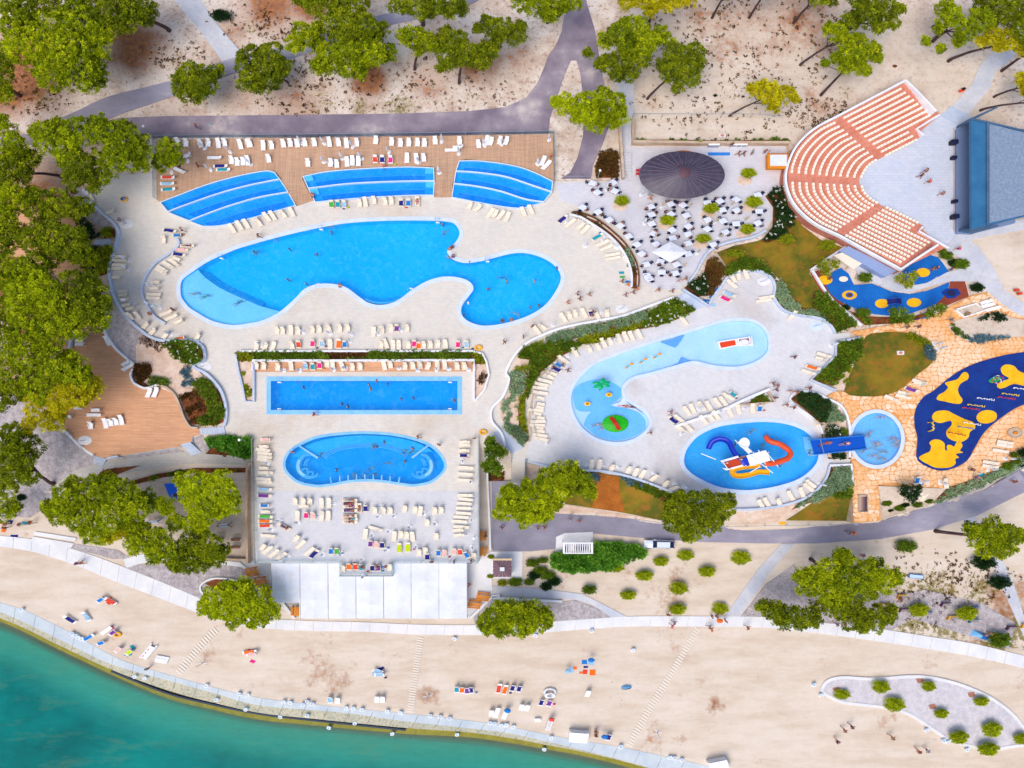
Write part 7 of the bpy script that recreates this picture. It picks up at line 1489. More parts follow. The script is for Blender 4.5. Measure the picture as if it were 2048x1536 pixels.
rq=[Vector((*P(a,b,zr),zr)) for a,b in [(986,1121),(1023,1121),(1023,1154),(986,1154)]];tp=sum(rq,Vector())/4+Vector((0,0,.35))
for i in range(4):
    A,B_=rq[i],rq[(i+1)%4]
    for j in range(4):
        a1=A.lerp(B_,j/4+.01);b1=A.lerp(B_,(j+1)/4-.01);a2=a1.lerp(tp,.9);b2=b1.lerp(tp,.9);mb=MB();mb.v=[tuple(v) for v in (a1,b1,b2,a2)]+[tuple(v-Vector((0,0,.05))) for v in (a1,b1,b2,a2)];mb.f=[(0,1,2,3),(7,6,5,4),(0,4,5,1),(1,5,6,2),(2,6,7,3),(3,7,4,0)];mb.build('roof_board','hutroof',hut)
mb=MB();mb.prism([(v.x*.96+tp.x*.04,v.y*.96+tp.y*.04) for v in rq],-3.0,zr-.06);mb.build('walls','wall_white',hut);mb=MB();mb.box(tp.x,tp.y,tp.z+.02,.6,.5,.12);mb.build('roof_vent','metal',hut)
mb=MB();pwall(mb,[(985,1119),(1024,1119)],zr-.2,zr+.05,.25);mb.build('roof_beam','tan_canvas',hut)
pg_=empty('pergola',(0,0,0),0,'white slatted pergola beside the juniper hedge','pergola');zp=-0.5
for i in range(13):
    x=1129+i*4.5;mb=MB();mb.prism([P(a,b,zp) for a,b in [(x-.9,1087),(x+.9,1087),(x+.9,1105.5),(x-.9,1105.5)]],zp-.1,zp);mb.build('slat','white',pg_)
for y in (1086,1106.5): mb=MB();mb.prism([P(a,b,zp) for a,b in [(1126,y-1),(1186,y-1),(1186,y+1),(1126,y+1)]],zp-.16,zp+.03);mb.build('beam','white',pg_)
for x in (1127,1185):
    mb=MB();mb.prism([P(a,b,zp) for a,b in [(x-1,1087.1),(x+1,1087.1),(x+1,1105.4),(x-1,1105.4)]],zp-.13,zp+.01);mb.build('side_beam','white',pg_)
    for y in (1087,1105): a=P(x,y,zp);mb=MB();mb.tube([(a[0],a[1],-3),(a[0],a[1],zp-.1)],.06,5);mb.build('post','white',pg_)
for k,(x,c) in enumerate(((1131,'V'),(1152,'N'),(1158,'N'),(1164,'N'),(1172,'N'))):
    r=empty('waste_bin',at(x,1096),0,'{} dark bin under the white pergola'.format(ORD[k+1] if k else 'purple leftmost').replace('purple leftmost dark','purple leftmost'),'bin','bins under the pergola');MB().box(0,0,.5,.42,.6,1.0).build('body',flat('bin_'+c,TW[c]),r);MB().box(0,0,1.03,.46,.64,.07).build('lid','navy',r)
# ================================================================== CAR
car=empty('parked_car',at(1317,1087.5),R_(-3),'white estate car parked at the roadside','car')
def section(yoff,pts): return pts
Lc=4.15;body=MB();pr_=[(-2.07,.42,.70),(-2.0,.62,.80),(-1.2,.86,.84),(-.6,.9,.86),(.6,.92,.86),(1.6,.94,.85),(2.0,.92,.80),(2.07,.6,.72)]
def cs_(x,zt,w2): return [(x,-w2,.28),(x,-w2*1.02,.55),(x,-w2*.94,zt*.92),(x,-w2*.6,zt),(x,0,zt+.02),(x,w2*.6,zt),(x,w2*.94,zt*.92),(x,w2*1.02,.55),(x,w2,.28)]
for x,zt,w2 in pr_: body.v += cs_(x,zt,w2)
m=9
for i in range(len(pr_)-1):
    for j in range(m-1): a=i*m+j;body.f.append((a,a+m,a+m+1,a+1))
    body.f.append((i*m,i*m+m-1,(i+1)*m+m-1,(i+1)*m))
body.f += [tuple(range(m)),tuple(range(len(body.v)-m,len(body.v)))[::-1]];carp=flat('car_paint',(214,222,236),0.25);body.build('body',carp,car,True)
cab=MB();cb=[(-.95,.84,.72),(-.45,1.36,.60),(.2,1.43,.62),(1.3,1.42,.62),(1.75,1.25,.60),(2.0,.88,.70)]
for x,zt,w2 in cb: cab.v += [(x,-w2-.08 if zt > 1 else -w2,.80),(x,-w2,zt-.04),(x,-w2*.8,zt),(x,w2*.8,zt),(x,w2,zt-.04),(x,w2+.08 if zt > 1 else w2,.80)]
for i in range(len(cb)-1):
    for j in range(5): a=i*6+j;cab.f.append((a,a+6,a+7,a+1))
cab.f += [tuple(range(6)),tuple(range(len(cab.v)-6,len(cab.v)))[::-1]];cab.build('glasshouse',flat('car_glass',(24,38,70),0.15),car)
rf_=MB();rf_.box(.42,0,1.445,1.75,1.14,.035);rf_.build('roof',carp,car)
for s in (-1,1):
    MB().box(.45,s*.6,1.475,1.8,.04,.04).build('roof_rail','black',car);MB().box(-1.98,s*.6,.70,.14,.34,.16).build('headlight','white',car);MB().box(2.03,s*.66,.72,.08,.26,.2).build('tail_light',flat('red_paint',(200,30,30)),car);MB().box(-.72,s*.98,.95,.14,.2,.14).build('mirror',carp,car)
    for x in (-1.3,1.25):
        wh=MB();wh.tube([(x,s*.72,.31),(x,s*.93,.31)],.31,16);w_=wh.build('tyre','tyre',car);h_=MB();h_.tube([(x,s*.925,.31),(x,s*.945,.31)],.19,12);h_.build('rim','metal',w_)
# ================================================================== SLIDE TOWER AND POOL TOYS
blue=flat('slide_navy',(28,56,190),.3);orange=flat('slide_orange',(226,84,40),.3);yellow=flat('slide_yellow',(244,178,20),.3);redm=flat('slide_red',(196,66,30),.35)
def trough(px,zs,r,mat,name,parent,closed=False,n=8):
    pl=cr(px,closed=False,n=5);m=len(pl);zz=np.interp(np.linspace(0,1,m),np.linspace(0,1,len(zs)),zs);pts=[Vector((*P(a,b,z),z)) for (a,b),z in zip(pl,zz)];mb=MB()
    if closed: mb.tube([tuple(p) for p in pts],r,12);return mb.build(name,mat,parent,True)
    for i,p in enumerate(pts):
        d=(pts[min(i+1,m-1)]-pts[max(i-1,0)]);d.z=0;d.normalize();s=Vector((-d.y,d.x,0))
        for rr in (r,r-0.07):
            for k in range(n+1): a=math.pi+math.pi*k/n;v=p+s*math.cos(a)*rr+Vector((0,0,math.sin(a)*rr*.8));mb.v.append(tuple(v))
    w_=2*(n+1)
    for i in range(m-1):
        for k in range(n):
            a=i*w_+k;mb.f.append((a,a+1,a+w_+1,a+w_));a += n+1;mb.f.append((a+1,a,a+w_,a+w_+1))
        for e in (0,n): a=i*w_+e;mb.f.append((a,a+w_,a+w_+n+1,a+n+1))
    return mb.build(name,mat,parent,True)
tw=empty('slide_tower',(0,0,0),0,'white water play tower with navy, orange and yellow slides','slide tower')
trough([(1417,898),(1420,890),(1427,882),(1442,878),(1457,884),(1464,898),(1472,910),(1480,916)],[.35,.6,.8,1.1,1.4,1.7,1.9,2.1],.36,blue,'navy_slide',tw)
o=trough([(1532,873),(1536,880),(1545,884),(1557,887),(1568,893),(1578,901),(1581,909),(1575,917),(1562,922),(1545,927),(1530,926)],[.45,.7,.9,1.2,1.5,1.7,1.9,2.1,2.3,2.4],.36,orange,'orange_tube_slide',tw,True)
for x,y,z in ((1545,884,.9),(1567,893,1.4),(1580,905,1.75),(1575,917,2.05),(1556,924,2.3)): a=P(x,y,z);mb=MB();mb.lathe([(.38,-.03),(.40,0),(.38,.03)],12,a[0],a[1],cz=z);mb.build('joint_ring',flat('ring_orange',(190,60,26)),tw)
trough([(1522,930),(1505,932),(1487,934),(1472,937),(1464,943),(1468,950),(1482,952),(1500,949),(1518,944),(1540,945)],[2.0,1.7,1.5,1.3,1.1,.9,.8,.65,.5,.35],.34,yellow,'yellow_slide',tw)
def deckq(px,z,mat,name,th=.08): mb=MB();mb.prism([P(a,b,z) for a,b in px],z-th,z);return mb.build(name,mat,tw)
deckq([(1447,925),(1477,916),(1484,931),(1454,938)],1.9,redm,'lower_platform');deckq([(1441,922),(1476,912),(1478,915),(1444,925)],2.05,'white','platform_frame');deckq([(1444,936),(1453,941),(1488,932),(1486,929),(1456,937)],2.06,'white','platform_frame')
deckq([(1478,914),(1492,911),(1498,927),(1486,931)],2.3,flat('deck_brown',(150,100,80)),'middle_platform');deckq([(1493,911),(1532,900),(1541,921),(1501,932)],2.7,'white','upper_roof')
deckq([(1474,884),(1482,882),(1505,903),(1497,908)],2.9,'cap_pale','bucket_beam');deckq([(1535,925),(1545,922),(1548,929),(1538,932)],2.2,flat('deck_red',(180,60,70)),'exit_platform')
for a,b in (((1432,919),(1402,907)),((1441,922),(1476,912)),((1444,921),(1457,940)),((1503,912),(1546,946)),((1530,901),(1556,933)),((1470,880),(1500,910)),((1517,900),(1534,935)),((1520,933),(1500,945))):
    mb=MB();mb.tube([(*P(*a,2.9),2.9),(*P(*b,2.4),2.4)],.06,6);mb.build('spray_beam','white',tw)
a=P(1489,886,3.4);mb=MB();mb.lathe([(.35,-.7),(.62,-.4),(.7,0),(.6,.02),(.5,-.3)],16,a[0],a[1],cz=3.4);mb.build('tipping_bucket','white',tw)
a=P(1492,924,2.5);mb=MB();mb.lathe([(.55,-.1),(.6,.05),(.3,.12)],14,a[0],a[1],cz=2.4);mb.build('blue_dish',blue,tw)
for x,y in ((1449,926),(1477,919),(1485,931),(1455,937),(1496,914),(1530,905),(1538,920),(1503,930),(1478,886),(1500,905)): a=P(x,y,1.2);mb=MB();mb.tube([(a[0],a[1],-.9),(a[0],a[1],2.8)],.07,6);mb.build('leg','white',tw)
for x,y,z in ((1420,890,.5),(1442,879,1.0),(1462,895,1.6),(1545,885,.8),(1578,903,1.6),(1562,922,2.1),(1470,945,1.0)): a=P(x,y,z*.5);mb=MB();mb.tube([(a[0],a[1],-.9),(a[0],a[1],z-.2)],.06,6);mb.build('slide_support','white',tw)
ws=empty('wide_slide',(0,0,0),0,'wide blue family slide running into the plunge pool','slide');sb_=flat('slide_blue',(14,84,190),.35)
A_,B1,C1,D1=[Vector((*P(a,b,z),z)) for a,b,z in ((1621,880,1.6),(1728,871,.35),(1732,897,.35),(1629,909,1.6))]
for (t0,t1,nm) in ((0,.17,'start_platform'),(.175,1,'slide_bed')):
    p=[A_.lerp(B1,t0),A_.lerp(B1,t1),D1.lerp(C1,t1),D1.lerp(C1,t0)];mb=MB();mb.v=[tuple(v) for v in p]+[tuple(v-Vector((0,0,.12))) for v in p];mb.f=[(3,2,1,0),(4,5,6,7),(0,1,5,4),(1,2,6,5),(2,3,7,6),(3,0,4,7)];mb.build(nm,sb_,ws)
for p,q in ((A_,B1),(D1,C1)): mb=MB();mb.tube([tuple(p+Vector((0,0,.12))),tuple(q+Vector((0,0,.12)))],.1,6);mb.build('side_rail',flat('slide_rail',(40,120,210),.35),ws)
mb=MB();e=A_.lerp(B1,.17);f=D1.lerp(C1,.17);mb.tube([tuple(e+Vector((0,0,.2))),tuple(f+Vector((0,0,.2)))],.05,6);mb.build('cross_rail','metal',ws)
for t_ in (.05,.4,.75):
    for p,q in ((A_,B1),(D1,C1)): v=p.lerp(q,t_);mb=MB();mb.tube([(v.x,v.y,-.6),(v.x,v.y,v.z-.1)],.08,6);mb.build('support','metal',ws)
# toddler pool toys
a=P(1203,768,1.6);r=empty('palm_spray',(a[0],a[1],-.4),0,'green palm shaped water spray in the toddler pool','water toy');gm=flat('toy_green',(10,170,110),.35)
mb=MB();mb.tube([(0,0,0),(.05,0,1.0),(0,0,1.9)],[.12,.09,.07],8);mb.build('stem',flat('toy_brown',(120,80,30)),r)
for k,ang in enumerate((75,20,-25,-100,165,215)):
    an_=R_(ang);mb=MB();d=Vector((math.cos(an_),math.sin(an_),0));s=Vector((-d.y,d.x,0))
    mb.grid(lambda u,v: tuple(Vector((0,0,2.0))+d*(1.35*u)+s*((v-.5)*.75*math.sin(math.pi*min(1,u*.92+.06)))+Vector((0,0,.25*math.sin(u*2.6)-.25*u-.1*abs(v-.5)*2))),8,4);n_=len(mb.v);fs=list(mb.f);mb.v += [(x,y,z-.03) for x,y,z in mb.v];mb.f += [tuple(j+n_ for j in f[::-1]) for f in fs];mb.build('frond',gm,r)
for x,y,lb in ((1217,790,'yellow flower spray on the right of the toddler pool'),(1174,808,'yellow flower spray on the left of the toddler pool')):
    a=at(x,y);r=empty('flower_spray',(a[0],a[1],-.4),0,lb,'water toy');MB().tube([(0,0,0),(0,0,.9)],.05,6).build('stem',gm,r)
    for k in range(8): an_=k*math.pi/4;mb=MB();mb.lathe([(.13,-.03),(.17,.0),(.1,.03)],8,.30*math.cos(an_),.30*math.sin(an_),cz=.92);mb.build('petal',flat('toy_yellow',(240,200,30)),r)
    MB().lathe([(.2,-.03),(.22,.03),(.1,.09)],10,cz=.94).build('centre',flat('toy_amber',(200,110,20)),r)
a=P(1231,847,0.1);r=empty('leaf_island',(a[0],a[1],0),0,'round green island with a red ramp in the toddler pool','water toy');mb=MB();mb.lathe([(1.76,-.45),(1.76,.0),(1.6,.1),(.4,.28)],32);mb.build('island',flat('toy_lime',(30,180,20),.4),r)
for k in range(16): an_=k*math.pi/8;MB().tube([(.35*math.cos(an_),.35*math.sin(an_),.29),(1.65*math.cos(an_),1.65*math.sin(an_),.09)],.025,4).build('vein',flat('toy_dark',(20,130,20)),r)
mb=MB();mb.grid(lambda u,v: (-.62+1.1*u+(v-.5)*.5,1.3-2.6*u+(v-.5)*.3,.20+.38*math.sin(math.pi*u)),8,2);n_=len(mb.v);fs=list(mb.f);mb.v += [(x,y,z-.05) for x,y,z in mb.v];mb.f += [tuple(j+n_ for j in f[::-1]) for f in fs];mb.build('ramp',flat('toy_red',(190,40,24),.4),r)
for k,(x,y) in enumerate(((1256,733),(1284,723),(1312,713))):
    a=at(x,y);r=empty('sprinkler_arm',(a[0],a[1],-.35),R_(58),'{} orange-tipped seesaw sprinkler in the toddler pool'.format(['left','middle','right'][k]),'water toy','seesaw sprinklers');mb=MB();mb.tube([(0,0,0),(0,0,.8),(.55,0,1.0)],.06,6);mb.tube([(0,0,.6),(-.45,-.1,.7)],.06,6);mb.build('arm',gm,r)
    for px_,s_ in ((.58,.26),(-.46,.2)): MB().lathe([(s_*.9,-.05),(s_,0),(s_*.5,.08)],10,px_,0,cz=1.02 if px_ > 0 else .75).build('cup',flat('toy_orange',(240,160,40)),r)
r=empty('play_raft',(0,0,0),0,'red and white rectangular climbing raft in the toddler pool','water toy')
def rq_(px,z0,z1,mat,nm): mb=MB();mb.prism([P(a,b,z1) for a,b in px],z0,z1);mb.build(nm,mat,r)
rq_([(1435,683),(1473,677),(1476,691),(1440,699)],-.4,.12,'white','frame');rq_([(1439,685),(1470,680),(1472,690),(1442,696)],.11,.16,flat('toy_red2',(220,64,24)),'red_pad')
rq_([(1474,677),(1500,673),(1506,691),(1477,692)],-.4,.10,'white','frame');rq_([(1478,679),(1499,676),(1502,688),(1480,690)],.09,.14,flat('toy_darkred',(170,40,40)),'red_pad')
a=P(1489,685,.3);mb=MB();mb.lathe([(.62,-.15),(.7,.0),(.5,.1),(.45,0)],18,a[0],a[1],1,.7,cz=.28);mb.build('tub','cap_pale',r)
for xx in (1498,1503): mb=MB();mb.tube([(*P(xx,672,.9),.9),(*P(xx+3,692,.9),.9)],.06,6);mb.build('hand_rail','white',r)
# playground spray creatures: wavy spine with ribs
def spiny(x,y,a,L_,mat,lb):
    r=empty('spray_fish',at(x,y,.06),R_(-a),lb,'water toy','wavy spray toys');n=14;m=L_/14.9
    pts=[((i/n-.5)*m,.10*math.sin(i*1.3),.95+.12*math.sin(i*.9)) for i in range(n+1)];MB().tube(pts,.06,5).build('spine',mat,r)
    for i in range(6,n+1,2): MB().tube([(pts[i][0],-.06-.012*i,.95),pts[i],(pts[i][0],.05+.012*i,.95)],.045,4).build('rib',mat,r)
    for s in (-.35,.3): MB().tube([(s*m,0,0),(s*m,0,.95)],.05,5).build('stand','metal',r)
    MB().lathe([(.12,-.05),(.14,.05),(.05,.12)],8,pts[0][0],0,cz=.95).build('head',mat,r)
wm,ym,rm_,bm_=MC['white'],flat('toy_yel2',(240,200,30)),flat('toy_red3',(200,36,30)),flat('toy_blu',(20,110,190))
for x,y,a,m_,lb in ((1963,799,15,wm,'white wavy spray toy in the middle of the splash playground'),(1944,812,15,ym,'yellow wavy spray toy in the middle of the splash playground'),(1934,818,15,rm_,'red wavy spray toy in the middle of the splash playground'),(2035,779,15,wm,'white wavy spray toy near the right edge'),(2012,790,15,ym,'yellow wavy spray toy near the right edge'),(2004,797,15,rm_,'red wavy spray toy near the right edge'),(1936,848,18,wm,'white wavy spray toy on the large yellow island'),(1925,856,18,bm_,'blue wavy spray toy on the large yellow island'),(1906,868,20,rm_,'red wavy spray toy on the large yellow island')): spiny(x,y,a,33,m_,lb)
for x,y,lb in ((1856,854,'yellow twisted spray post at the left of the splash playground'),):
    r=empty('spray_post',at(x,y,.06),0,lb,'water toy');MB().tube([(.0,.9,0),(.05,.9,1.2),(-.12,.6,1.25),(.12,.3,1.25),(-.12,0,1.25),(.1,-.3,1.25),(-.05,-.7,1.2),(0,-.9,0)],.11,6).build('pipe',ym,r)
a=at(1988,760);r=empty('spring_rider',(a[0],a[1],.1),0,'tangled red, blue and white play sculpture on a green pad','play sculpture')
for k,m_ in enumerate((rm_,bm_,wm)): MB().tube([(.9*math.cos(t+k*2)*(.6+.3*math.sin(2*t)),.8*math.sin(t+k*2),.7+.3*math.sin(3*t+k)) for t in np.linspace(0,5.6,16)],.06,5).build('hoop',m_,r)
MB().tube([(0,0,0),(0,0,.8)],.1,6).build('stem','metal',r)
a=at(1796,604);r=empty('play_bridge',(a[0]-.6,a[1],.1),0,'small blue humped play bridge between two yellow discs','play equipment');mb=MB();mb.grid(lambda u,v: ((u-.5)*1.9,(v-.5)*1.2,.1+.55*math.sin(math.pi*u)),10,2);n_=len(mb.v);fs=list(mb.f);mb.v += [(x,y,z-.05) for x,y,z in mb.v];mb.f += [tuple(j+n_ for j in f[::-1]) for f in fs];mb.build('deck',flat('bridge_navy',(20,30,110)),r)
for s in (-1,1): MB().tube([(x*1.0,s*.64,.2+.6*math.sin(math.pi*(x/1.9+.5))) for x in np.linspace(-.95,.95,8)],.07,5).build('side',flat('bridge_blue',(40,110,220)),r)
# blue sheet and equipment in the sand yard
a=[P(x,y,-1.6) for x,y in [(328,968),(365,963),(424,987),(341,999)]];r=empty('shade_sail',(0,0,0),0,'bright blue shade sail half hidden by the pine in the sand yard','shade sail');mb=MB();mb.prism(a,-1.64,-1.6);mb.build('sail',flat('sail_blue',(14,100,230)),r)
for x,y in a: mb=MB();mb.tube([(x,y,-3),(x,y,-1.5)],.05,5);mb.build('post','metal',r)
def swing(x,y,a,lb,m_):
    r=empty('playground_frame',at(x,y),a,lb,'play equipment');mb=MB()
    for s in (-1,1): mb.tube([(s*.8,-.5,0),(s*.8,0,1.3),(s*.8,.5,0)],.05,5)
    mb.tube([(-.9,0,1.3),(.9,0,1.3)],.05,5);mb.build('frame',m_,r);MB().box(-.3,0,.5,.35,.4,.05).build('seat','white',r);MB().box(.35,.05,.5,.35,.4,.05).build('seat','navy',r);MB().box(0,0,1.0,1.2,.7,.06).build('awning','cap_pale',r)
swing(286,1038,.5,'white climbing frame in the shade of the yard pines','white');swing(313,1043,.2,'blue play frame in the middle of the sand yard',bm_);swing(452,1050,.15,'black and white play frame at the right of the sand yard','black')
for x,y,lb in ((440,1077,'upper left brown bench in the corner of the sand yard'),(473,1079,'upper right brown bench in the corner of the sand yard'),(472,1094,'lower brown bench in the corner of the sand yard')):
    r=empty('park_bench',at(x,y),0,lb,'bench');
    for k in range(3): MB().box(0,-.15+.15*k,.44,1.2,.12,.04).build('plank',flat('bench_brown',(130,70,50)),r)
    MB().box(0,.3,.7,1.2,.05,.3).build('backrest',MC['bench_brown'],r);[MB().box(s*.5,0,.21,.06,.4,.42).build('leg','metal',r) for s in (-1,1)]
# framed sun seats on the weedy ground
FRM=[(1055,320,'purple','leftmost purple'),(900,285,'yellow','yellow, beside the big pine'),(1042,215,'yellow','yellow, topmost'),(1375,275,'purple','purple, right of the first bush'),(1425,378,'yellow','yellow, between two bushes'),(1592,400,'blue','teal, below the second bush'),(1235,345,'blue','blue, under the first bush'),(1880,455,'purple','purple, farthest right'),(1595,305,'blue','light blue, behind the second bush'),(1990,440,'yellow','yellow, cut by the right edge')]
FC={'purple':(84,40,80),'yellow':(226,170,30),'blue':(40,110,150)}
for x,y,c,d in FRM:
    p=C(16,x,y);r=empty('angled_bench',at(*p),R_(5),'{} angled bench frame on the weedy ground'.format(d),'bench','coloured angled benches');m_=flat('frame_'+c,FC[c])
    mb=MB();mb.box(-.35,.0,.3,.12,.9,.55,-.5);mb.build('end_panel',m_,r);mb=MB();mb.box(.25,.3,.45,1.3,.10,.4,-.05);mb.build('back_panel',m_,r)
    for k in range(3): MB().box(.2,-.05-.16*k+.1,.4,1.2,.13,.04,-.05).build('seat_slat',flat('slat_grey',(150,140,140)),r)
p=C(16,1160,62);r=empty('marquee_mat',at(*p),R_(-12),'pale blue framed lounger bed on the weedy slope','sunbed');MB().box(0,0,.3,2.0,.8,.08).build('frame',bm_,r);MB().box(0,0,.36,1.8,.62,.06).build('mattress',flat('pale_blue',(190,215,240)),r);[MB().box(sx*.9,sy*.35,.13,.06,.06,.27).build('leg','metal',r) for sx in (-1,1) for sy in (-1,1)]
p=C(16,1635,505);a=at(*p);r=empty('beach_tent',a,R_(-30),'pale blue pop-up tent with picnic things beside a bush','tent');mb=MB();mb.v=[(-.9,-.6,0),(.9,-.6,0),(.9,.6,0),(-.9,.6,0),(0,.1,1.0)];mb.f=[(0,1,4),(1,2,4),(2,3,4),(3,0,4),(3,2,1,0)];mb.build('canopy',flat('tent_blue',(120,185,235)),r);MB().box(1.2,-.3,.04,1.0,.9,.06).build('groundsheet',bm_,r)
# ================================================================== BEACH
# slatted walkways over the sand
def walk(cl,n,wpx,lb):
    r=empty('beach_walkway',(0,0,0),0,lb,'walkway');pts=[C(*p) for p in cl];pts=resample_px(pts,n+1)
    for i in range(n):
        a,b=Vector(at(*pts[i])),Vector(at(*pts[i+1]));c=(a+b)/2;d=(b-a).normalized();mb=MB();mb.box(0,0,0,wpx/14.6,(b-a).length*.60,.07);o=mb.build('plank',flat('sleeper',(226,216,202),.9),r);o.location=(c.x,c.y,c.z+.045);o.rotation_euler=(0,0,math.atan2(d.y,d.x)-math.pi/2+random.uniform(-.05,.05))
walk([(13,1665,470),(13,1520,620),(13,1370,810)],19,14,'left slatted walkway crossing the sand');walk([(14,1312,528),(14,1275,780),(14,1230,1112)],30,12.5,'middle slatted walkway crossing the sand')
walk([(15,1480,460),(15,1330,720),(15,1170,980),(15,1040,1200),(15,950,1370)],46,13,'right slatted walkway crossing the sand')
# concrete beach bollards
bb=MB();bb.lathe([(.26,0),(.26,.38),(.22,.42),(.14,.42),(.13,.3)],14);bb2=MB();bb2.box(0,.18,.36,.44,.3,.12);BM=[('drum',bb.mesh('drum','white')),('step',bb2.mesh('step',flat('pale_blue',(190,215,240))))]
def bollards(where,specs,z=None):
    L=[C(reg,int(m[1]),int(m[2])) for reg,txt in specs for m in re.finditer(r'(-?\d+),(-?\d+)',txt)]
    for p,q in zip(L,rank(L)):
        if z is None:
            iq=np.interp(p[0],[a for a,b in Q0px],[b for a,b in Q0px]);i1=np.interp(p[0],[a for a,b in Q1px],[b for a,b in Q1px])
            zz=-2.92 if iq-1 < p[1] < i1 else (-3.35 if p[1] >= i1 else -3.0);loc=(*P(*p,zz),zz) if p[1] > iq-1 else at(*p)
        else: loc=(*P(*p,z),z)
        r=empty('parasol_socket',loc,random.uniform(-.4,.4),'{} white parasol socket drum {}'.format(q,where).strip(),'socket','parasol sockets '+where);r.scale=(1.15,1.15,1.15);[obj(nm,me,r) for nm,me in BM]
bollards('at the left end of the quay',[(13,'180,318 565,500 595,515 615,530 640,540 1047,832 1122,843')]);bollards('along the middle of the quay',[(13,'1593,900 1842,963 1910,972 1670,1008 1895,1083'),(14,'265,1025 315,1030 412,1045 445,1022 485,1040 743,1070 798,1073 863,1083 1058,1095 1160,1107 445,1130')])
bollards('along the right of the quay',[(14,'1387,1130 1463,1137 1535,1150 1845,1185 1880,1190 1932,1203 1968,1203'),(15,'12,1200 65,1215 355,1298 888,1365 1265,1450 1297,1453 1355,1468')]);bollards('standing at the edge of the water',[(14,'238,1140 610,1222 810,1188 1097,1268 1592,1275'),(15,'300,1388')],-3.75)
bollards('alone on the open sand',[(15,'233,515 665,480 982,627'),(14,'1572,540')]);bollards('around the gravel island',[(16,'378,893 432,973 1240,1240 1370,1320 1400,1332 1550,1390 1697,1425')])
for k,(rg,x,y) in enumerate(((13,1555,730),(14,1362,985),(15,1168,1265))):
    p=C(rg,x,y);r=empty('beach_shower',at(*p),.3*k,'{} white cross-shaped beach shower in a ring of darker sand'.format(['left','middle','right'][k]),'shower','beach showers');MB().tube([(0,0,0),(0,0,2.2)],.06,6).build('post','cap_pale',r);MB().box(0,0,.03,1.3,.12,.06).build('foot_beam','cap_pale',r);MB().box(.1,.35,.03,.12,.9,.06).build('foot_beam','cap_pale',r);MB().tube([(0,0,2.15),(0,.4,2.2)],.03,5).build('spout','metal',r)
def boat(x,y,a,lb):
    r=empty('pedal_boat',at(x,y),R_(-a),lb,'boat')
    for s in (-1,1): mb=MB();mb.tube([(s*.42,-1.7,.15),(s*.42,-1.4,.12),(s*.42,1.3,.12),(s*.42,1.75,.3)],[.10,.19,.19,.05],8);mb.build('float','cap_pale',r)
    MB().box(0,-.1,.32,.8,2.6,.06).build('deck','white',r)
    for k in range(3): MB().box(-.18,-1.0+.7*k,.42,.12,.25,.12).build('seat_block',flat('toy_red3',(200,36,30)),r)
boat(C(13,1145,640)[0],C(13,1145,640)[1],40,'white catamaran pedal boat lying on the left of the beach')
r=empty('cargo_tray',at(*C(13,1247,700)),R_(-22),'pale grey and white square deck box on the sand by the left shower','deck box');MB().box(0,0,.12,1.75,1.35,.22).build('base','cap_pale',r);MB().box(-.15,-.25,.26,1.35,.75,.05).build('lid','white',r)
p=C(15,340,1190);r=empty('lifeguard_slide',at(*p),R_(-22),'tall white ladder slide with a red top at the beach edge','slide');
for s in (-1,1): MB().box(s*.28,0,.7,.08,2.3,.12).build('side_board','white',r)
for k in range(6): MB().box(0,-1.0+.4*k,.72,.5,.28,.05).build('step','cap_pale',r)
MB().box(0,1.15,1.0,.6,.5,.5).build('red_cap',flat('cap_red',(226,70,60)),r);[MB().box(sx*.26,sy*.9,.33,.07,.07,.66).build('leg','metal',r) for sx in (-1,1) for sy in (-1,1)]
for (rg,x,y,a,lb) in ((15,560,1285,10,'white sales stall with an open front at the beach edge'),(15,1632,1500,-25,'white stall with towels cut by the bottom edge')):
    p=C(rg,x,y);r=empty('beach_stall',at(*p),R_(-a),lb,'stall');MB().box(0,.2,.55,2.6,1.9,1.0).build('cabin','cap_pale',r);MB().box(0,-.2,1.15,2.3,1.3,.08).build('lower_roof','white',r);MB().box(0,.75,1.32,2.5,.7,.1).build('upper_roof','white',r)
    for k in range(4): MB().box(-.9+.6*k,-.78,.6,.5,.04,.7).build('shutter','white',r)
r=empty('cool_box',at(*C(15,250,1160)),.1,'small white box between the ring and the ladder slide','box');MB().box(0,0,.2,.75,.55,.4).build('body','cap_pale',r);MB().box(0,0,.43,.8,.6,.06).build('lid','white',r)
p=C(15,345,958);r=empty('inflatable_ring',at(*p),0,'large white circular inflatable lying on the beach','inflatable')
def torus(mb,R1,r1,z,n=24,m=8,sx=1,sy=1,cx=0,cy=0):
    b=len(mb.v)
    for i in range(n):
        for j in range(m): a=2*math.pi*i/n;c=2*math.pi*j/m;mb.v.append((cx+(R1+r1*math.cos(c))*math.cos(a)*sx,cy+(R1+r1*math.cos(c))*math.sin(a)*sy,z+r1*math.sin(c)))
    for i in range(n):
        for j in range(m): mb.f.append((b+i*m+j,b+((i+1)%n)*m+j,b+((i+1)%n)*m+(j+1)%m,b+i*m+(j+1)%m))
    return mb
torus(MB(),.72,.2,.2,cy=.2).build('outer_tube','cap_pale',r,True);torus(MB(),.5,.2,.45,sx=1.1,sy=.8,cy=-.35).build('inner_tube','white',r,True)
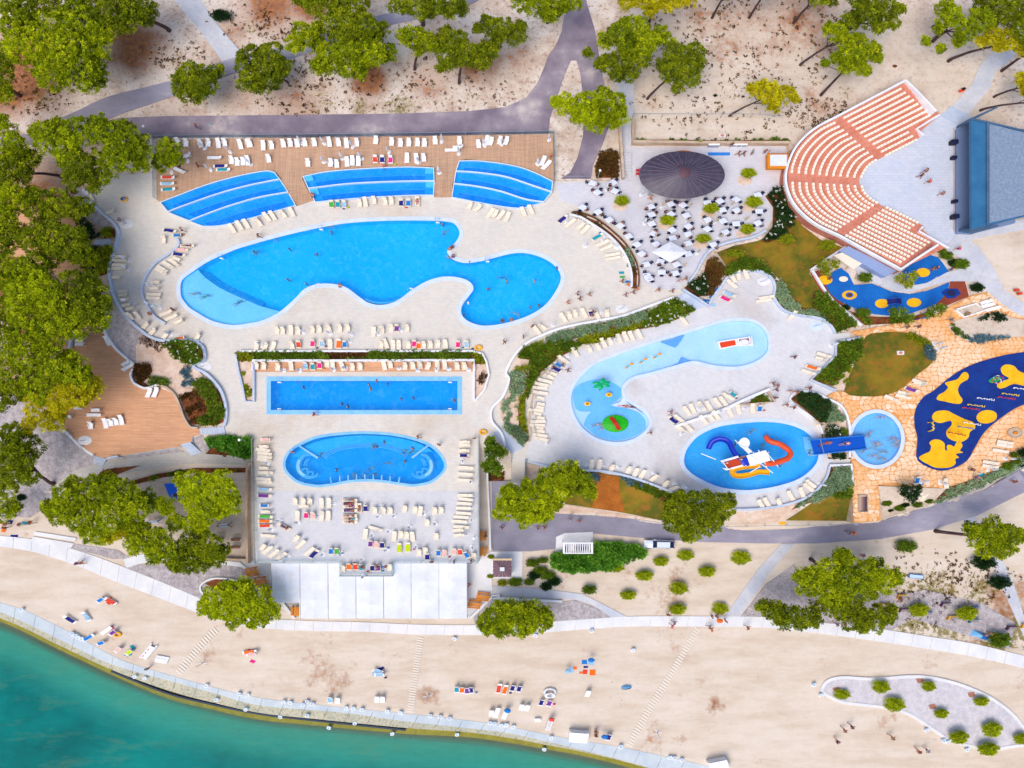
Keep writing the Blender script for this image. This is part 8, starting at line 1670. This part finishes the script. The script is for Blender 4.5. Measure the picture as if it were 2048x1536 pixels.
for (x,y,cc,lb,reg) in ((955,73,'ring_yellow','yellow inflatable ring near the left tiered pool',5),(1755,1212,'ring_yellow','yellow inflatable boat beside the bed south-east of the main pool',6),(905,508,'ring_yellow','yellow inflatable ring beside a lounger on the beach',13),(1790,400,'ring_yellow','yellow inflatable leaning at the gate top right of the terrace',10)):
    p=C(reg,x,y);r=empty('inflatable_ring',at(*p),0,lb,'inflatable');torus(MB(),.42,.16,.16,18).build('tube',flat('ring_yellow',(246,180,20)),r,True)
    if reg == 5: torus(MB(),.42,.165,.16,6,sx=.98).build('stripe',bm_,r)
r=empty('beach_tent',at(*C(15,932,916)),.2,'small half-dome blue beach tent standing alone','tent');mb=MB()
mb.grid(lambda u,v: (.72*math.cos(math.pi*u)*math.cos(v*1.5),.5*math.sin(math.pi*u)*math.cos(v*1.5)*.9,.62*math.sin(v*1.5)),12,6);mb.build('shell',flat('tent_blue',(120,185,235)),r);mb=MB();mb.grid(lambda u,v: (-.72*math.cos(math.pi*u)*v,-.42*math.sin(math.pi*u)*v,.05),10,3);mb.build('floor','navy',r)
# towels, bags and umbrellas in the sand
k_=0
for (x,y,c,a,lb) in ((655,690,'B',0,'round blue sunshade top of the blue camp'),(478,775,'L',0,'pale blue sunshade of the left camp'),(20,1075,'B',0,'blue sunshade beside the twin loungers'),(1632,392,'O',0,'orange sunshade on the promenade'),(757,1273,'B',0,'blue sunshade by the white stall')):
    r=empty('small_sunshade',at(*C(15,x,y)),0,lb,'sunshade');m_=flat('towel_'+c,TW[c],.9,.18,6);MB().lathe([(.46,1.2),(.34,1.32),(.05,1.4)],10).build('canopy',m_,r);MB().tube([(0,0,0),(0,0,1.5)],.02,5).build('pole','metal',r)
def loose(where,specs):
    for reg,x,y,a,c,sx,sy in specs:
        loc=at(*C(reg,x,y));mb=MB();ph=random.random()*6;mb.grid(lambda u,v: ((u-.5)*sx,(v-.5)*sy,.03+.015*math.sin(7*v+ph)+.012*math.sin(9*u)),5,8);n_=len(mb.v);fs=list(mb.f);mb.v += [(x_,y_,z_-.012) for x_,y_,z_ in mb.v];mb.f += [tuple(j+n_ for j in f[::-1]) for f in fs]
        o=mb.build('towel',flat('towel_'+c,TW[c],.9,.18,6));o.location=loc;o.rotation_euler=(0,0,R_(-a));L_.append((C(reg,x,y),o,TWN[c]))
    for (p,o,cn),q in zip(L_,rank([l[0] for l in L_])): tag(o,'{} {} towel spread {}'.format(q,cn,where).replace('  ',' ').strip(),'towel','loose towels')
for wh,sp_ in (('in the right beach camp',[(15,610,722,0,'B',.7,.8),(15,663,722,20,'L',.9,1.1),(15,620,760,0,'N',.6,.4),(15,615,797,5,'R',.6,.9),(15,585,803,0,'O',.5,.4),(15,672,802,0,'O',.8,1.1),(15,508,783,5,'L',.7,1.1),(15,537,768,0,'O',.5,.6)]),
                ('among the left beach loungers',[(13,845,235,40,'O',.4,.9),(13,835,268,60,'R',.7,.5),(13,858,460,60,'P',.6,.6),(13,758,595,60,'R',.5,.4),(13,1020,608,70,'T',.9,.5),(13,985,665,55,'T',.8,.9),(13,1935,637,100,'R',.6,1.2),(13,1940,717,40,'P',.7,.6)]),
                ('beside the middle beach loungers',[(14,1000,775,70,'N',.5,1.2),(14,985,815,90,'L',.7,1.6)]),
                ('by the cafe and its planter',[(7,745,322,50,'B',.5,1.0),(7,895,635,0,'T',.7,.5),(7,900,668,0,'G',.7,.4),(7,950,705,90,'B',.5,1.0)]),
                ('at the top corner of the toddler deck',[(7,1625,770,25,'B',.7,1.3),(7,1585,815,0,'B',.6,.8),(7,1545,855,20,'B',.9,.8),(7,1580,875,110,'L',.6,1.5)]),
                ('on the left paving of the beach path',[(9,75,1090,20,'N',.8,.8),(9,110,1200,90,'N',.6,1.0),(9,200,1100,100,'T',.5,1.3),(9,30,1155,20,'O',.6,.7)]),
                ('on the flagged area',[(12,1665,727,30,'T',.9,.8),(12,1620,750,60,'V',.5,1.0),(12,1460-250,800,0,'B',.5,.5),(8,1225,980,110,'B',.5,1.1),(8,1170,993,100,'N',.5,.9)])):
    L_=[];loose(wh,sp_)
# ================================================================== SMALL YARD AND SIGN PIECES
for (x,y,lb) in ((1903,288,'topmost black loudspeaker before the stage'),(1904,318,'second black loudspeaker before the stage'),(1906,405,'third black loudspeaker before the stage'),(1905,436,'lowest black loudspeaker before the stage')):
    r=empty('loudspeaker',at(x,y),0,lb,'loudspeaker','loudspeakers before the stage');s=1.0 if y in (288,436) else .75;MB().box(0,0,.5*s,.85*s,.8*s,1.0*s).build('cabinet','navy',r);MB().box(-.43*s,0,.5*s,.03,.7*s,.85*s).build('grille','black',r)
for (x,y,lb) in ((1413,82,'square white drain cover on the sand at the top'),(1444,272,'square beige drain cover above the patio wall'),(1800,706,'square beige drain cover on the oval lawn'),(28,256,'square grey drain cover left of the footpath')):
    r=empty('drain_cover',at(x,y,.08),0,lb,'drain cover');MB().box(0,0,.05,.95,.8,.12).build('frame','cap_pale',r);MB().lathe([(.28,.1),(.28,.14),(.2,.15)],16).build('lid','terracotta',r)
for (x,y,lb) in ((1789,133,'round brown manhole cover at the top right'),(421,249,'round manhole cover on the road above the deck'),(1712,1047,'round manhole cover at the road by the flagged ramp')):
    mb=MB();mb.lathe([(.33,0),(.33,.03),(.28,.05)],18);o=mb.build('manhole_cover','mulch' if x > 1780 else 'metal');o.location=at(x,y,.1);tag(o,lb,'manhole cover')
for (x,y,rr_,lb) in ((253,448,15,'pale sand ring with a shower west of the tiered pools'),(408,733,16,'pale ring with a shower near the hairpin bed'),(170,881,14,'round pale ring at the foot of the west wooden deck'),(1244,618,13,'pale ring with a shower below the cafe'),(1527,563,13,'pale sandy ring at the top of the toddler deck'),(1633,652,14,'spiral foot shower ring east of the toddler pool')):
    r=empty('shower_ring',at(x,y,.012),0,lb,'shower');s=rr_/14.9;mb=MB();mb.lathe([(s,0),(s,.02),(s*.97,.03)],28);mb.build('pad','concrete_slab' if x < 1600 else 'coping',r);MB().tube([(0,0,0),(0,0,2.1),(0,.3,2.2)],.04,6).build('pipe','metal',r);MB().box(-.3,0,.06,.5,.08,.06,.4).build('foot_valve','metal',r)
for (x,y,lb) in ((1946,581,'left red deck chair by the right-hand path'),(1952,588,'right red deck chair by the right-hand path')):
    x += 85;r=empty('deck_chair',at(x,y),R_(100),lb,'chair');MB().box(0,0,.35,.5,.7,.05).build('seat',flat('towel_R',TW['R']),r);MB().box(0,.4,.55,.5,.06,.45).build('backrest',flat('towel_R',TW['R']),r);[MB().box(s*.2,0,.17,.05,.6,.33).build('leg','navy',r) for s in (-1,1)]
r=empty('rocking_seat',at(1921,183),.8,'red seat at the edge of the top right path','seat');MB().box(0,0,.3,.9,.5,.1).build('seat',flat('towel_R',TW['R']),r);MB().box(.3,.1,.5,.4,.4,.3).build('cushion','black',r)
# pit with dark steps in the flagged ramp
r=empty('stair_pit',(0,0,0),0,'dark rectangular stair pit in the flagged ramp','pit')
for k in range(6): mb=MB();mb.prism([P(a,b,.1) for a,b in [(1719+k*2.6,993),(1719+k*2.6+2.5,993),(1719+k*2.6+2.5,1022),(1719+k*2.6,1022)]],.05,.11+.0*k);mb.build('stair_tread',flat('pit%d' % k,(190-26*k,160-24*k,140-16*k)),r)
mb=MB();pwall(mb,[(1718,991),(1736,991),(1736,1024),(1718,1024),(1718,991)],0,.35,.12);mb.build('kerb','stone_wall',r)
# planter frame with timber on the top right flagstones
r=empty('raised_planter',(0,0,0),0,'white framed raised sand planter on the top right flagstones','planter');mb=MB();pwall(mb,[(1912,619),(1953,607),(1972,620),(1930,634),(1912,619)],0,.45,.18);mb.build('frame','white',r)
mb=MB();mb.prism([P(a,b,.3) for a,b in [(1915,619),(1953,609),(1968,620),(1930,631)]],.05,.3);mb.build('sand','sand_yard',r)
r=empty('tree_basin',at(2029,866),0,'round stone tree basin with a stump at the right edge','basin');MB().lathe([(1.05,0),(1.05,.25),(.9,.25),(.88,.1)],24).build('rim','stone_wall',r);MB().lathe([(.3,.05),(.28,.35),(.1,.4)],12).build('stump','wood_orange',r)
for (x,y,lb) in ((1627,843,'upper yellow sign paddle by the shrub island'),(1631,849,'lower yellow sign paddle by the shrub island')):
    r=empty('paddle_sign',at(x,y),R_(10),lb,'sign');MB().box(0,0,.9,.55,.12,.25).build('paddle',yellow,r);MB().tube([(0,0,0),(0,0,.9)],.03,5).build('post','metal',r)
mb=MB();mb.lathe([(.5,0),(.5,.04),(.4,.06)],20);o=mb.build('hatch',flat('hatch_yellow',(240,180,40)));o.location=at(1564,1045,.05);tag(o,'round yellow hatch beside the wire fence of the road','hatch')
# lamp posts
for (x,y,lb) in ((308,272,'slim white lamp post at the left end of the road railing'),(495,881,'white lamp post at the left corner of the terrace'),(235,1340,'lamp') if False else (1195,358,'slim lamp post at the end of the service road gate'),(950,1072,'lamp post in the alley right of the terrace')):
    r=empty('lamp_post',at(x,y),0,lb,'lamp');MB().tube([(0,0,0),(0,0,3.2)],.05,6).build('post','metal',r);MB().lathe([(.16,-.05),(.18,.0),(.1,.06)],10,cz=3.25).build('lamp_head','white',r)
# ================================================================== PEOPLE
S_={'pelvis':(0,0,.93),'spine':(0,0,1.14),'chest':(0,0,1.34),'neck':(0,-.01,1.50),'head':(0,.01,1.58),'crown':(0,.0,1.70),
      'shL':(.17,0,1.42),'elL':(.25,-.02,1.15),'wrL':(.27,.06,.92),'shR':(-.17,0,1.42),'elR':(-.25,-.02,1.15),'wrR':(-.27,.06,.92),
      'hpL':(.09,0,.88),'knL':(.10,.02,.49),'anL':(.10,-.02,.08),'toL':(.11,.15,.03),'hpR':(-.09,0,.88),'knR':(-.10,.02,.49),'anR':(-.10,-.02,.08),'toR':(-.11,.15,.03)}
def pose(**k): d=dict(S_);d.update(k);return d
def lying(d): return {n: (x,z-.86,.13-y*.9) for n,(x,y,z) in d.items()}
POSES={
 'stand': pose(),'walk': pose(knL=(.10,.20,.52),anL=(.10,.28,.10),toL=(.11,.44,.08),knR=(-.10,-.05,.49),anR=(-.10,-.33,.13),toR=(-.11,-.20,.04),elL=(.24,-.16,1.17),wrL=(.24,-.05,.96),elR=(-.24,.14,1.17),wrR=(-.22,.32,1.05)),
 'reach': pose(elL=(.42,.12,1.36),wrL=(.60,.28,1.30),elR=(-.40,.05,1.28),wrR=(-.62,.12,1.22),knL=(.14,.08,.5),anL=(.2,.0,.08),toL=(.22,.16,.03)),
 'lie': lying(pose(elL=(.30,.0,1.17),wrL=(.34,.04,.93),elR=(-.30,0,1.17),wrR=(-.34,.04,.93),toL=(.13,.06,-.06),toR=(-.13,.06,-.06))),
 'lie2': lying(pose(elL=(.36,.02,1.52),wrL=(.16,.06,1.72),elR=(-.30,0,1.17),wrR=(-.34,.04,.93),knL=(.14,.30,.60),anL=(.12,.05,.30),toL=(.12,.02,.12),toR=(-.13,.06,-.06))),
 'lie3': lying(pose(elL=(.36,.02,1.52),wrL=(.16,.06,1.70),elR=(-.36,.02,1.52),wrR=(-.16,.06,1.70),toL=(.13,.0,-.06),toR=(-.13,.0,-.06))),
 'sit': pose(pelvis=(0,0,.48),spine=(0,-.03,.68),chest=(0,-.03,.88),neck=(0,0,1.04),head=(0,.03,1.12),crown=(0,.02,1.24),shL=(.17,-.02,.96),elL=(.23,.10,.72),wrL=(.15,.32,.62),shR=(-.17,-.02,.96),elR=(-.23,.10,.72),wrR=(-.15,.32,.62),hpL=(.09,.04,.46),knL=(.11,.44,.47),anL=(.11,.44,.08),toL=(.12,.60,.03),hpR=(-.09,.04,.46),knR=(-.11,.44,.47),anR=(-.11,.44,.08),toR=(-.12,.60,.03)),
 'swim': lying(pose(elL=(.34,.05,1.60),wrL=(.26,.10,1.92),elR=(-.36,.05,1.30),wrR=(-.42,.15,1.05),knL=(.16,-.1,.5),anL=(.26,-.1,.12),toL=(.28,-.1,0),knR=(-.16,0,.5),anR=(-.24,-.05,.12),toR=(-.26,-.05,0))),
}
RAD={'pelvis':.145,'spine':.125,'chest':.15,'neck':.055,'head':.095,'crown':.085,'shL':.065,'elL':.045,'wrL':.03,'hpL':.10,'knL':.06,'anL':.042,'toL':.03}
BN=[('pelvis','spine'),('spine','chest'),('chest','neck'),('neck','head'),('head','crown'),('chest','shL'),('shL','elL'),('elL','wrL'),('chest','shR'),('shR','elR'),('elR','wrR'),('pelvis','hpL'),('hpL','knL'),('knL','anL'),('anL','toL'),('pelvis','hpR'),('hpR','knR'),('knR','anR'),('anR','toR')]
skin_m=[flat('skin_a',(172,116,88),.6),flat('skin_b',(146,92,68),.6),flat('skin_c',(196,146,118),.6)]
hair_m=[flat('hair_dark',(40,26,20)),flat('hair_brown',(92,60,34)),flat('hair_fair',(190,150,90))]
def body_mesh(nm,J):
    names=list(J.keys());v=[Vector(J[n]) for n in names];rad=[RAD.get(n,RAD.get(n[:-1]+'L',.04)) for n in names];e=[(names.index(a),names.index(b)) for a,b in BN]
    for s in 'LR':                     # palm, four fingers and a thumb
        w0=Vector(J['wr'+s]);d=(w0-Vector(J['el'+s])).normalized();u=d.cross(Vector((0,0,1)));u=u.normalized() if u.length > .1 else Vector((1,0,0))
        ip=len(v);v.append(w0+d*.07);rad.append(.030);e.append((names.index('wr'+s),ip))
        for k,ln in enumerate((.060,.072,.068,.052)):
            b=v[ip]+u*(.027*(k-1.5));i0=len(v);v.append(b+d*.02);rad.append(.0095);e.append((ip,i0));v.append(b+d*(.02+ln*.5));rad.append(.009);e.append((i0,i0+1));v.append(b+d*(.02+ln*.9)-Vector((0,0,.012)));rad.append(.007);e.append((i0+1,i0+2))
        i0=len(v);v.append(w0+d*.03+u*.04);rad.append(.011);e.append((names.index('wr'+s),i0));v.append(w0+d*.065+u*.06);rad.append(.009);e.append((i0,i0+1))
    hd=(Vector(J['crown'])-Vector(J['head'])).normalized();f=Vector((0,1,0)) if abs(hd.y) < .7 else Vector((0,0,1))
    i0=len(v);v.append(Vector(J['head'])+f*.10);rad.append(.018);e.append((names.index('head'),i0))      # nose
    me=bpy.data.meshes.new(nm);me.from_pydata([tuple(p) for p in v],e,[]);o=bpy.data.objects.new(nm,me);COL.objects.link(o)
    o.modifiers.new('s','SKIN');lay=me.skin_vertices[0].data
    for i,r in enumerate(rad): lay[i].radius=(r,r*(.78 if names[i] in ('pelvis','spine','chest') else 1) if i < len(names) else r);
    lay[names.index('pelvis')].use_root=True;sb2=o.modifiers.new('d','SUBSURF');sb2.levels=1
    dg=bpy.context.evaluated_depsgraph_get();m2=bpy.data.meshes.new_from_object(o.evaluated_get(dg));bpy.data.objects.remove(o);m2.name=nm;m2.polygons.foreach_set('use_smooth',[True]*len(m2.polygons));m2.materials.clear();m2.materials.append(skin_m[0]);return m2
def near(J,P_):
    best=(9,None,0)
    for a,b in BN:
        A=Vector(J[a]);B_=Vector(J[b]);ab=B_-A;t_=max(0,min(1,(P_-A).dot(ab)/ab.length_squared));d=(A+ab*t_-P_).length
        if d < best[0]: best=(d,(a,b),t_)
    return best[1],best[2]
def cover(me,J,test,grow,nm):
    keep=set()
    for v in me.vertices:
        b,t_=near(J,v.co)
        if test(b,t_,v.co): keep.add(v.index)
    idx={};vs=[];fs=[]
    for p in me.polygons:
        if all(i in keep for i in p.vertices):
            f=[]
            for i in p.vertices:
                if i not in idx: idx[i]=len(vs);v=me.vertices[i];vs.append(tuple(v.co+v.normal*grow))
                f.append(idx[i])
            fs.append(f)
    m=bpy.data.meshes.new(nm);m.from_pydata(vs,[],fs);m.materials.append(MC['white']);m.polygons.foreach_set('use_smooth',[True]*len(fs));return m
PM={}
for k,J in POSES.items():
    b=body_mesh('body_'+k,J);hv=(Vector(J['crown'])-Vector(J['head'])).normalized();ff=Vector((0,1,0)) if abs(hv.y) < .7 else Vector((0,0,1));hc=Vector(J['head'])
    trunks=cover(b,J,lambda bb,t_,c: bb in (('pelvis','hpL'),('pelvis','hpR')) or (bb == ('pelvis','spine') and t_ < .35) or (bb[0] in ('hpL','hpR') and t_ < .42),.014,'trunks')
    suit=cover(b,J,lambda bb,t_,c: bb in (('pelvis','hpL'),('pelvis','hpR'),('pelvis','spine'),('spine','chest')) or (bb == ('chest','neck') and t_ < .3),.014,'swimsuit')
    shirt=cover(b,J,lambda bb,t_,c: bb in (('pelvis','spine'),('spine','chest'),('chest','shL'),('chest','shR')) or (bb == ('chest','neck') and t_ < .5) or (bb[0] in ('shL','shR') and t_ < .6),.018,'shirt')
    hair=cover(b,J,lambda bb,t_,c: bb[0] in ('head','neck') and ((c-hc).dot(ff) < .03 or (c-hc).dot(hv) > .09) and (c-hc).dot(hv) > -.05,.016,'hair')
    PM[k]=(b,trunks,suit,shirt,hair)
def person(loc,a,ps,c,label,i,small=1.0,cat='person'):
    b,tr_,su,sh_,ha=PM[ps];o=obj('person',b);o.location=loc;o.rotation_euler=(0,0,R_(-a));s=random.uniform(.94,1.05)*small;o.scale=(s,s,s)
    o.material_slots[0].link='OBJECT';o.material_slots[0].material=skin_m[i % 3];m_=flat('towel_'+c,TW[c],.9,.18,6)
    top=i % 3;parts=[('hair',ha,hair_m[(i*7) % 3])]
    if top == 0: parts.append(('swim_trunks',tr_,m_))
    elif top == 1: parts.append(('swimsuit',su,m_))
    else: parts += [('shorts',tr_,MC['navy']),('shirt',sh_,m_)]
    if ps in ('swim',) and top == 2: parts=parts[:1]+[('swim_trunks',tr_,m_)];top=0
    for nm,me,mm in parts:
        q=obj(nm,me,o);q.material_slots[0].link='OBJECT';q.material_slots[0].material=mm
    tag(o,label.replace('@',['{} swim trunks','{} swimsuit','{} shirt'][top].format(TWN[c])),cat,'people at the pools and beach');return o
npn=0
for (x,y,dz,a,ps,c,wh,onl) in PEOPLE:
    person(at(x,y,dz),a,ps,c,'person in @ '+wh,npn,.95);npn += 1
def crowd(where,verb,specs,dz=0.0,z=None):
    """text tokens x,y,heading+pose letter+colour"""
    global npn
    PL={'s':'stand','w':'walk','r':'reach','l':'lie','m':'lie2','i':'sit','v':'swim'};L=[]
    for reg,txt in specs:
        for m in re.finditer(r'(-?\d+),(-?\d+),(-?\d+)([a-z])([A-Z])',txt): L.append((C(reg,int(m[1]),int(m[2])),int(m[3]),PL[m[4]],m[5]))
    for (p,a,ps,c),q in zip(L,rank([l[0] for l in L])):
        zz=z
        if z is not None and ps == 'swim':
            if z in (-.13,) and (int(p[0])+int(p[1])) % 3: ps='stand';zz=-1.34 if 'massage' not in where else -1.25
            else: zz=-.34 if z == -.13 else -.25
        loc=(*P(p[0],p[1],zz),zz) if z is not None else at(p[0],p[1],dz)
        lb='person in @ {} {}, {}'.format(verb,where,q).rstrip(', ');person(loc,a,ps,c,lb,npn);npn += 1
crowd('the left part of the main pool','swimming in',[(6,'210,378,30vN 50,492,80vN 322,472,60vO 525,510,160vN 640,342,95vN 312,705,20vN 447,733,60vN 605,283,90vR'),(5,'1970,490,30vN')],z=-.13)
crowd('the shallow end of the main pool','bathing in',[(5,'1497,800,80vO 1575,822,70vG 1830,870,60vN')],z=-.15)
crowd('the right part of the main pool','swimming in',[(6,'1483,285,20vN 1490,340,30vN 1930,675,90vN 1970,717,60vG 1832,775,0vN 1645,972,90vN 1525,533,40vL 1690,572,90vL'),(7,'395,617,70vN 222,715,80vL 190,912,60vN 258,902,60vR 75,950,110vK')],z=-.13)
crowd('the rim of the main pool','sitting on',[(6,'1545,455,270iK 1560,440,250iN 1565,512,250iN 693,728,180iK 1940,1015,340iN'),(7,'50,1005,340iR')],dz=-.35)
crowd('the lap pool','swimming in',[(6,'390,1465,10vN'),(10,'430,62,80vK 925,43,60vN 985,12,90vN 1065,37,80vN 937,75,90vR 1170,150,80vL 1263,143,60vN 1570,150,90vR 1575,165,60vN 720,190,90vN 765,210,80vN')],z=-.13)
crowd('the massage pool','bathing in',[(10,'1040,480,70vN 950,515,0vN 978,515,0vN 1183,557,40vN 1230,560,60vN 1255,527,30vR 1197,625,110vL 1048,638,90vR 677,690,80vN 920,685,60vN 797,738,10vR 862,742,60vN 968,722,0vN 540,583,30vN')],z=-.13)
crowd('the deck of the terrace','standing on',[(10,'337,553,200sO 1297,438,90wK 1455,498,0sN 505,265,90wR 1725,450,0sR 2,2,0sN')[:1] and (10,'337,553,200sO 1297,438,90wK 1455,498,30sN 505,265,90wR 1725,450,0sR 300,1130,120sR 1700,1385,90wN 1400,1390,0sN 1570,1388,90sN')])
crowd('the plunge pool','splashing in',[(12,'888,287,90vN 803,417,40vN 758,432,80vN 850,487,90vN 857,513,60vT 978,450,80vR 1000,483,60vT 1022,505,60vR 903,553,90vT 830,585,80vB 888,607,90vT 760,543,60vV')],z=-.1)
crowd('the wide blue slide','sliding down',[(12,'620,490,80lK 480,485,80lR 410,512,60lN')],z=1.25)
crowd('the slide pool','playing in',[(11,'1885,397,60vN 1975,515,20vL 1760,500,40vN'),(12,'120,660,60vN 345,560,20vN')],z=-.1)
crowd('the toddler pool','playing in',[(11,'700,345,80vK 745,365,40vN 910,198,90lR 965,208,90lN')],z=-.1)
crowd('the toddler deck','walking across',[(11,'1265,250,90wV 1108,407,60wL'),(8,'215,1290,90wN 55,1490,90wN 85,1507,60wK 330,1525,90wR'),(12,'80,80,60wN 155,195,60wN 210,215,90wR 185,90,80wK 235,97,90wK 75,140,20sN')])
crowd('the paving below the cafe','walking across',[(7,'555,807,90wV 645,810,90wK 572,845,90wB 480,873,80wO 920,815,90wB 980,795,90wR 1010,767,80wO 1170,778,60wV 1275,785,80wK 1330,705,60wK 1378,693,60wT 895,710,90wO 940,735,80wO')])
crowd('the long wall south-east of the main pool','standing near',[(7,'140,1135,90sB 210,1055,330sO 680,945,20sN 660,972,60sR 480,1390,90wR 360,1372,100wN 440,1350,100wB'),(6,'1955,1175,30wR')])
crowd('the west paving of the main pool','standing on',[(5,'1415,318,90wK 1175,960,110sO 1345,925,50sN 945,245,100wN 1375,345,90lB'),(6,'80,365,90wK')])
crowd('the curb of the middle tiered pool','sitting on',[(2,'1040,1290,180iR'),(6,'490,45,180iK')],dz=.1)
crowd('the upper wooden deck','walking on',[(1,'1540,1287,60wN'),(3,'350,1215,160sO')])
crowd('the road above the wooden deck','walking along',[(1,'1530,992,90wB')],dz=.1)
crowd('the top of the cafe patio','standing at',[(3,'1730,1130,0sN 1485,1110,0sG 1780,1198,90wR 1820,1198,90wV 1885,1190,90sT 1985,1180,0sB'),(4,'170,1345,90sN')])
crowd('the cafe below the pavilion','walking through',[(7,'1110,75,90wO')])
crowd('the stage court','walking across',[(4,'1215,1330,60wN 1180,1368,90wN 1240,1412,60wR 1343,1502,60wR')])
crowd('the toddler playground','playing on',[(8,'485,688,90sV 1300,610,90wN 1270,618,90wB 1410,620,100sB 1465,463,60wP')])
crowd('the flagged paths','walking on',[(8,'1075,1062,90wN 1160,1057,90wV 1410,1005,90wT 1530,960,60sG'),(12,'1565,687,60sN 1600,745,60sV')])
crowd('the service road','strolling on',[(11,'250,1133,90wY 300,1128,80wL 493,1070,60wL 565,1080,60wK'),(12,'625,1165,100wL 665,1170,100wO 1885,778,100wR'),(10,'1935,1127,60wL')],dz=.1)
crowd('the promenade','walking along',[(9,'620,1400,110wV 655,1395,110wR'),(15,'1287,408,100wL 1272,435,100wP 1245,348,0sN 1555,440,80wL 1572,462,80wO 1680,395,60sT 1845,445,100wR 1575,360,90sN 1612,362,90sN'),(16,'535,420,100wB 600,418,90sN')],dz=.1)
crowd('the left beach','walking on',[(13,'845,715,60wP 880,700,60wV 1155,760,0sT')])
crowd('the sand left of the gravel island','walking on',[(16,'595,1228,120wR 650,1200,120wN 540,1312,140wN 957,1283,110wY 1160,1388,130wO 1225,1382,110wL')])
crowd('the sand at the water side','standing on',[(15,'695,1240,0sN 693,1265,0sN')])
crowd('the gravel below the big pine','sitting on',[(16,'320,205,0sN 835,195,60iO 1022,235,60iO 1660,500,90sN 1705,490,60sG')])
crowd('the paving left of the big pine by the yard','standing on',[(9,'5,1095,90sO 75,1100,90sO 185,1105,90wL 265,1090,90wO 145,1035,60sT 70,1130,60wT')])
crowd('the alley right of the terrace','standing in',[(10,'1810,1195,0sN'),(14,'1685,118,90wR')])
crowd('the middle of the weedy slope','resting on',[(12,'735,1340,110sP 720,1385,60sK')])
# guests at the cafe
zc={}
pick=[o for i,o in enumerate(OCC) if (i*7) % 3 == 0 and not (('right part' in o[4]) and i % 2)]
for (cx,cy,cz,b,lbt,side) in pick:
    person((cx-math.sin(b)*.0,cy,cz+.01),-math.degrees(b),'sit',random.choice('RNLKVNNOB'),'guest in @, {} of {}'.format(side,lbt),npn,.97);npn += 1
for k,(x,y) in enumerate(((800,1435),(870,1430),(945,1450),(985,1425),(1010,1440))):
    p=C(10,x,y);person(at(*p),20*k,'stand' if k % 2 else 'lie3','NRVTB'[k],'person in @ on the projecting balcony, {} from the left'.format(ORD[k+1]),npn);npn += 1
print('people',npn)
# ---- bring the furniture to the same ground plan
S_M=Matrix.Diagonal((1,SQY,1,1));cache={}
def bake(o,M):
    if o.type == 'MESH':
        key=(o.data.name,tuple(round(v,2) for r in M for v in r))
        if key not in cache: me=o.data.copy();me.transform(M);me.update();cache[key]=me
        sl=[(s.link,s.material) for s in o.material_slots];o.data=cache[key]
        for s,(lk,mt) in zip(o.material_slots,sl):
            if lk == 'OBJECT': s.link='OBJECT';s.material=mt
def squash(o):
    ra=round(o.rotation_euler.z/R_(3))*R_(3);rt=math.atan2(SQY*math.sin(ra),math.cos(ra));M=S_M @ Matrix.Rotation(rt,4,'Z') @ Matrix.Diagonal((*[round(v,1) if abs(v-1) > .06 else 1 for v in o.scale],1))
    def rec(q,A):
        bake(q,A)
        for ch in list(q.children): rec(ch,A @ Matrix.LocRotScale(ch.location,ch.rotation_euler,ch.scale))
        for ch in q.children: ch.location=(0,0,0);ch.rotation_euler=(0,0,0);ch.scale=(1,1,1)
    rec(o,M);o.rotation_euler=(0,0,0);o.scale=(1,1,1)
for o in list(COL.objects):
    c=o.get('category')
    if o.parent or not c or o.location.length < 1e-6 or c in ('tree','railing','bush','steps','lamp'): continue
    if c in ('parasol','socket','tree ring','manhole cover'): o.scale.y *= SQY;continue
    if c == 'person' and not any(k in o.data.name for k in ('lie','swim','reach')): continue
    squash(o)
